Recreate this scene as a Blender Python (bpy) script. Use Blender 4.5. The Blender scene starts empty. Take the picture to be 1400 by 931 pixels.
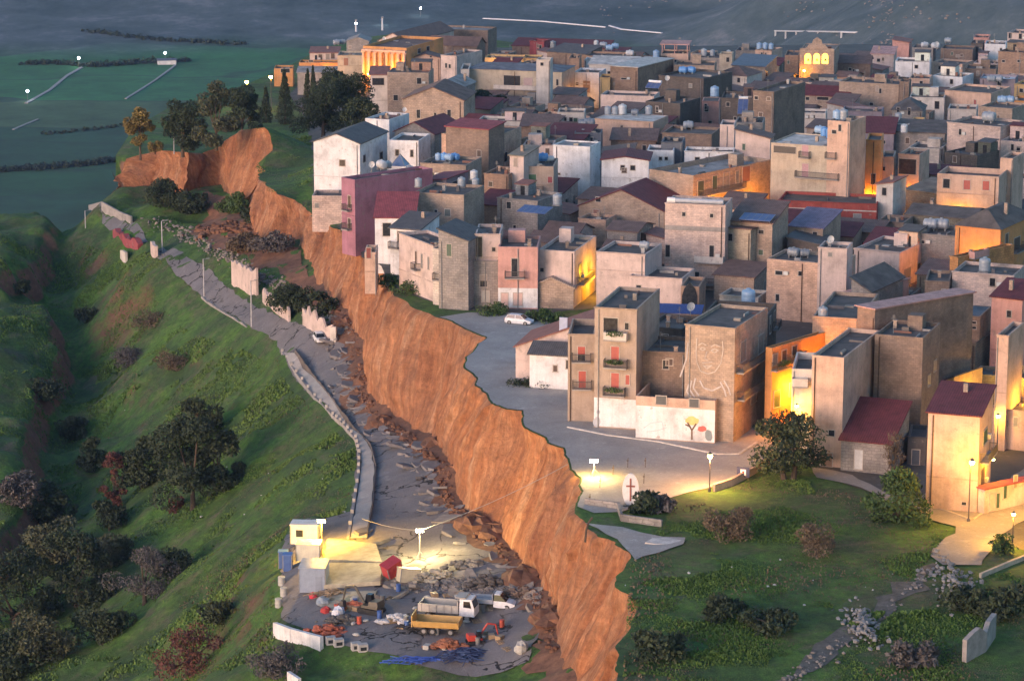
import bpy, math, random
import numpy as np
from mathutils import Vector, Matrix, geometry
random.seed(7); RNG = np.random.default_rng(7)
SC = bpy.context.scene
COL = SC.collection
R = math.radians
# ---------------------------------------------------------------- camera
F = 4000.0; CAMZ = 93.0; PITCH = math.atan((465.5+450)/F)
cam_d = bpy.data.cameras.new('camera'); cam = bpy.data.objects.new('camera', cam_d); COL.objects.link(cam)
cam.location = (0, 0, CAMZ); cam.rotation_euler = (R(90)-PITCH, 0, 0)
cam_d.sensor_width = 36; cam_d.lens = F/1400*36; cam_d.clip_start = 1; cam_d.clip_end = 30000
SC.camera = cam
CP, SP = math.cos(PITCH), math.sin(PITCH)
def ray(px, py):
    a = (px-700)/F; b = (465.5-py)/F
    return Vector((a, CP + b*SP, -SP + b*CP))
def unp(px, py, z=0.0):
    d = ray(px, py); t = (z-CAMZ)/d.z
    return Vector((d.x*t, d.y*t, z))
def proj(p):
    y, z = p[1], p[2]-CAMZ
    dep = y*CP - z*SP; up = y*SP + z*CP
    return (700+F*p[0]/dep, 465.5-F*up/dep, dep)
def unp_d(py, D): d = ray(700, py); return CAMZ+D*d.z/d.y
def on(px, py, fn):
    z = fn(0, 400)
    for _ in range(12):
        p = unp(px, py, z); z = fn(p.x, p.y)
    return Vector((p.x, p.y, z))
def sm(t): t = min(1, max(0, t)); return t*t*(3-2*t)
def nsm(t): t = np.clip(t, 0, 1); return t*t*(3-2*t)
# ---------------------------------------------------------------- heights
def zp(x, y):            # town plateau
    z = -0.055*max(0, y-540)*sm((y-540)/60)
    z -= 4.5*sm((-28-x)/25)*sm((y-490)/70)
    z -= 2.0*sm((305-y)/60)
    return z
def npz(X, Y): return np.array([zp(a, b) for a, b in zip(X, Y)])
LOWPTS = [(640,840,-15),(700,850,-14.5),(560,760,-15),(560,700,-15),(500,590,-15.5),(540,620,-15),(440,490,-16),(350,430,-17),(250,370,-18),(210,345,-18),(170,315,-18),(130,285,-17.5),
(225,275,-16.5),(280,300,-16.5),(300,300,-16.5),(640,920,-16.5),(560,900,-16),(440,860,-16.5),(380,850,-18),(400,931,-19),(640,1000,-18),
(380,490,-17.5),(430,560,-17.5),(470,610,-16.5),(475,700,-16.2),(385,740,-18),(370,800,-18.5),(450,780,-15.6),(520,800,-15.3),
(200,380,-20),(300,450,-20.5),(350,520,-22),(400,620,-22),(440,680,-19),(300,600,-27),(330,750,-25),(200,460,-27),(250,530,-28),(150,420,-26),(100,370,-27),(150,540,-33),(200,620,-33),(250,700,-32),(250,800,-31),(300,880,-27),
(100,450,-32),(100,520,-37),(120,600,-39),(100,700,-42),(150,800,-40),(80,850,-42),(200,900,-36),(30,900,-43),(110,310,-22),(60,300,-22),(0,760,-42),(60,620,-40),(80,560,-38),(60,420,-31),(90,400,-30),
(-60,950,-44),(200,1000,-36),(500,1000,-20)]
BENCH = [(0,330,-24,3.5),(50,330,-25,3.5),(10,380,-26,3.5),(30,460,-30,4.5),(20,520,-32,4.5),(55,480,-31,4.5),(10,600,-35,4.5),(0,650,-36,4.5),(-60,500,-29,4.5),(-60,350,-24,3.5),(-60,650,-35,4.5)]
def zmap(py, z):         # heights were first read off with a higher viewpoint
    d = (125-z)*4000/(py+750); d = 372000/(500000/d-300); return 93-d*(py+450)/4000
CL = [(158,246,-13,150,262),(167,237,-11.5,163,259),(176,217,-10.5,180,253),(214,206,-9.5,208,243),(253,209,-9,248,259),(279,210,-9,272,252),(305,201,-8.5,300,250),(330,178,-8,306,262),(356,175,-7.5,310,274),(369,206,-6.5,328,278),(354,224,-6,338,276),(361,244,-5,342,302),(366,256,-4.5,345,322),(377,266,-3.5,353,332),(408,274,-2,384,328),(426,290,-1.4,406,332),(432,300,-1,415,352),
 (479,321,-.3,450,397),(493,352,0,470,427),(530,361,0,495,468),(527,386,0,496,500),(551,407,0,497,538),(579,424,0,518,560),(620,441,0,558,590),(660,462,0,584,598),(638,488,0,590,604),(641,517,0,600,613),(671,551,0,616,648),(712,562,0,638,710),(717,586,0,655,717),(745,598,0,672,726),(774,613,0,699,758),(790,645,0,710,782),(794,666,0,728,791),(792,692,0,744,810),(801,723,0,752,822),(831,736,0,755,850),(854,754,0,760,885),(860,790,0,768,915),(860,838,-.4,778,948),(849,900,-1,790,1000),(840,950,-1.5,800,1060),(828,1010,-2.2,810,1120)]
TOPS = []; BASES = []
for i, (a, b, c, d, e) in enumerate(CL):
    t = unp(a, b, c if c > -2.5 else zmap(b, c)); TOPS.append(t)
_bz = []
for i, (a, b, c, d, e) in enumerate(CL):
    t = TOPS[i]; k0 = max(0, i-3); k1 = min(len(CL)-1, i+3); al = (TOPS[k1]-TOPS[k0]); al.z = 0; al.normalize()
    best = min([-.5*k for k in range(8, 44)], key=lambda z: abs((unp(d, e, t.z+z)-t).dot(al)))
    lo, hi = (-16.5, -11.5) if i > 16 else (-10, -5)
    _bz.append(t.z+min(hi, max(lo, best)))
_bz = [sum(_bz[max(0,i-2):i+3])/len(_bz[max(0,i-2):i+3]) for i in range(len(_bz))]
for i in range(17):
    _bz[i] = [-17.3,-17.2,-16.5,-15.2,-15,-15,-15,-15,-14.6,-14.2,-14,-14,-13.6,-13.4,-13,-12.6,-12.5][i]
for i in range(19):
    a, b, c, d, e = CL[i]; zb = _bz[i]; db = unp(d, e, zb).y; zt = min(0, unp_d(b, db+(4.0 if i < 17 else 2.0)))
    TOPS[i] = unp(a, b, zt)
BASES = [unp(c[3], c[4], z) for c, z in zip(CL, _bz)]
for i in range(0, len(CL), 4): print('CLIFF', i, [round(x,1) for x in TOPS[i]], [round(x,1) for x in BASES[i]])
LOWPTS = [(a, b, zmap(b, c)) for a, b, c in LOWPTS]
P3 = [list(unp(*p)) for p in LOWPTS]
for a, b, z, h in BENCH:
    v = unp(a, b, zmap(b, z)); P3.append([v.x, v.y, z-h])
P3 += [[20,230,-17],[-60,230,-40],[40,640,-20],[30,470,-15],[20,350,-15],[-165,720,-40],[-60,700,-24],[-150,280,-45],[-120,690,-30]]
P3 += [list(b) for b in BASES]
P3 = np.array(P3)
def phi(d2): return np.sqrt(d2+9.0)
_D = ((P3[:,None,:2]-P3[None,:,:2])**2).sum(-1)
_n = len(P3)
_A = np.zeros((_n+3,_n+3)); _A[:_n,:_n] = phi(_D) + np.eye(_n)*-0.6
_A[:_n,_n] = 1; _A[:_n,_n+1:] = P3[:,:2]/100; _A[_n,:_n] = 1; _A[_n+1:,:_n] = P3[:,:2].T/100
_W = np.linalg.solve(_A, np.concatenate([P3[:,2], [0,0,0]]))
def inpoly(X, Y, poly):
    ins = np.zeros(X.shape, bool); dist = np.full(X.shape, 1e9)
    n = len(poly)
    for i in range(n):
        x1, y1 = poly[i]; x2, y2 = poly[(i+1) % n]
        c = ((y1 > Y) != (y2 > Y)) & (X < (x2-x1)*(Y-y1)/((y2-y1) if y2 != y1 else 1e-9)+x1)
        ins ^= c
        L2 = (x2-x1)**2+(y2-y1)**2+1e-9
        t = np.clip(((X-x1)*(x2-x1)+(Y-y1)*(y2-y1))/L2, 0, 1)
        dist = np.minimum(dist, np.hypot(X-(x1+t*(x2-x1)), Y-(y1+t*(y2-y1))))
    return ins, dist
def rough(pts, amp, step, seed):       # jagged polyline
    r = random.Random(seed); out = []
    for i in range(len(pts)-1):
        a, b = Vector(pts[i]), Vector(pts[i+1]); L = (b-a).length; n = max(1, int(L/step))
        for k in range(n):
            p = a.lerp(b, k/n)
            if k or i: p = p + Vector([r.uniform(-amp, amp) for _ in range(len(p))])
            out.append(p)
    out.append(Vector(pts[-1])); return out
_b1 = [tuple(unp(a, b, zmap(b, -31))[:2]) for a, b in [(-140,430),(0,428),(60,440),(75,455),(88,490),(48,545),(40,600),(50,645),(0,700),(-140,720)]]
_b2 = [tuple(unp(a, b, zmap(b, -25))[:2]) for a, b in [(-140,300),(0,310),(60,325),(78,340),(55,368),(0,405),(-140,410)]]
_b1 = [tuple(p[:2]) for p in rough(_b1+[_b1[0]], .8, 2.5, 3)][:-1]; _b2 = [tuple(p[:2]) for p in rough(_b2+[_b2[0]], .8, 2.5, 4)][:-1]
def hnoise(X, Y, s, seed, octv=3):     # cheap value noise
    out = 0*X
    for o in range(octv):
        f = (2**o)/s; a = .5**o; xx = X*f+seed*17.3+o*5.1; yy = Y*f+seed*9.7+o*3.3
        xi = np.floor(xx).astype(np.int64); yi = np.floor(yy).astype(np.int64); xf = xx-xi; yf = yy-yi
        xf = xf*xf*(3-2*xf); yf = yf*yf*(3-2*yf)
        def h(i, j):
            n = (i*374761393+j*668265263+seed*974711) & 0x7fffffff; n = ((n ^ (n >> 13))*1274126177) & 0x7fffffff
            return (n & 0xffff)/65535.0-.5
        out = out + a*((h(xi,yi)*(1-xf)+h(xi+1,yi)*xf)*(1-yf)+(h(xi,yi+1)*(1-xf)+h(xi+1,yi+1)*xf)*yf)
    return out
FALL = unp(120, 280, zmap(285, -17.5)).y+4
def nzl(X, Y, rough_=True):
    X = np.asarray(X, float); Y = np.asarray(Y, float); sh = X.shape; X = X.ravel(); Y = Y.ravel()
    Z = np.zeros_like(X)
    for s in range(0, len(X), 20000):
        x = X[s:s+20000]; y = Y[s:s+20000]
        d2 = (x[:,None]-P3[None,:,0])**2+(y[:,None]-P3[None,:,1])**2
        Z[s:s+20000] = phi(d2)@_W[:_n] + _W[_n] + x/100*_W[_n+1] + y/100*_W[_n+2]
    for poly, h in ((_b1, 4.5), (_b2, 3.5)):
        ins, d = inpoly(X, Y, poly); Z += (h+2.2)*nsm(.5+np.where(ins, d, -d)/5.0)
    Z -= 1.1*np.maximum(0, Y-FALL)*nsm((-60-X)/10) + .9*np.maximum(0, Y-FALL-15)
    if rough_:
        # rough, lumpy ground away from the road and the building site
        L = nsm((-X-0.0)/1.0)
        road, d = inpoly(X, Y, ROADW); keep = np.where(road, 0, nsm(d/4))
        Z += keep*(1.9*hnoise(X, Y, 12, 5, 4)+1.1*hnoise(X, Y, 4.5, 6, 3))
    return Z.reshape(sh)
def zl(x, y): return float(nzl(np.array([x]), np.array([y]))[0])
ROADPX = [(205,338),(230,343),(290,374),(340,413),(395,438),(430,452),(470,468),(487,500),(497,530),(512,573),(530,596),(585,597),(607,640),(602,690),(640,718),(690,765),(705,798),(745,812),(742,850),(720,905),(650,925),(560,905),(450,880),(385,850),(385,760),(400,715),(445,710),(478,700),(488,640),(488,604),(468,584),(428,543),(384,485),(378,468),(338,443),(273,403),(213,352)]
ROADW = [(v.x, v.y) for v in (unp(a, b, -16) for a, b in ROADPX)]
# ---------------------------------------------------------------- materials
MATS = {}
def newmat(name):
    m = bpy.data.materials.new(name); m.use_nodes = True; nt = m.node_tree
    b = nt.nodes['Principled BSDF']; MATS[name] = m
    return m, nt, b
class NT:
    def __init__(s, nt): s.nt = nt
    def n(s, typ, **kw):
        d = s.nt.nodes.new(typ)
        for k, v in kw.items():
            if k == 'ins':
                for kk, vv in v.items():
                    if isinstance(vv, bpy.types.NodeSocket): s.nt.links.new(vv, d.inputs[kk])
                    else: d.inputs[kk].default_value = vv
            else: setattr(d, k, v)
        return d
    def link(s, a, b): s.nt.links.new(a, b)
    def noise(s, scale, vec=None, detail=4, rough=.6, dist=0):
        d = s.n('ShaderNodeTexNoise', ins={'Scale': scale, 'Detail': detail, 'Roughness': rough, 'Distortion': dist})
        if vec is not None: s.link(vec, d.inputs['Vector'])
        return d.outputs['Fac']
    def ramp(s, fac, stops):
        d = s.n('ShaderNodeValToRGB'); s.link(fac, d.inputs['Fac']); el = d.color_ramp.elements
        while len(el) < len(stops): el.new(.5)
        for e, (p, c) in zip(el, stops):
            e.position = p; e.color = (c, c, c, 1) if isinstance(c, (int, float)) else (*c, 1)
        return d.outputs['Color']
    def mix(s, fac, a, b, typ='MIX'):
        d = s.n('ShaderNodeMix', data_type='RGBA', blend_type=typ)
        for sock, v in ((d.inputs[0], fac), (d.inputs[6], a), (d.inputs[7], b)):
            if isinstance(v, bpy.types.NodeSocket): s.link(v, sock)
            elif isinstance(v, (int, float)): sock.default_value = v
            else: sock.default_value = (*v, 1)
        return d.outputs[2]
    def math(s, op, a, b=0.0):
        d = s.n('ShaderNodeMath', operation=op)
        for sock, v in ((d.inputs[0], a), (d.inputs[1], b)):
            if isinstance(v, bpy.types.NodeSocket): s.link(v, sock)
            else: sock.default_value = v
        return d.outputs[0]
    def bump(s, h, bsdf, strength=.4, dist=.1):
        d = s.n('ShaderNodeBump', ins={'Height': h, 'Strength': strength, 'Distance': dist}); s.link(d.outputs[0], bsdf.inputs['Normal'])
def mapped(N, scale, src='Object'):
    tc = N.n('ShaderNodeTexCoord'); mp = N.n('ShaderNodeMapping'); N.link(tc.outputs[src], mp.inputs[0]); mp.inputs['Scale'].default_value = scale
    return mp.outputs[0]
def wallmat(name, kind):
    m, nt, b = newmat(name); N = NT(nt); b.inputs['Roughness'].default_value = .9
    tc = N.n('ShaderNodeTexCoord').outputs['Object']; oi = N.n('ShaderNodeObjectInfo')
    sep = N.n('ShaderNodeSeparateXYZ'); N.link(tc, sep.inputs[0])
    u = N.math('ADD', sep.outputs[0], sep.outputs[1]); cb = N.n('ShaderNodeCombineXYZ'); N.link(u, cb.inputs[0]); N.link(sep.outputs[2], cb.inputs[1])
    off = N.n('ShaderNodeVectorMath', operation='ADD'); N.link(tc, off.inputs[0])
    cr = N.n('ShaderNodeCombineXYZ'); N.link(N.math('MULTIPLY', oi.outputs['Random'], 90), cr.inputs[0]); N.link(cr.outputs[0], off.inputs[1]); v = off.outputs[0]
    base = oi.outputs['Color']
    big = N.ramp(N.noise(.35, v, 5, .65), [(.3, .60), (.5, .92), (.75, 1.12)])
    c = N.mix(1.0, base, big, 'MULTIPLY')
    st = N.n('ShaderNodeMapping'); N.link(v, st.inputs[0]); st.inputs['Scale'].default_value = (1.6, 1.6, .12)
    streak = N.ramp(N.noise(1.2, st.outputs[0], 4, .6), [(.42, .78), (.58, 1.02)])
    c = N.mix(.38, c, streak, 'MULTIPLY')
    fine = N.ramp(N.noise(5, v, 3, .7), [(.25, .85), (.75, 1.1)])
    c = N.mix(.8, c, fine, 'MULTIPLY')
    if kind in 'bs':
        br = N.n('ShaderNodeTexBrick', ins={'Scale': 1.0, 'Mortar Size': .018 if kind == 'b' else .03, 'Brick Width': .55 if kind == 'b' else .7, 'Row Height': .27 if kind == 'b' else .38, 'Color1': (.78,.78,.78,1), 'Color2': (1.12,1.08,1.02,1), 'Mortar': (.62,.58,.56,1), 'Bias': 0.0})
        wv = cb.outputs[0]
        if kind == 's':
            ns = N.n('ShaderNodeTexNoise', ins={'Scale': 1.1}); N.link(tc, ns.inputs['Vector'])
            ad = N.n('ShaderNodeVectorMath', operation='MULTIPLY_ADD'); N.link(ns.outputs['Color'], ad.inputs[0]); ad.inputs[1].default_value = (.5,.5,.5); N.link(cb.outputs[0], ad.inputs[2]); wv = ad.outputs[0]
        N.link(wv, br.inputs['Vector']); c = N.mix(.85, c, br.outputs['Color'], 'MULTIPLY')
        N.bump(br.outputs['Fac'], b, .35, -.02)
    else:
        # chipped plaster showing grey block
        chip = N.ramp(N.noise(.9, v, 6, .7), [(.60, 0.0), (.64, 1.0)])
        c = N.mix(N.math('MULTIPLY', chip, .6), c, (.27,.235,.21))
        N.bump(N.noise(7, v, 4, .7), b, .2, .03)
    N.link(c, b.inputs['Base Color']); return m
wallmat('plaster', 'p'); wallmat('block', 'b'); wallmat('stone', 's')
def objmat(name, rough=.7, lo=.7, hi=1.15, sc=1.2, metal=0, stretch=(1,1,1), bump=0):
    m, nt, b = newmat(name); N = NT(nt); b.inputs['Roughness'].default_value = rough; b.inputs['Metallic'].default_value = metal
    v = mapped(N, stretch); oi = N.n('ShaderNodeObjectInfo')
    n = N.noise(sc, v, 5, .65)
    c = N.mix(1.0, oi.outputs['Color'], N.ramp(n, [(.28, lo), (.72, hi)]), 'MULTIPLY')
    N.link(c, b.inputs['Base Color'])
    if bump: N.bump(N.noise(sc*4, v, 4), b, bump, .05)
    return m
objmat('painted', .5, .8, 1.08, 1.5)
objmat('metal_sheet', .45, .7, 1.1, 1.0, .3)
objmat('roofing', .9, .5, 1.25, .5, bump=.4)
objmat('concrete', .92, .6, 1.2, .8, bump=.3)
objmat('plastic', .35, .85, 1.1, 2.0)
objmat('fabric', .9, .7, 1.15, 3.0)
def tilemat():
    m, nt, b = newmat('tiles'); N = NT(nt); b.inputs['Roughness'].default_value = .8
    oi = N.n('ShaderNodeObjectInfo'); v = mapped(N, (1,1,1))
    w = N.n('ShaderNodeTexWave', wave_type='BANDS', bands_direction='X', ins={'Scale': 1.1, 'Distortion': .4}); N.link(v, w.inputs[0])
    c = N.mix(.5, oi.outputs['Color'], N.ramp(w.outputs['Fac'], [(.1, .6), (.7, 1.15)]), 'MULTIPLY')
    c = N.mix(1, c, N.ramp(N.noise(.8, v, 6, .7), [(.3, .62), (.7, 1.2)]), 'MULTIPLY')
    N.link(c, b.inputs['Base Color']); N.bump(w.outputs['Fac'], b, .5, .06)
tilemat()
def flat(name, col, rough=.6, emit=0, metal=0):
    m, nt, b = newmat(name); b.inputs['Base Color'].default_value = (*col, 1); b.inputs['Roughness'].default_value = rough; b.inputs['Metallic'].default_value = metal
    if emit: b.inputs['Emission Color'].default_value = (*col, 1); b.inputs['Emission Strength'].default_value = emit
    return m
def varied(name, c1, c2, sc, rough=.9, bump=0, stretch=(1,1,1), src='Object'):
    m, nt, b = newmat(name); N = NT(nt); b.inputs['Roughness'].default_value = rough
    v = mapped(N, stretch, src); n = N.noise(sc, v, 6, .65); N.link(N.ramp(n, [(.3, c1), (.7, c2)]), b.inputs['Base Color'])
    if bump: N.bump(N.noise(sc*3, v, 5), b, bump, .1)
    return m
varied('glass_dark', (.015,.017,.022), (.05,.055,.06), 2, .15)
varied('glass_auto', (.012,.014,.018), (.02,.022,.026), 2, .08)
varied('wood_dark', (.05,.03,.022), (.10,.06,.04), 3, .6)
varied('rubber', (.018,.018,.018), (.035,.034,.033), 3, .85)
varied('steel', (.18,.18,.18), (.3,.3,.3), 3, .45)
varied('iron', (.05,.045,.045), (.10,.09,.085), 3, .6)
varied('trim', (.35,.3,.27), (.5,.45,.4), 2, .9)
varied('bark', (.05,.035,.025), (.12,.09,.065), 3, .95, .6)
varied('rock', (.12,.105,.095), (.30,.27,.25), .7, .95, .6)
flat('lamp_warm', (1,.62,.12), .5, 30); flat('lamp_white', (1,.93,.75), .5, 40); flat('lamp_cool', (.8,.9,1), .5, 20)
def leafmat(name, dark, light, yel=None):
    m, nt, b = newmat(name); N = NT(nt); b.inputs['Roughness'].default_value = .75
    g = N.n('ShaderNodeNewGeometry'); v = mapped(N, (1,1,1)); n = N.noise(.55, v, 3)
    t = N.mix(.5, N.ramp(g.outputs['Random Per Island'], [(0, 0.0), (1, 1.0)]), N.ramp(n, [(.35, 0.0), (.65, 1.0)]))
    N.link(N.mix(t, dark, light), b.inputs['Base Color'])
leafmat('leaf_dark', (.012,.022,.010), (.045,.068,.028))
leafmat('leaf_olive', (.035,.042,.022), (.10,.11,.055))
leafmat('leaf_green', (.022,.045,.012), (.07,.13,.03))
leafmat('leaf_gold', (.09,.075,.025), (.26,.19,.05))
leafmat('leaf_yellow', (.5,.36,.01), (.8,.6,.03))
leafmat('leaf_rust', (.06,.022,.016), (.16,.055,.04))
leafmat('leaf_dry', (.07,.052,.034), (.17,.125,.08))
leafmat('leaf_grey', (.05,.045,.045), (.13,.12,.115))
leafmat('grass_blade', (.035,.075,.014), (.12,.21,.035))
# ---------------------------------------------------------------- mesh builder
class M:
    def __init__(s): s.v = []; s.f = []; s.mi = []; s.m = 0
    def add(s, vs, fs):
        o = len(s.v); s.v += [tuple(p) for p in vs]; s.f += [tuple(i+o for i in f) for f in fs]; s.mi += [s.m]*len(fs); return s
    def hexa(s, b, t):  # bottom loop, top loop (ccw from above)
        n = len(b); o = list(b)+list(t)
        fs = [tuple(range(n-1, -1, -1)), tuple(range(n, 2*n))]+[(i, (i+1) % n, n+(i+1) % n, n+i) for i in range(n)]
        return s.add(o, fs)
    def box(s, x0, x1, y0, y1, z0, z1, fn=None):
        p = [(x0,y0,z0),(x1,y0,z0),(x1,y1,z0),(x0,y1,z0),(x0,y0,z1),(x1,y0,z1),(x1,y1,z1),(x0,y1,z1)]
        if fn: p = [fn(*q) for q in p]
        return s.hexa(p[:4], p[4:])
    def tube(s, p0, p1, r0, r1=None, n=8, caps=True):
        r1 = r0 if r1 is None else r1; p0 = Vector(p0); p1 = Vector(p1); d = (p1-p0).normalized()
        a = d.cross(Vector((0,0,1)) if abs(d.z) < .95 else Vector((1,0,0))).normalized(); b = d.cross(a)
        v = [p0+(a*math.cos(2*math.pi*i/n)+b*math.sin(2*math.pi*i/n))*r0 for i in range(n)]+[p1+(a*math.cos(2*math.pi*i/n)+b*math.sin(2*math.pi*i/n))*r1 for i in range(n)]
        fs = [(i, n+i, n+(i+1) % n, (i+1) % n) for i in range(n)]
        if caps: fs += [tuple(range(n)), tuple(range(2*n-1, n-1, -1))]
        return s.add(v, fs)
    def path(s, pts, r, n=5):
        for a, b in zip(pts[:-1], pts[1:]): s.tube(a, b, r, r, n, False)
        return s
    def lathe(s, prof, n=14, o=(0,0,0)):   # prof [(r,z)]
        v = []; fs = []
        for r, z in prof: v += [(o[0]+r*math.cos(2*math.pi*i/n), o[1]+r*math.sin(2*math.pi*i/n), o[2]+z) for i in range(n)]
        for k in range(len(prof)-1): fs += [(k*n+i, k*n+(i+1) % n, (k+1)*n+(i+1) % n, (k+1)*n+i) for i in range(n)]
        fs += [tuple(range(n-1, -1, -1)), tuple(range((len(prof)-1)*n, len(prof)*n))]
        return s.add(v, fs)
    def blob(s, c, r, seed=0, n=7, m=5, jag=.25):
        q = random.Random(seed); v = []; fs = []
        for j in range(m+1):
            th = math.pi*j/m
            for i in range(n):
                ph = 2*math.pi*i/n; k = 1+q.uniform(-jag, jag)
                v.append((c[0]+r[0]*k*math.sin(th)*math.cos(ph), c[1]+r[1]*k*math.sin(th)*math.sin(ph), c[2]+r[2]*k*math.cos(th)))
        for j in range(m): fs += [(j*n+i, (j+1)*n+i, (j+1)*n+(i+1) % n, j*n+(i+1) % n) for i in range(n)]
        return s.add(v, fs)
    def build(s, name, mat, parent=None, color=None, smooth=False, inv=None):
        me = bpy.data.meshes.new(name)
        vs = s.v if inv is None else [tuple(inv @ Vector(p)) for p in s.v]
        me.from_pydata(vs, [], s.f)
        for k in (mat if isinstance(mat, (list, tuple)) else [mat]): me.materials.append(MATS[k])
        if isinstance(mat, (list, tuple)): me.polygons.foreach_set('material_index', s.mi)
        if smooth: me.polygons.foreach_set('use_smooth', [True]*len(me.polygons))
        me.update(); o = bpy.data.objects.new(name, me); COL.objects.link(o)
        if parent: o.parent = parent
        o.color = (*color, 1) if color else (.5,.5,.5,1)
        return o
def npmesh(name, V, Fc, mat, kind=None, smooth=False):
    me = bpy.data.meshes.new(name); V = np.asarray(V, np.float32); Fc = np.asarray(Fc, np.int32); k = Fc.shape[1]
    me.vertices.add(len(V)); me.vertices.foreach_set('co', V.ravel()); me.loops.add(Fc.size); me.loops.foreach_set('vertex_index', Fc.ravel())
    me.polygons.add(len(Fc)); me.polygons.foreach_set('loop_start', np.arange(0, Fc.size, k, dtype=np.int32)); me.polygons.foreach_set('loop_total', np.full(len(Fc), k, np.int32))
    me.update(calc_edges=True)
    if smooth: me.polygons.foreach_set('use_smooth', [True]*len(Fc))
    if mat: me.materials.append(MATS[mat])
    o = bpy.data.objects.new(name, me); COL.objects.link(o)
    if kind: o['kind'] = kind
    return o
def tag(o, label=None, cat=None, group=None, kind=None):
    if label: o['label'] = label; o['kind'] = 'thing'
    if cat: o['category'] = cat
    if group: o['group'] = group
    if kind: o['kind'] = kind
    return o
def empty(name, loc, rz=0, label=None, cat=None, group=None):
    o = bpy.data.objects.new(name, None); COL.objects.link(o); o.location = loc; o.rotation_euler = (0, 0, rz); o.empty_display_size = .5
    return tag(o, label, cat, group)
def inv_of(loc, rz): return (Matrix.Translation(Vector(loc)) @ Matrix.Rotation(rz, 4, 'Z')).inverted()
def copy_tree(o, loc=None, rz=None, scale=None, label=None, group=None, parent=None):
    c = o.copy(); COL.objects.link(c); c.parent = parent
    if loc is not None: c.location = loc
    if rz is not None: c.rotation_euler = (c.rotation_euler[0], c.rotation_euler[1], rz)
    if scale is not None: c.scale = (scale,)*3 if isinstance(scale, (int, float)) else scale
    if label: c['label'] = label
    if group: c['group'] = group
    for ch in KIDS.get(o.name, []) or [x for x in o.children]: copy_tree(ch, parent=c)
    return c
KIDS = {}
# ---------------------------------------------------------------- ground materials
def groundmat(name, grassy=True):
    m, nt, b = newmat(name); N = NT(nt); b.inputs['Roughness'].default_value = .95
    v = mapped(N, (1,1,1)); g = N.n('ShaderNodeNewGeometry')
    n1 = N.noise(.06, v, 6, .65, .6); n2 = N.noise(.35, v, 6, .7); n3 = N.noise(1.1, v, 8, .78)
    gr = N.ramp(n2, [(.3, (.028,.066,.012)), (.5, (.062,.145,.018)), (.72, (.115,.20,.032))])
    gr = N.mix(N.ramp(n1, [(.42, 0.0), (.6, .8)]), gr, (.03,.06,.022))
    dry = N.ramp(N.noise(.16, v, 8, .75, 1.0), [(.51, 0.0), (.66, .75)])
    gr = N.mix(dry, gr, (.13,.10,.07))
    gr = N.mix(1, gr, N.ramp(n3, [(.3, .45), (.7, 1.45)]), 'MULTIPLY')
    soil = N.ramp(n2, [(.3, (.13,.062,.04)), (.7, (.26,.13,.08))])
    soil = N.mix(1, soil, N.ramp(n3, [(.25, .6), (.75, 1.25)]), 'MULTIPLY')
    sp = N.n('ShaderNodeSeparateXYZ'); N.link(g.outputs['Normal'], sp.inputs[0])
    k = N.math('ADD', sp.outputs[2], N.math('MULTIPLY', N.math('SUBTRACT', n2, .5), .35))
    steep = N.ramp(k, [(.60, 1.0), (.70, 0.0)])
    N.link(N.mix(steep, gr, soil), b.inputs['Base Color']); N.bump(n3, b, .8, .35)
groundmat('grassland')
def asphalt(name, c1, c2, crack=.0, gravel=.0):
    m, nt, b = newmat(name); N = NT(nt); b.inputs['Roughness'].default_value = .85
    v = mapped(N, (1,1,1)); n = N.noise(.18, v, 6, .65, .4); f = N.noise(3.5, v, 5, .8)
    c = N.ramp(n, [(.3, c1), (.7, c2)]); c = N.mix(.8, c, N.ramp(f, [(.25, .7), (.75, 1.25)]), 'MULTIPLY')
    st = N.ramp(N.noise(.5, v, 6, .75), [(.58, 0.0), (.66, 1.0)]); c = N.mix(N.math('MULTIPLY', st, .35), c, tuple(x*1.7 for x in c2))
    if crack:
        ns = N.n('ShaderNodeTexNoise', ins={'Scale': .35, 'Detail': 4.0}); N.link(v, ns.inputs['Vector'])
        ad = N.n('ShaderNodeVectorMath', operation='MULTIPLY_ADD'); N.link(ns.outputs['Color'], ad.inputs[0]); ad.inputs[1].default_value = (5,5,5); N.link(v, ad.inputs[2])
        vo = N.n('ShaderNodeTexVoronoi', feature='DISTANCE_TO_EDGE', ins={'Scale': crack}); N.link(ad.outputs[0], vo.inputs['Vector'])
        msk = N.ramp(N.noise(.12, v, 3), [(.47, 0.0), (.55, 1.0)])
        cr = N.math('MULTIPLY', N.ramp(vo.outputs['Distance'], [(.012, 1.0), (.03, 0.0)]), msk)
        c = N.mix(cr, c, (.018,.015,.014)); N.bump(N.math('SUBTRACT', f, cr), b, .6, .2)
    else: N.bump(f, b, .4, .08)
    N.link(c, b.inputs['Base Color'])
asphalt('asphalt_cracked', (.14,.132,.138), (.215,.20,.205), .17)
asphalt('gravel_paving', (.29,.265,.25), (.41,.38,.355))
asphalt('street_asphalt', (.21,.19,.175), (.31,.285,.26))
asphalt('town_ground', (.05,.048,.045), (.11,.10,.095))
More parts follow.
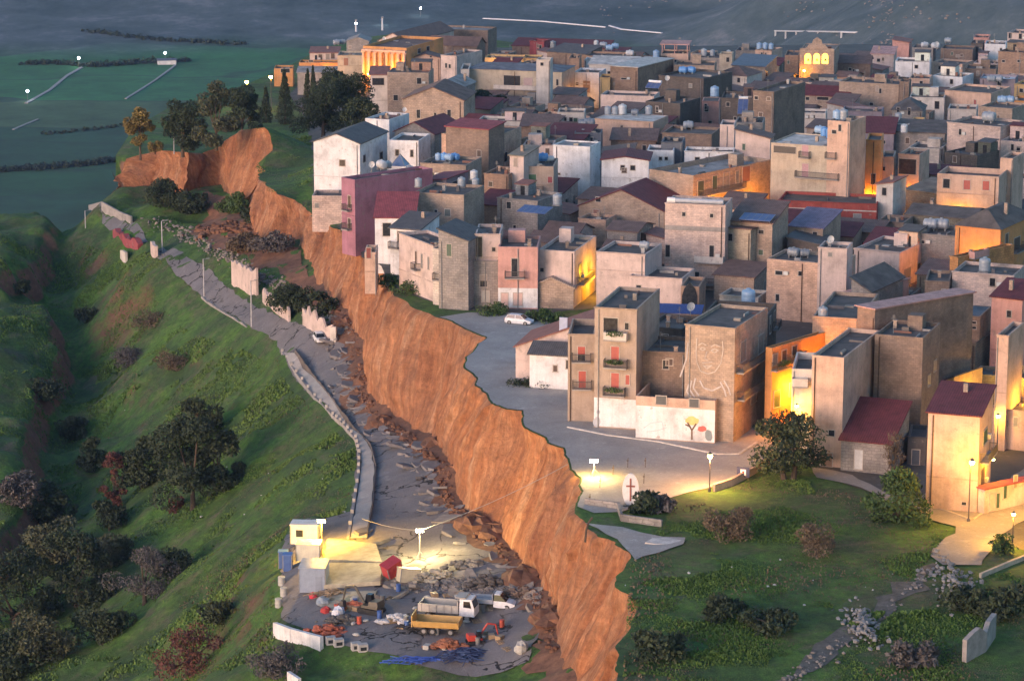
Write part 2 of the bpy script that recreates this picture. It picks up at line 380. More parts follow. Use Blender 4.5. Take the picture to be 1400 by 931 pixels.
def cliffmat():
    m, nt, b = newmat('cliff_earth'); N = NT(nt); b.inputs['Roughness'].default_value = .95
    uv = N.n('ShaderNodeUVMap').outputs[0]; v = mapped(N, (1,1,1))
    mp = N.n('ShaderNodeMapping'); N.link(uv, mp.inputs[0]); mp.inputs['Scale'].default_value = (1,.10,1)
    st = N.noise(.42, mp.outputs[0], 7, .7); st2 = N.noise(1.9, mp.outputs[0], 5, .7)
    c = N.ramp(st, [(.28, (.23,.085,.042)), (.44, (.40,.165,.075)), (.56, (.49,.235,.118)), (.72, (.59,.37,.23))])
    c = N.mix(.75, c, N.ramp(st2, [(.33, .6), (.65, 1.2)]), 'MULTIPLY')
    bl = N.noise(.13, v, 6, .7, .5); c = N.mix(N.ramp(bl, [(.5, 0.0), (.64, .6)]), c, (.22,.10,.06))
    m2 = N.n('ShaderNodeMapping'); N.link(uv, m2.inputs[0]); m2.inputs['Scale'].default_value = (.1,1.0,1)
    bd = N.ramp(N.noise(.8, m2.outputs[0], 3), [(.35, .82), (.65, 1.1)]); c = N.mix(.7, c, bd, 'MULTIPLY')
    c = N.mix(.85, c, N.ramp(N.noise(1.3, v, 8, .8), [(.32, .6), (.68, 1.25)]), 'MULTIPLY')
    N.link(c, b.inputs['Base Color'])
    N.bump(N.math('ADD', st2, N.math('MULTIPLY', N.noise(1.6, v, 6, .75), .8)), b, .9, .5)
cliffmat()
varied('loose_soil', (.10,.05,.032), (.25,.125,.075), .8, .95, .9)
# ---------------------------------------------------------------- lower landslide terrain
gx = np.arange(-175, 30.1, 1.0); gy = np.arange(232, 780, 1.0)
GX, GY = np.meshgrid(gx, gy); GZ = nzl(GX, GY)
nx = len(gx); ny = len(gy)
idx = np.arange(nx*ny).reshape(ny, nx)
quads = np.stack([idx[:-1,:-1], idx[:-1,1:], idx[1:,1:], idx[1:,:-1]], -1).reshape(-1, 4)
npmesh('terrain_lower_slope', np.stack([GX, GY, GZ], -1).reshape(-1, 3), quads, 'grassland', 'structure', True)
def zlg(x, y):       # bilinear lookup on the mesh itself
    i = min(max((x-gx[0]), 0), nx-2.001); j = min(max((y-gy[0]), 0), ny-2.001); a = int(i); b = int(j); fx = i-a; fy = j-b
    return float((GZ[b,a]*(1-fx)+GZ[b,a+1]*fx)*(1-fy)+(GZ[b+1,a]*(1-fx)+GZ[b+1,a+1]*fx)*fy)
_on0 = on
def on(px, py, fn):
    if fn is not zlg: return _on0(px, py, fn)
    d = ray(px, py); D = np.arange(240, 775, 1.0); t = D/d.y; X = d.x*t; Z = CAMZ+d.z*t
    fx = np.clip(X-gx[0], 0, nx-2.001); fy = np.clip(D-gy[0], 0, ny-2.001); a = fx.astype(int); b = fy.astype(int); fx -= a; fy -= b
    G = (GZ[b,a]*(1-fx)+GZ[b,a+1]*fx)*(1-fy)+(GZ[b+1,a]*(1-fx)+GZ[b+1,a+1]*fx)*fy
    k = np.nonzero(Z < G)[0]
    if len(k) == 0 or k[0] == 0: return _on0(px, py, fn)
    k = k[0]; e0 = Z[k-1]-G[k-1]; e1 = Z[k]-G[k]; f = e0/(e0-e1); DD = D[k-1]+f; t = DD/d.y; return Vector((d.x*t, DD, zlg(d.x*t, DD)))
# ---------------------------------------------------------------- cliff
tops = TOPS; bases = BASES
# resample both lines along the cliff, jagged top
def resample(P, Q, n):
    d = [0]
    for i in range(1, len(P)): d.append(d[-1]+((P[i]-P[i-1]).length+(Q[i]-Q[i-1]).length)/2)
    out = []
    for k in range(n):
        t = d[-1]*k/(n-1); i = 0
        while i < len(d)-2 and d[i+1] < t: i += 1
        f = (t-d[i])/max(1e-6, d[i+1]-d[i]); out.append((P[i].lerp(P[i+1], f), Q[i].lerp(Q[i+1], f), t))
    return out
NCL = 1500; NR = 30
cl = resample(tops, bases, NCL)
T_ = np.array([list(a) for a, _, _ in cl]); B_ = np.array([list(b) for _, b, _ in cl]); U_ = np.array([t for _, _, t in cl])
T0 = T_.copy()
jt = hnoise(U_, 0*U_, 6, 21, 5)*1.7+hnoise(U_, 0*U_, 17, 22, 2)*1.8
nrm = np.gradient(B_, axis=0); nrm = np.stack([-nrm[:,1]*0-1.0+0*nrm[:,0], 0*nrm[:,0]-.35, 0*nrm[:,0]], -1)
T_[:,0] += jt*.9; T_[:,1] += jt*.35
EDGE = [Vector((x, y)) for x, y in T_[:, :2]]
rows = []
V = np.zeros((NR, NCL, 3))
for r in range(NR):
    v = r/(NR-1)
    P = T_*(1-v)+B_*v
    prof = .9*math.sin(math.pi*v)*(1-v)       # steeper near the lip
    Us = U_-v*7.0
    ridge = ((.5-np.abs(hnoise(Us, 0*U_+v*.5, 4.5, 31, 3))*2.6)*.9+hnoise(Us, 0*U_+v*.6, 1.3, 34, 3)*1.25+hnoise(Us*.6+U_*.4, 0*U_+v*2.2, 14, 32, 3)*4.2)*math.sin(math.pi*min(1, v*1.15+.03))**.6*(1 if r else 0)
    small = hnoise(U_, 0*U_+v*12, 1.8, 33, 3)*.6*(1 if 0 < r else 0)
    off = ridge+small-prof*1.4
    P[:,0] += -off*.85*-1*-1; P[:,1] += -off*.4
    P[:,2] -= .9*v**6*2
    V[r] = P
ci = np.arange(NR*NCL).reshape(NR, NCL)
cq = np.stack([ci[:-1,:-1], ci[1:,:-1], ci[1:,1:], ci[:-1,1:]], -1).reshape(-1, 4)
cliff = npmesh('cliff', V.reshape(-1, 3), cq, 'cliff_earth', 'structure', False)
uvl = cliff.data.uv_layers.new(name='UVMap'); UU = np.concatenate([U_-7.0*r/(NR-1) for r in range(NR)]); VV = np.repeat(np.arange(NR)/(NR-1)*16.0, NCL)
li = cq.ravel(); uvl.data.foreach_set('uv', np.stack([UU[li], VV[li]], -1).ravel().astype(np.float32))
# ---------------------------------------------------------------- sheets by constrained triangulation
def sheet(name, poly, zf, mat, res=4.0, kind='structure', dens=None):
    poly = [Vector((p[0], p[1])) for p in poly]; X = np.array([p.x for p in poly]); Y = np.array([p.y for p in poly])
    gx_, gy_ = np.meshgrid(np.arange(X.min(), X.max(), res), np.arange(Y.min(), Y.max(), res)); gx_ = gx_.ravel()+.013; gy_ = gy_.ravel()+.017
    ins, d = inpoly(gx_, gy_, [(p.x, p.y) for p in poly]); k = ins & (d > res*.4)
    pts = poly+[Vector((a, b)) for a, b in zip(gx_[k], gy_[k])]
    n = len(poly)
    r = geometry.delaunay_2d_cdt(pts, [(i, (i+1) % n) for i in range(n)], [list(range(n))], 1, 1e-5)
    vs = [(p.x, p.y, zf(p.x, p.y)) for p in r[0]]; fs = []
    for f in r[2]:
        a, b, c = [r[0][i] for i in f[:3]]
        if (b.x-a.x)*(c.y-a.y)-(b.y-a.y)*(c.x-a.x) < 0: f = f[::-1]
        fs.append(tuple(f))
    me = bpy.data.meshes.new(name); me.from_pydata(vs, [], fs); me.materials.append(MATS[mat]); me.update()
    me.polygons.foreach_set('use_smooth', [True]*len(me.polygons))
    o = bpy.data.objects.new(name, me); COL.objects.link(o)
    if kind: o['kind'] = kind
    return o
lip = [Vector((V[0,i,0], V[0,i,1])) for i in range(NCL)]
lipz = {(round(V[0,i,0],4), round(V[0,i,1],4)): V[0,i,2] for i in range(NCL)}
TLZ = V[0]
def zplat(x, y):        # plateau height, welded to the lip of the cliff
    d2 = (TLZ[:,0]-x)**2+(TLZ[:,1]-y)**2; i = int(d2.argmin()); d = math.sqrt(d2[i]); w = sm(1-d/16)
    return zp(x, y)*(1-w)+float(TLZ[i,2])*w
far = [Vector(p) for p in [(60,235),(220,235),(260,420)]]+[on(a, b, zp).xy for a, b in [(1640,64),(1410,52),(1300,70),(1130,84),(900,78),(700,58),(590,44),(510,50),(440,66),(392,92),(345,112),(290,132),(230,148),(182,176),(158,205),(152,232)]]
plat = lip + far
sheet('ground_town', plat, zplat, 'grassland', 3.0)
def pxpoly(pts, fn=None): return [tuple(on(a, b, fn or zplat)[:2]) for a, b in pts]
def psheet(name, px, dz, mat, res=3.0, fn=None, jag=.35):
    w = rough([Vector(p) for p in pxpoly(px+[px[0]], fn)], jag, 2.0, len(name))[:-1]
    f = fn or zplat
    return sheet(name, w, lambda x, y: f(x, y)+dz, mat, res)
# plateau surfaces
psheet('street_ground', [(545,400),(640,425),(735,430),(830,420),(1000,560),(1140,655),(1255,695),(1420,760),(1620,560),(1560,110),(1300,60),(700,66),(450,80),(395,130),(420,165),(430,290),(470,315)], .05, 'town_ground', 6)
_y0, _y1 = unp(700, 694, 0).y, unp(700, 434, 0).y
_sq = [on(a, b, zplat).xy for a, b in [(640,428),(690,428),(735,434),(800,470),(980,530),(1090,520),(1105,585),(1085,618),(1030,640),(985,664),(905,684),(850,700),(812,702)]]
_sq = rough(_sq, .3, 2.0, 5)+[Vector((V[0,k,0]+.25, V[0,k,1])) for k in range(NCL-1, 0, -2) if _y0 < V[0,k,1] < _y1 and V[0,k,0] > -16]
sheet('square', _sq, lambda x, y: zplat(x, y)+.10, 'gravel_paving', 3)
psheet('street', [(1110,640),(1165,650),(1240,690),(1268,672),(1330,700),(1400,640),(1470,600),(1500,700),(1400,712),(1360,738),(1340,775),(1290,772),(1272,760),(1310,722),(1255,708),(1180,668),(1120,655)], .15, 'street_asphalt', 3)
psheet('road', ROADPX, .10, 'asphalt_cracked', 2.0, zlg, .25)
psheet('landslide_road_end', [(122,290),(136,288),(165,302),(196,318),(205,336),(190,332),(160,318),(140,306)], .12, 'asphalt_cracked', 2.0, zlg, .1)
varied('path_earth', (.07,.062,.05), (.17,.15,.13), 1.2, .95, .8)
psheet('slumped_earth', [(272,258),(300,268),(338,282),(346,318),(352,338),(385,336),(408,340),(430,385),(452,410),(450,430),(420,400),(380,372),(330,352),(290,336),(262,318),(282,296)], .12, 'loose_soil', 2.0, zlg, .8)
_ks = [k for k in range(0, NCL, 6) if V[-1,k,1] < unp(450, 385, -14).y and V[-1,k,1] > 262]
_rj = random.Random(8)
_foot = [Vector((V[-1,k,0]+1.5, V[-1,k,1])) for k in _ks]+[Vector((V[-1,k,0]-_rj.uniform(1.0,4.2), V[-1,k,1]-_rj.uniform(0,.8))) for k in reversed(_ks)]
sheet('cliff_foot_soil', _foot, lambda x, y: zlg(x, y)+.14, 'loose_soil', 1.5)
# ---------------------------------------------------------------- plain and hills
def plainmat():
    m, nt, b = newmat('fields'); N = NT(nt); b.inputs['Roughness'].default_value = 1
    v = mapped(N, (1,1,1)); g = N.n('ShaderNodeSeparateXYZ'); N.link(v, g.inputs[0])
    ns = N.n('ShaderNodeTexNoise', ins={'Scale': .004, 'Detail': 3.0}); N.link(v, ns.inputs['Vector'])
    ad = N.n('ShaderNodeVectorMath', operation='MULTIPLY_ADD'); N.link(ns.outputs['Color'], ad.inputs[0]); ad.inputs[1].default_value = (160,160,160); N.link(v, ad.inputs[2])
    mp = N.n('ShaderNodeMapping'); N.link(ad.outputs[0], mp.inputs[0]); mp.inputs['Scale'].default_value = (.0042,.0095,0); mp.inputs['Rotation'].default_value = (0,0,.3)
    vo = N.n('ShaderNodeTexVoronoi', ins={'Scale': 1.0}); N.link(mp.outputs[0], vo.inputs['Vector'])
    fld = N.ramp(vo.outputs['Color'], [(.25, (.018,.075,.025)), (.38, (.035,.135,.04)), (.5, (.07,.10,.045)), (.62, (.03,.15,.045)), (.8, (.02,.07,.03))])
    ed = N.n('ShaderNodeTexVoronoi', feature='DISTANCE_TO_EDGE', ins={'Scale': 1.0}); N.link(mp.outputs[0], ed.inputs['Vector'])
    fld = N.mix(N.ramp(ed.outputs['Distance'], [(.008, .5), (.02, 0.0)]), fld, (.02,.035,.025))
    fld = N.mix(.7, fld, N.ramp(N.noise(.02, v, 9, .78), [(.36, .5), (.64, 1.45)]), 'MULTIPLY')
    scrub = N.ramp(N.noise(.02, v, 7, .75), [(.35, (.035,.065,.065)), (.55, (.085,.115,.12)), (.72, (.20,.21,.22))])
    rk = N.ramp(N.noise(.035, v, 8, .8, .4), [(.66, 0.0), (.74, .7)]); scrub = N.mix(N.math('MULTIPLY', rk, .8), scrub, (.34,.32,.31))
    h = N.ramp(N.math('ADD', N.math('MULTIPLY', N.math('ADD', g.outputs[2], 199.0), .05), N.math('MULTIPLY', N.noise(.01, v), .3)), [(.25, 0.0), (.5, 1.0)])
    N.link(N.mix(h, fld, scrub), b.inputs['Base Color'])
plainmat()
hx = np.concatenate([np.arange(-900, 1300, 16)]); hy = np.concatenate([np.arange(560, 4400, 16), np.arange(4400, 9000, 160)])
HX, HY = np.meshgrid(hx, hy)
HZ = -200.0 + 0.0*HX
HZ += 150*nsm((HX-40-.05*(HY-1200))/330)*nsm((HY-1500)/800)*(1+.5*hnoise(HX, HY, 300, 41, 4)) + nsm((HX-40)/200)*nsm((HY-1350)/200)*(26*hnoise(HX, HY, 130, 42, 4))
HZ += 90*nsm((HY-2150)/900)*(1+.8*hnoise(HX, HY, 400, 43, 3)) + 2.0*hnoise(HX, HY, 150, 44, 2)
hi = np.arange(HX.size).reshape(HX.shape)
npmesh('plain', np.stack([HX, HY, HZ], -1).reshape(-1, 3), np.stack([hi[:-1,:-1], hi[:-1,1:], hi[1:,1:], hi[1:,:-1]], -1).reshape(-1, 4), 'fields', 'structure', True)
def zpl(x, y):
    i = int(np.clip((x+900)/16, 0, len(hx)-2)); j = int(np.clip((y-560)/16, 0, 238)); fx = min(1,max(0,(x-hx[i])/16)); fy = min(1,max(0,(y-hy[j])/16))
    return float((HZ[j,i]*(1-fx)+HZ[j,i+1]*fx)*(1-fy)+(HZ[j+1,i]*(1-fx)+HZ[j+1,i+1]*fx)*fy)
def onplain(px, py):
    p = unp(px, py, -200)
    for _ in range(40): p = unp(px, py, .5*p.z+.5*zpl(p.x, p.y))
    return p
# ---------------------------------------------------------------- house builder
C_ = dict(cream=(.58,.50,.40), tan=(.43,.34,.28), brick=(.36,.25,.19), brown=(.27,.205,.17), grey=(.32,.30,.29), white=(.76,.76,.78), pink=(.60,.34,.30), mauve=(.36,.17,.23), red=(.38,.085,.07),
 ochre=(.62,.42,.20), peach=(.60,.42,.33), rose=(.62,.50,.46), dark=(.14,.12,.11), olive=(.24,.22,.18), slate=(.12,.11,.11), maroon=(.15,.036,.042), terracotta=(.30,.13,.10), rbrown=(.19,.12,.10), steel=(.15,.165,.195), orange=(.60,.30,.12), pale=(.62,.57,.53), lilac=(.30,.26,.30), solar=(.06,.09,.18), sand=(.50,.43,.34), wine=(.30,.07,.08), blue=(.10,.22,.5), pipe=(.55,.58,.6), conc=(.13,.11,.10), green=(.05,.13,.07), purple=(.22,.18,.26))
HOUSES = {}
class Face:
    def __init__(s, P, d, n, L): s.P = Vector(P); s.d = Vector(d); s.n = Vector(n); s.L = L
    def pt(s, a, z, off=0.0): return s.P + s.d*a + s.n*off + Vector((0,0,z))
    def hit(s, px, py):
        r = ray(px, py); o = Vector((0,0,CAMZ)); t = (s.P-o).dot(s.n)/r.dot(s.n); q = o+r*t
        return (q-s.P).dot(s.d), q.z-s.P.z, t
def fbox(m, f, a0, a1, z0, z1, n0, n1):
    b = [f.pt(a0,z0,n0), f.pt(a1,z0,n0), f.pt(a1,z0,n1), f.pt(a0,z0,n1)]; t = [f.pt(a0,z1,n0), f.pt(a1,z1,n0), f.pt(a1,z1,n1), f.pt(a0,z1,n1)]
    b = b[::-1]; t = t[::-1]
    return m.hexa(b, t)
SHUT = [(.09,.06,.05), (.05,.10,.07), (.30,.25,.22), (.12,.08,.06), (.2,.2,.2)]
def window(H, f, a, z, w, h, style='win', col=None):
    inv = H['inv']; root = H['root']; m = M(); rn = H['rng']
    m.m = 0; t = .10
    fbox(m, f, a-w/2-t, a+w/2+t, z+h, z+h+t, 0, .09); fbox(m, f, a-w/2-t, a-w/2, z, z+h, 0, .07); fbox(m, f, a+w/2, a+w/2+t, z, z+h, 0, .07)
    fbox(m, f, a-w/2-t-.05, a+w/2+t+.05, z-t, z, 0, .14)
    name = 'window'
    if style in ('door', 'balc'): name = 'door'
    fr = m.build(name, 'trim', root, inv=inv)
    g = M(); c = col or rn.choice(SHUT)
    if style in ('shut', 'sdoor', 'balc', 'garage') or (style == 'door'):
        fbox(g, f, a-w/2, a+w/2, z, z+h, 0, .045)
        if style != 'garage':
            fbox(g, f, a-.03, a+.03, z, z+h, .045, .06)
        g.build('shutter', 'painted', fr, color=c, inv=inv)
    if style in ('win', 'door') and h < 2.6 and rn.random() < .18 and a+w/2+1.1 < f.L and z > 1.5:
        g2 = M(); fbox(g2, f, a+w/2+.25, a+w/2+.95, z+.1, z+.6, .02, .36); g2.build('air_conditioner', 'painted', root, color=(.62,.62,.6), inv=inv)
    if style in ('shut', 'sdoor', 'balc', 'garage', 'door'): pass
    elif style == 'half':
        fbox(g, f, a-w/2, a+w/2, z, z+h*.5, 0, .03); g.build('pane', 'glass_dark', fr, inv=inv)
        g = M(); fbox(g, f, a-w/2, a+w/2, z+h*.5, z+h, 0, .05); g.build('shutter', 'painted', fr, color=c, inv=inv)
    else:
        fbox(g, f, a-w/2, a+w/2, z, z+h, 0, .03); fbox(g, f, a-.03, a+.03, z, z+h, .03, .05)
        g.build('pane', 'glass_dark', fr, inv=inv)
def balcony(H, f, a, z, w, dep=1.0, col=None, plants=False, solid=False):
    m = M(); inv = H['inv']; fbox(m, f, a-w/2, a+w/2, z-.18, z, .002, dep)
    b = m.build('balcony', 'concrete', H['root'], color=C_['grey'], inv=inv)
    r = M()
    if solid:
        for q in ((a-w/2, a+w/2, dep-.1, dep), (a-w/2, a-w/2+.1, .01, dep-.1), (a+w/2-.1, a+w/2, .01, dep-.1)): fbox(r, f, q[0], q[1], z+.003, z+.95, q[2], q[3])
        r.build('railing', 'plaster', b, color=col or C_['pale'], inv=inv)
    else:
        for q in ((a-w/2, a+w/2, dep-.05, dep), (a-w/2, a-w/2+.05, .02, dep), (a+w/2-.05, a+w/2, .02, dep)):
            fbox(r, f, q[0], q[1], z+.95, z+1.02, q[2], q[3]); fbox(r, f, q[0], q[1], z+.08, z+.12, q[2], q[3])
        n = max(3, int(w/.16))
        for i in range(n+1):
            s = a-w/2+w*i/n; fbox(r, f, s-.018, s+.018, z+.01, z+.95, dep-.04, dep-.01)
        for i in range(int(dep/.16)+1):
            for e in (a-w/2+.02, a+w/2-.05): fbox(r, f, e, e+.03, z+.01, z+.95, i*.16+.02, i*.16+.05)
        r.build('railing', 'iron', b, inv=inv)
    if plants:
        q = H['rng']; V, Fc = leaves(260, [(0,0,0,w*.45,.35,.35)], .16, q.randint(0,999))
        D = f.d; Nn = f.n; c = f.pt(a, z+.75, dep-.1); P = [inv @ (c+D*float(v[0])+Nn*float(v[1])+Vector((0,0,float(v[2])))) for v in V]
        mm = M(); mm.v = [tuple(p) for p in P]; mm.f = [tuple(x) for x in Fc.tolist()]; mm.mi = [0]*len(mm.f); mm.build('planting', 'leaf_green', b)
def leaves(n, clumps, size, seed, flatz=1.0):
    """quads spread through ellipsoid clumps (cx,cy,cz,rx,ry,rz)"""
    g = np.random.default_rng(seed); k = g.integers(0, len(clumps), n); C = np.array(clumps, float)[k]
    d = g.normal(size=(n,3)); d /= np.linalg.norm(d, axis=1)[:,None]; r = g.uniform(.35, 1.0, n)**.45
    P = C[:,:3]+d*C[:,3:]*r[:,None]*g.uniform(.85,1.12,(n,1))
    a = g.normal(size=(n,3)); a /= np.linalg.norm(a, axis=1)[:,None]; b = np.cross(a, g.normal(size=(n,3))); b /= np.linalg.norm(b, axis=1)[:,None]
    s = size*g.uniform(.5, 1.3, (n,1)); a = a*s; b = b*s*.6
    V = np.stack([P-a, P+b*.8-a*.1, P+a, P-b*.8+a*.1], 1).reshape(-1, 3); Fc = np.arange(4*n).reshape(-1, 4)
    return V, Fc
def rect_from_px(xL, xC, xR, yT, bh, a=None, d=None, zb=None):
    """near corner column xC, left edge xL, right edge xR, top pixel yT; bh: base pixel (>=40) or height in metres"""
    if bh >= 40:
        base = on(xC, bh, zplat) if zb is None else unp(xC, bh, zb)
        r = ray(xC, yT); t = math.hypot(base.x, base.y)/math.hypot(r.x, r.y); h = CAMZ+r.z*t-base.z
    else:
        h = bh; base = on(xC, yT, lambda x, y: zplat(x, y)+h); base.z -= h
    dist = base.y; s = F/dist
    va = math.atan2(base.x, base.y)
    want = (xR-xC)/s
    if a is None:
        d0 = d or 9.0
        aa = va + math.asin(min(.95, max(0.0, want)/d0)); lo, hi = va+R(3), va+R(30)
        a_ = min(max(aa, lo), max(hi, R(18)))
        if d is None:
            sn = math.sin(a_-va); dd = want/max(sn, .05) if want > 1 else d0
            d_ = min(max(dd, 6.0), 26)
        else: d_ = d
    else:
        a_ = R(a); d_ = d or min(max(want/max(math.sin(a_-va), .05), 4.0), 40)
    # width: left corner C + w*(-cos a, sin a) projects to xL
    k = (xL-700)/F; # x = k*dep ; dep ~ y*CP - (z)*SP at base level
    zz = base.z-CAMZ
    # (bx - w cos) = k*((by+w sin)*CP - zz*SP)
    w = (base.x - k*(base.y*CP-zz*SP))/(math.cos(a_)+k*math.sin(a_)*CP)
    return base, max(w, 1.0), d_, a_, h
def house(xL, xC, xR, yT, bh, col, label, roof='flat', rc=None, mat='block', a=None, d=None, zb=None, rise=1.3, wins=None, balcs=(), par=.55, auto=True, name='house', cat='house', tanks=(), rr=None, clutter=True, group=None, seed=None, band=None, rmat=None, deep=None):
    base, w, dd, ang, h = rect_from_px(xL, xC, xR, yT, bh, a, d, zb)
    col = C_[col] if isinstance(col, str) else col
    rn = random.Random(seed if seed is not None else int(xL*31+yT*7)); rot = -ang
    root = empty(name, base, rot, label, cat, group); inv = inv_of(base, rot)
    X = Vector((math.cos(ang), -math.sin(ang), 0)); Y = Vector((math.sin(ang), math.cos(ang), 0)); Z = Vector((0,0,1))
    H = dict(root=root, inv=inv, rng=rn, base=base, w=w, d=dd, h=h, X=X, Y=Y, label=label, ang=ang)
    f0 = Face(base-X*w, X, -Y, w); f1 = Face(base, Y, X, dd); H['f'] = [f0, f1]
    I = Matrix.Identity(4)
    hc = h
    m = M(); deep = -1.6 if deep is None else -deep
    rc_ = C_[rc] if isinstance(rc, str) else (rc or C_['conc'])
    tile = rmat or ('tiles' if roof != 'flat' else 'roofing')
    if roof == 'flat':
        p = par; t = .22; m.box(-w, 0, 0, dd, deep, h-p)
        m.box(-w, 0, 0, t, h-p, h); m.box(-w, 0, dd-t, dd, h-p, h); m.box(-w, -w+t, t, dd-t, h-p, h); m.box(-t, 0, t, dd-t, h-p, h)
        m.build('wall', mat, root, color=col)
        r = M(); r.box(-w+t, -t, t, dd-t, h-p+.003, h-p+.06); r.build('roof', 'roofing', root, color=rc_)
        H['zr'] = h-p+.06
    else:
        ov = .3; th = .16
        if roof == 'shed':      # low at front
            q = [(-w,0,h),(0,0,h),(0,dd,h+rise),(-w,dd,h+rise)]
        elif roof == 'shedl':   # low on the left
            q = [(-w,0,h),(0,0,h+rise),(0,dd,h+rise),(-w,dd,h)]
        elif roof == 'shedr':
            q = [(-w,0,h+rise),(0,0,h),(0,dd,h),(-w,dd,h+rise)]
        elif roof == 'shedb':   # high at front
            q = [(-w,0,h+rise),(0,0,h+rise),(0,dd,h),(-w,dd,h)]
        else: q = None
        if q:
            m.hexa([(-w,0,deep),(0,0,deep),(0,dd,deep),(-w,dd,deep)], q); m.build('wall', mat, root, color=col)
            n = (Vector(q[1])-Vector(q[0])).cross(Vector(q[3])-Vector(q[0])).normalized(); c = sum((Vector(p) for p in q), Vector())/4
            e = []
            for p in q:
                p = Vector(p); dv = p-c; sx = (w/2+ov)/(w/2); sy = (dd/2+ov)/(dd/2); pp = Vector((c.x+dv.x*sx, c.y+dv.y*sy, 0)); pp.z = c.z-(n.x*(pp.x-c.x)+n.y*(pp.y-c.y))/n.z; e.append(pp+n*.004)
            r = M(); r.hexa(e, [p+n*th for p in e]); r.build('roof', tile, root, color=rc_)
        elif roof == 'gable':   # ridge runs away from viewer: gable end on front
            rp = .5 if rr is None else rr; xm = -w+w*rp
            b = [(-w,0,deep),(0,0,deep),(0,0,h),(xm,0,h+rise),(-w,0,h)]; t = [(x,dd,z) for x,y,z in b]
            m.hexa(b[::-1], t[::-1]); m.build('wall', mat, root, color=col)
            rf = None
            r = M()
            for (xa, xb) in ((-w, xm), (0, xm)):
                sx = -1 if xa < xb else 1; L = abs(xb-xa); xo = xa+sx*ov; zo = h-rise*ov/L
                bl = [(xo,-ov,zo+.004),(xb,-ov,h+rise+.004),(xb,dd+ov,h+rise+.004),(xo,dd+ov,zo+.004)]
                if sx > 0: bl = [bl[1], bl[0], bl[3], bl[2]]
                r.hexa(bl, [(x,y,z+th) for x,y,z in bl])
            r.build('roof', tile, root, color=rc_)
        elif roof == 'gablex':  # ridge parallel to front
            ym = dd*.5
            b = [(0,0,deep),(0,dd,deep),(0,dd,h),(0,ym,h+rise),(0,0,h)]; t = [(-w,y,z) for x,y,z in b]
            m.hexa(b[::-1], t[::-1]); m.build('wall', mat, root, color=col)
            r = M()
            for (ya, yb) in ((0, ym), (dd, ym)):
                sy = -1 if ya < yb else 1; L = abs(yb-ya); yo = ya+sy*ov; zo = h-rise*ov/L
                bl = [(-w-ov,yo,zo+.004),(ov,yo,zo+.004),(ov,yb,h+rise+.004),(-w-ov,yb,h+rise+.004)]
                if sy > 0: bl = bl[::-1]
                r.hexa(bl, [(x,y,z+th) for x,y,z in bl])
            r.build('roof', tile, root, color=rc_)
        elif roof == 'hip':
            m.box(-w, 0, 0, dd, deep, h); m.build('wall', mat, root, color=col)
            r = M(); k = min(w, dd)*.45; o = ov
            b = [(-w-o,-o,h+.004),(o,-o,h+.004),(o,dd+o,h+.004),(-w-o,dd+o,h+.004)]; t = [(-w+k,k,h+rise),(-k,k,h+rise),(-k,dd-k,h+rise),(-w+k,dd-k,h+rise)]
            r.hexa(b, t); r.build('roof', tile, root, color=rc_)
        H['zr'] = h
    if band:    # (z0,z1,colour) painted zone on the front, 8 cm proud
        for (fi, z0, z1, bc) in band:
            b = M(); f = H['f'][fi]; fbox(b, f, .0, f.L, z0, z1, .002, .04); b.build('plaster_band', 'plaster', root, color=C_[bc] if isinstance(bc, str) else bc, inv=inv)
    if wins is not None:
        for wn in wins:
            fi, px, py, pw, ph = wn[:5]; st = wn[5] if len(wn) > 5 else 'win'; wc = wn[6] if len(wn) > 6 else None
            f = H['f'][fi]; s, z, t = f.hit(px, py); sc = F/(t*1.0); ww = pw/sc
            if fi == 1: s2, _, _ = f.hit(px+pw, py); ww = abs(s2-s)
            hh = ph/sc/.96
            ww = min(max(ww, .5), 4); s = min(max(s, ww/2+.15), f.L-ww/2-.15)
            if f.L > ww+.3: window(H, f, s, max(.05, z-hh/2), ww, hh, st, C_.get(wc, None) if isinstance(wc, str) else wc)
    if wins == [] and h > 4.5:
        f = H['f'][0]
        for _ in range(rn.randint(1, 3)):
            if f.L > 3: window(H, f, rn.uniform(.15,.85)*f.L, h-rn.choice([1.7,2.2,5.0 if h > 7 else 2]), rn.choice([.5,.7,.8]), rn.choice([.6,.8,1.1]), rn.choice(['win','win','shut']))
    if auto and (wins is None):
        nf = max(1, int(round(h/3.3)))
        f = H['f'][0]
        for fl in range(nf):
            z = h/nf*fl+1.0
            for c in range(int(f.L//3.6)):
                if rn.random() < .3 and f.L > 2.5: window(H, f, (c+.5)*f.L/int(f.L//3.6)+rn.uniform(-.4,.4), z+rn.uniform(-.2,.4), rn.choice([.6,.8,.9]), rn.choice([.7,.9,1.3]), rn.choice(['win','win','shut']))
        f = H['f'][1]; nc = max(1, int(f.L//3.2))
        if (xR-xC) > 6:
            for fl in range(nf):
                z = h/nf*fl
                for c in range(nc):
                    if rn.random() < .8:
                        s = (c+.5)*f.L/nc
                        window(H, f, s, z+(.1 if fl == 0 else .15), 1.0, 2.2, rn.choice(['door','door','balc','half']))
                        if fl and rn.random() < .5: balcony(H, f, s, z+.1, min(2.2, f.L/nc*.95), .8)
    for bl in balcs:
        fi, px, py, pw = bl[:4]; kw = bl[4] if len(bl) > 4 else {}
        f = H['f'][fi]; s, z, t = f.hit(px, py); ww = pw/(F/t)
        if fi == 1: ww = abs(f.hit(px+pw/2, py)[0]-f.hit(px-pw/2, py)[0])
        balcony(H, f, s, z, min(ww, f.L), **kw)
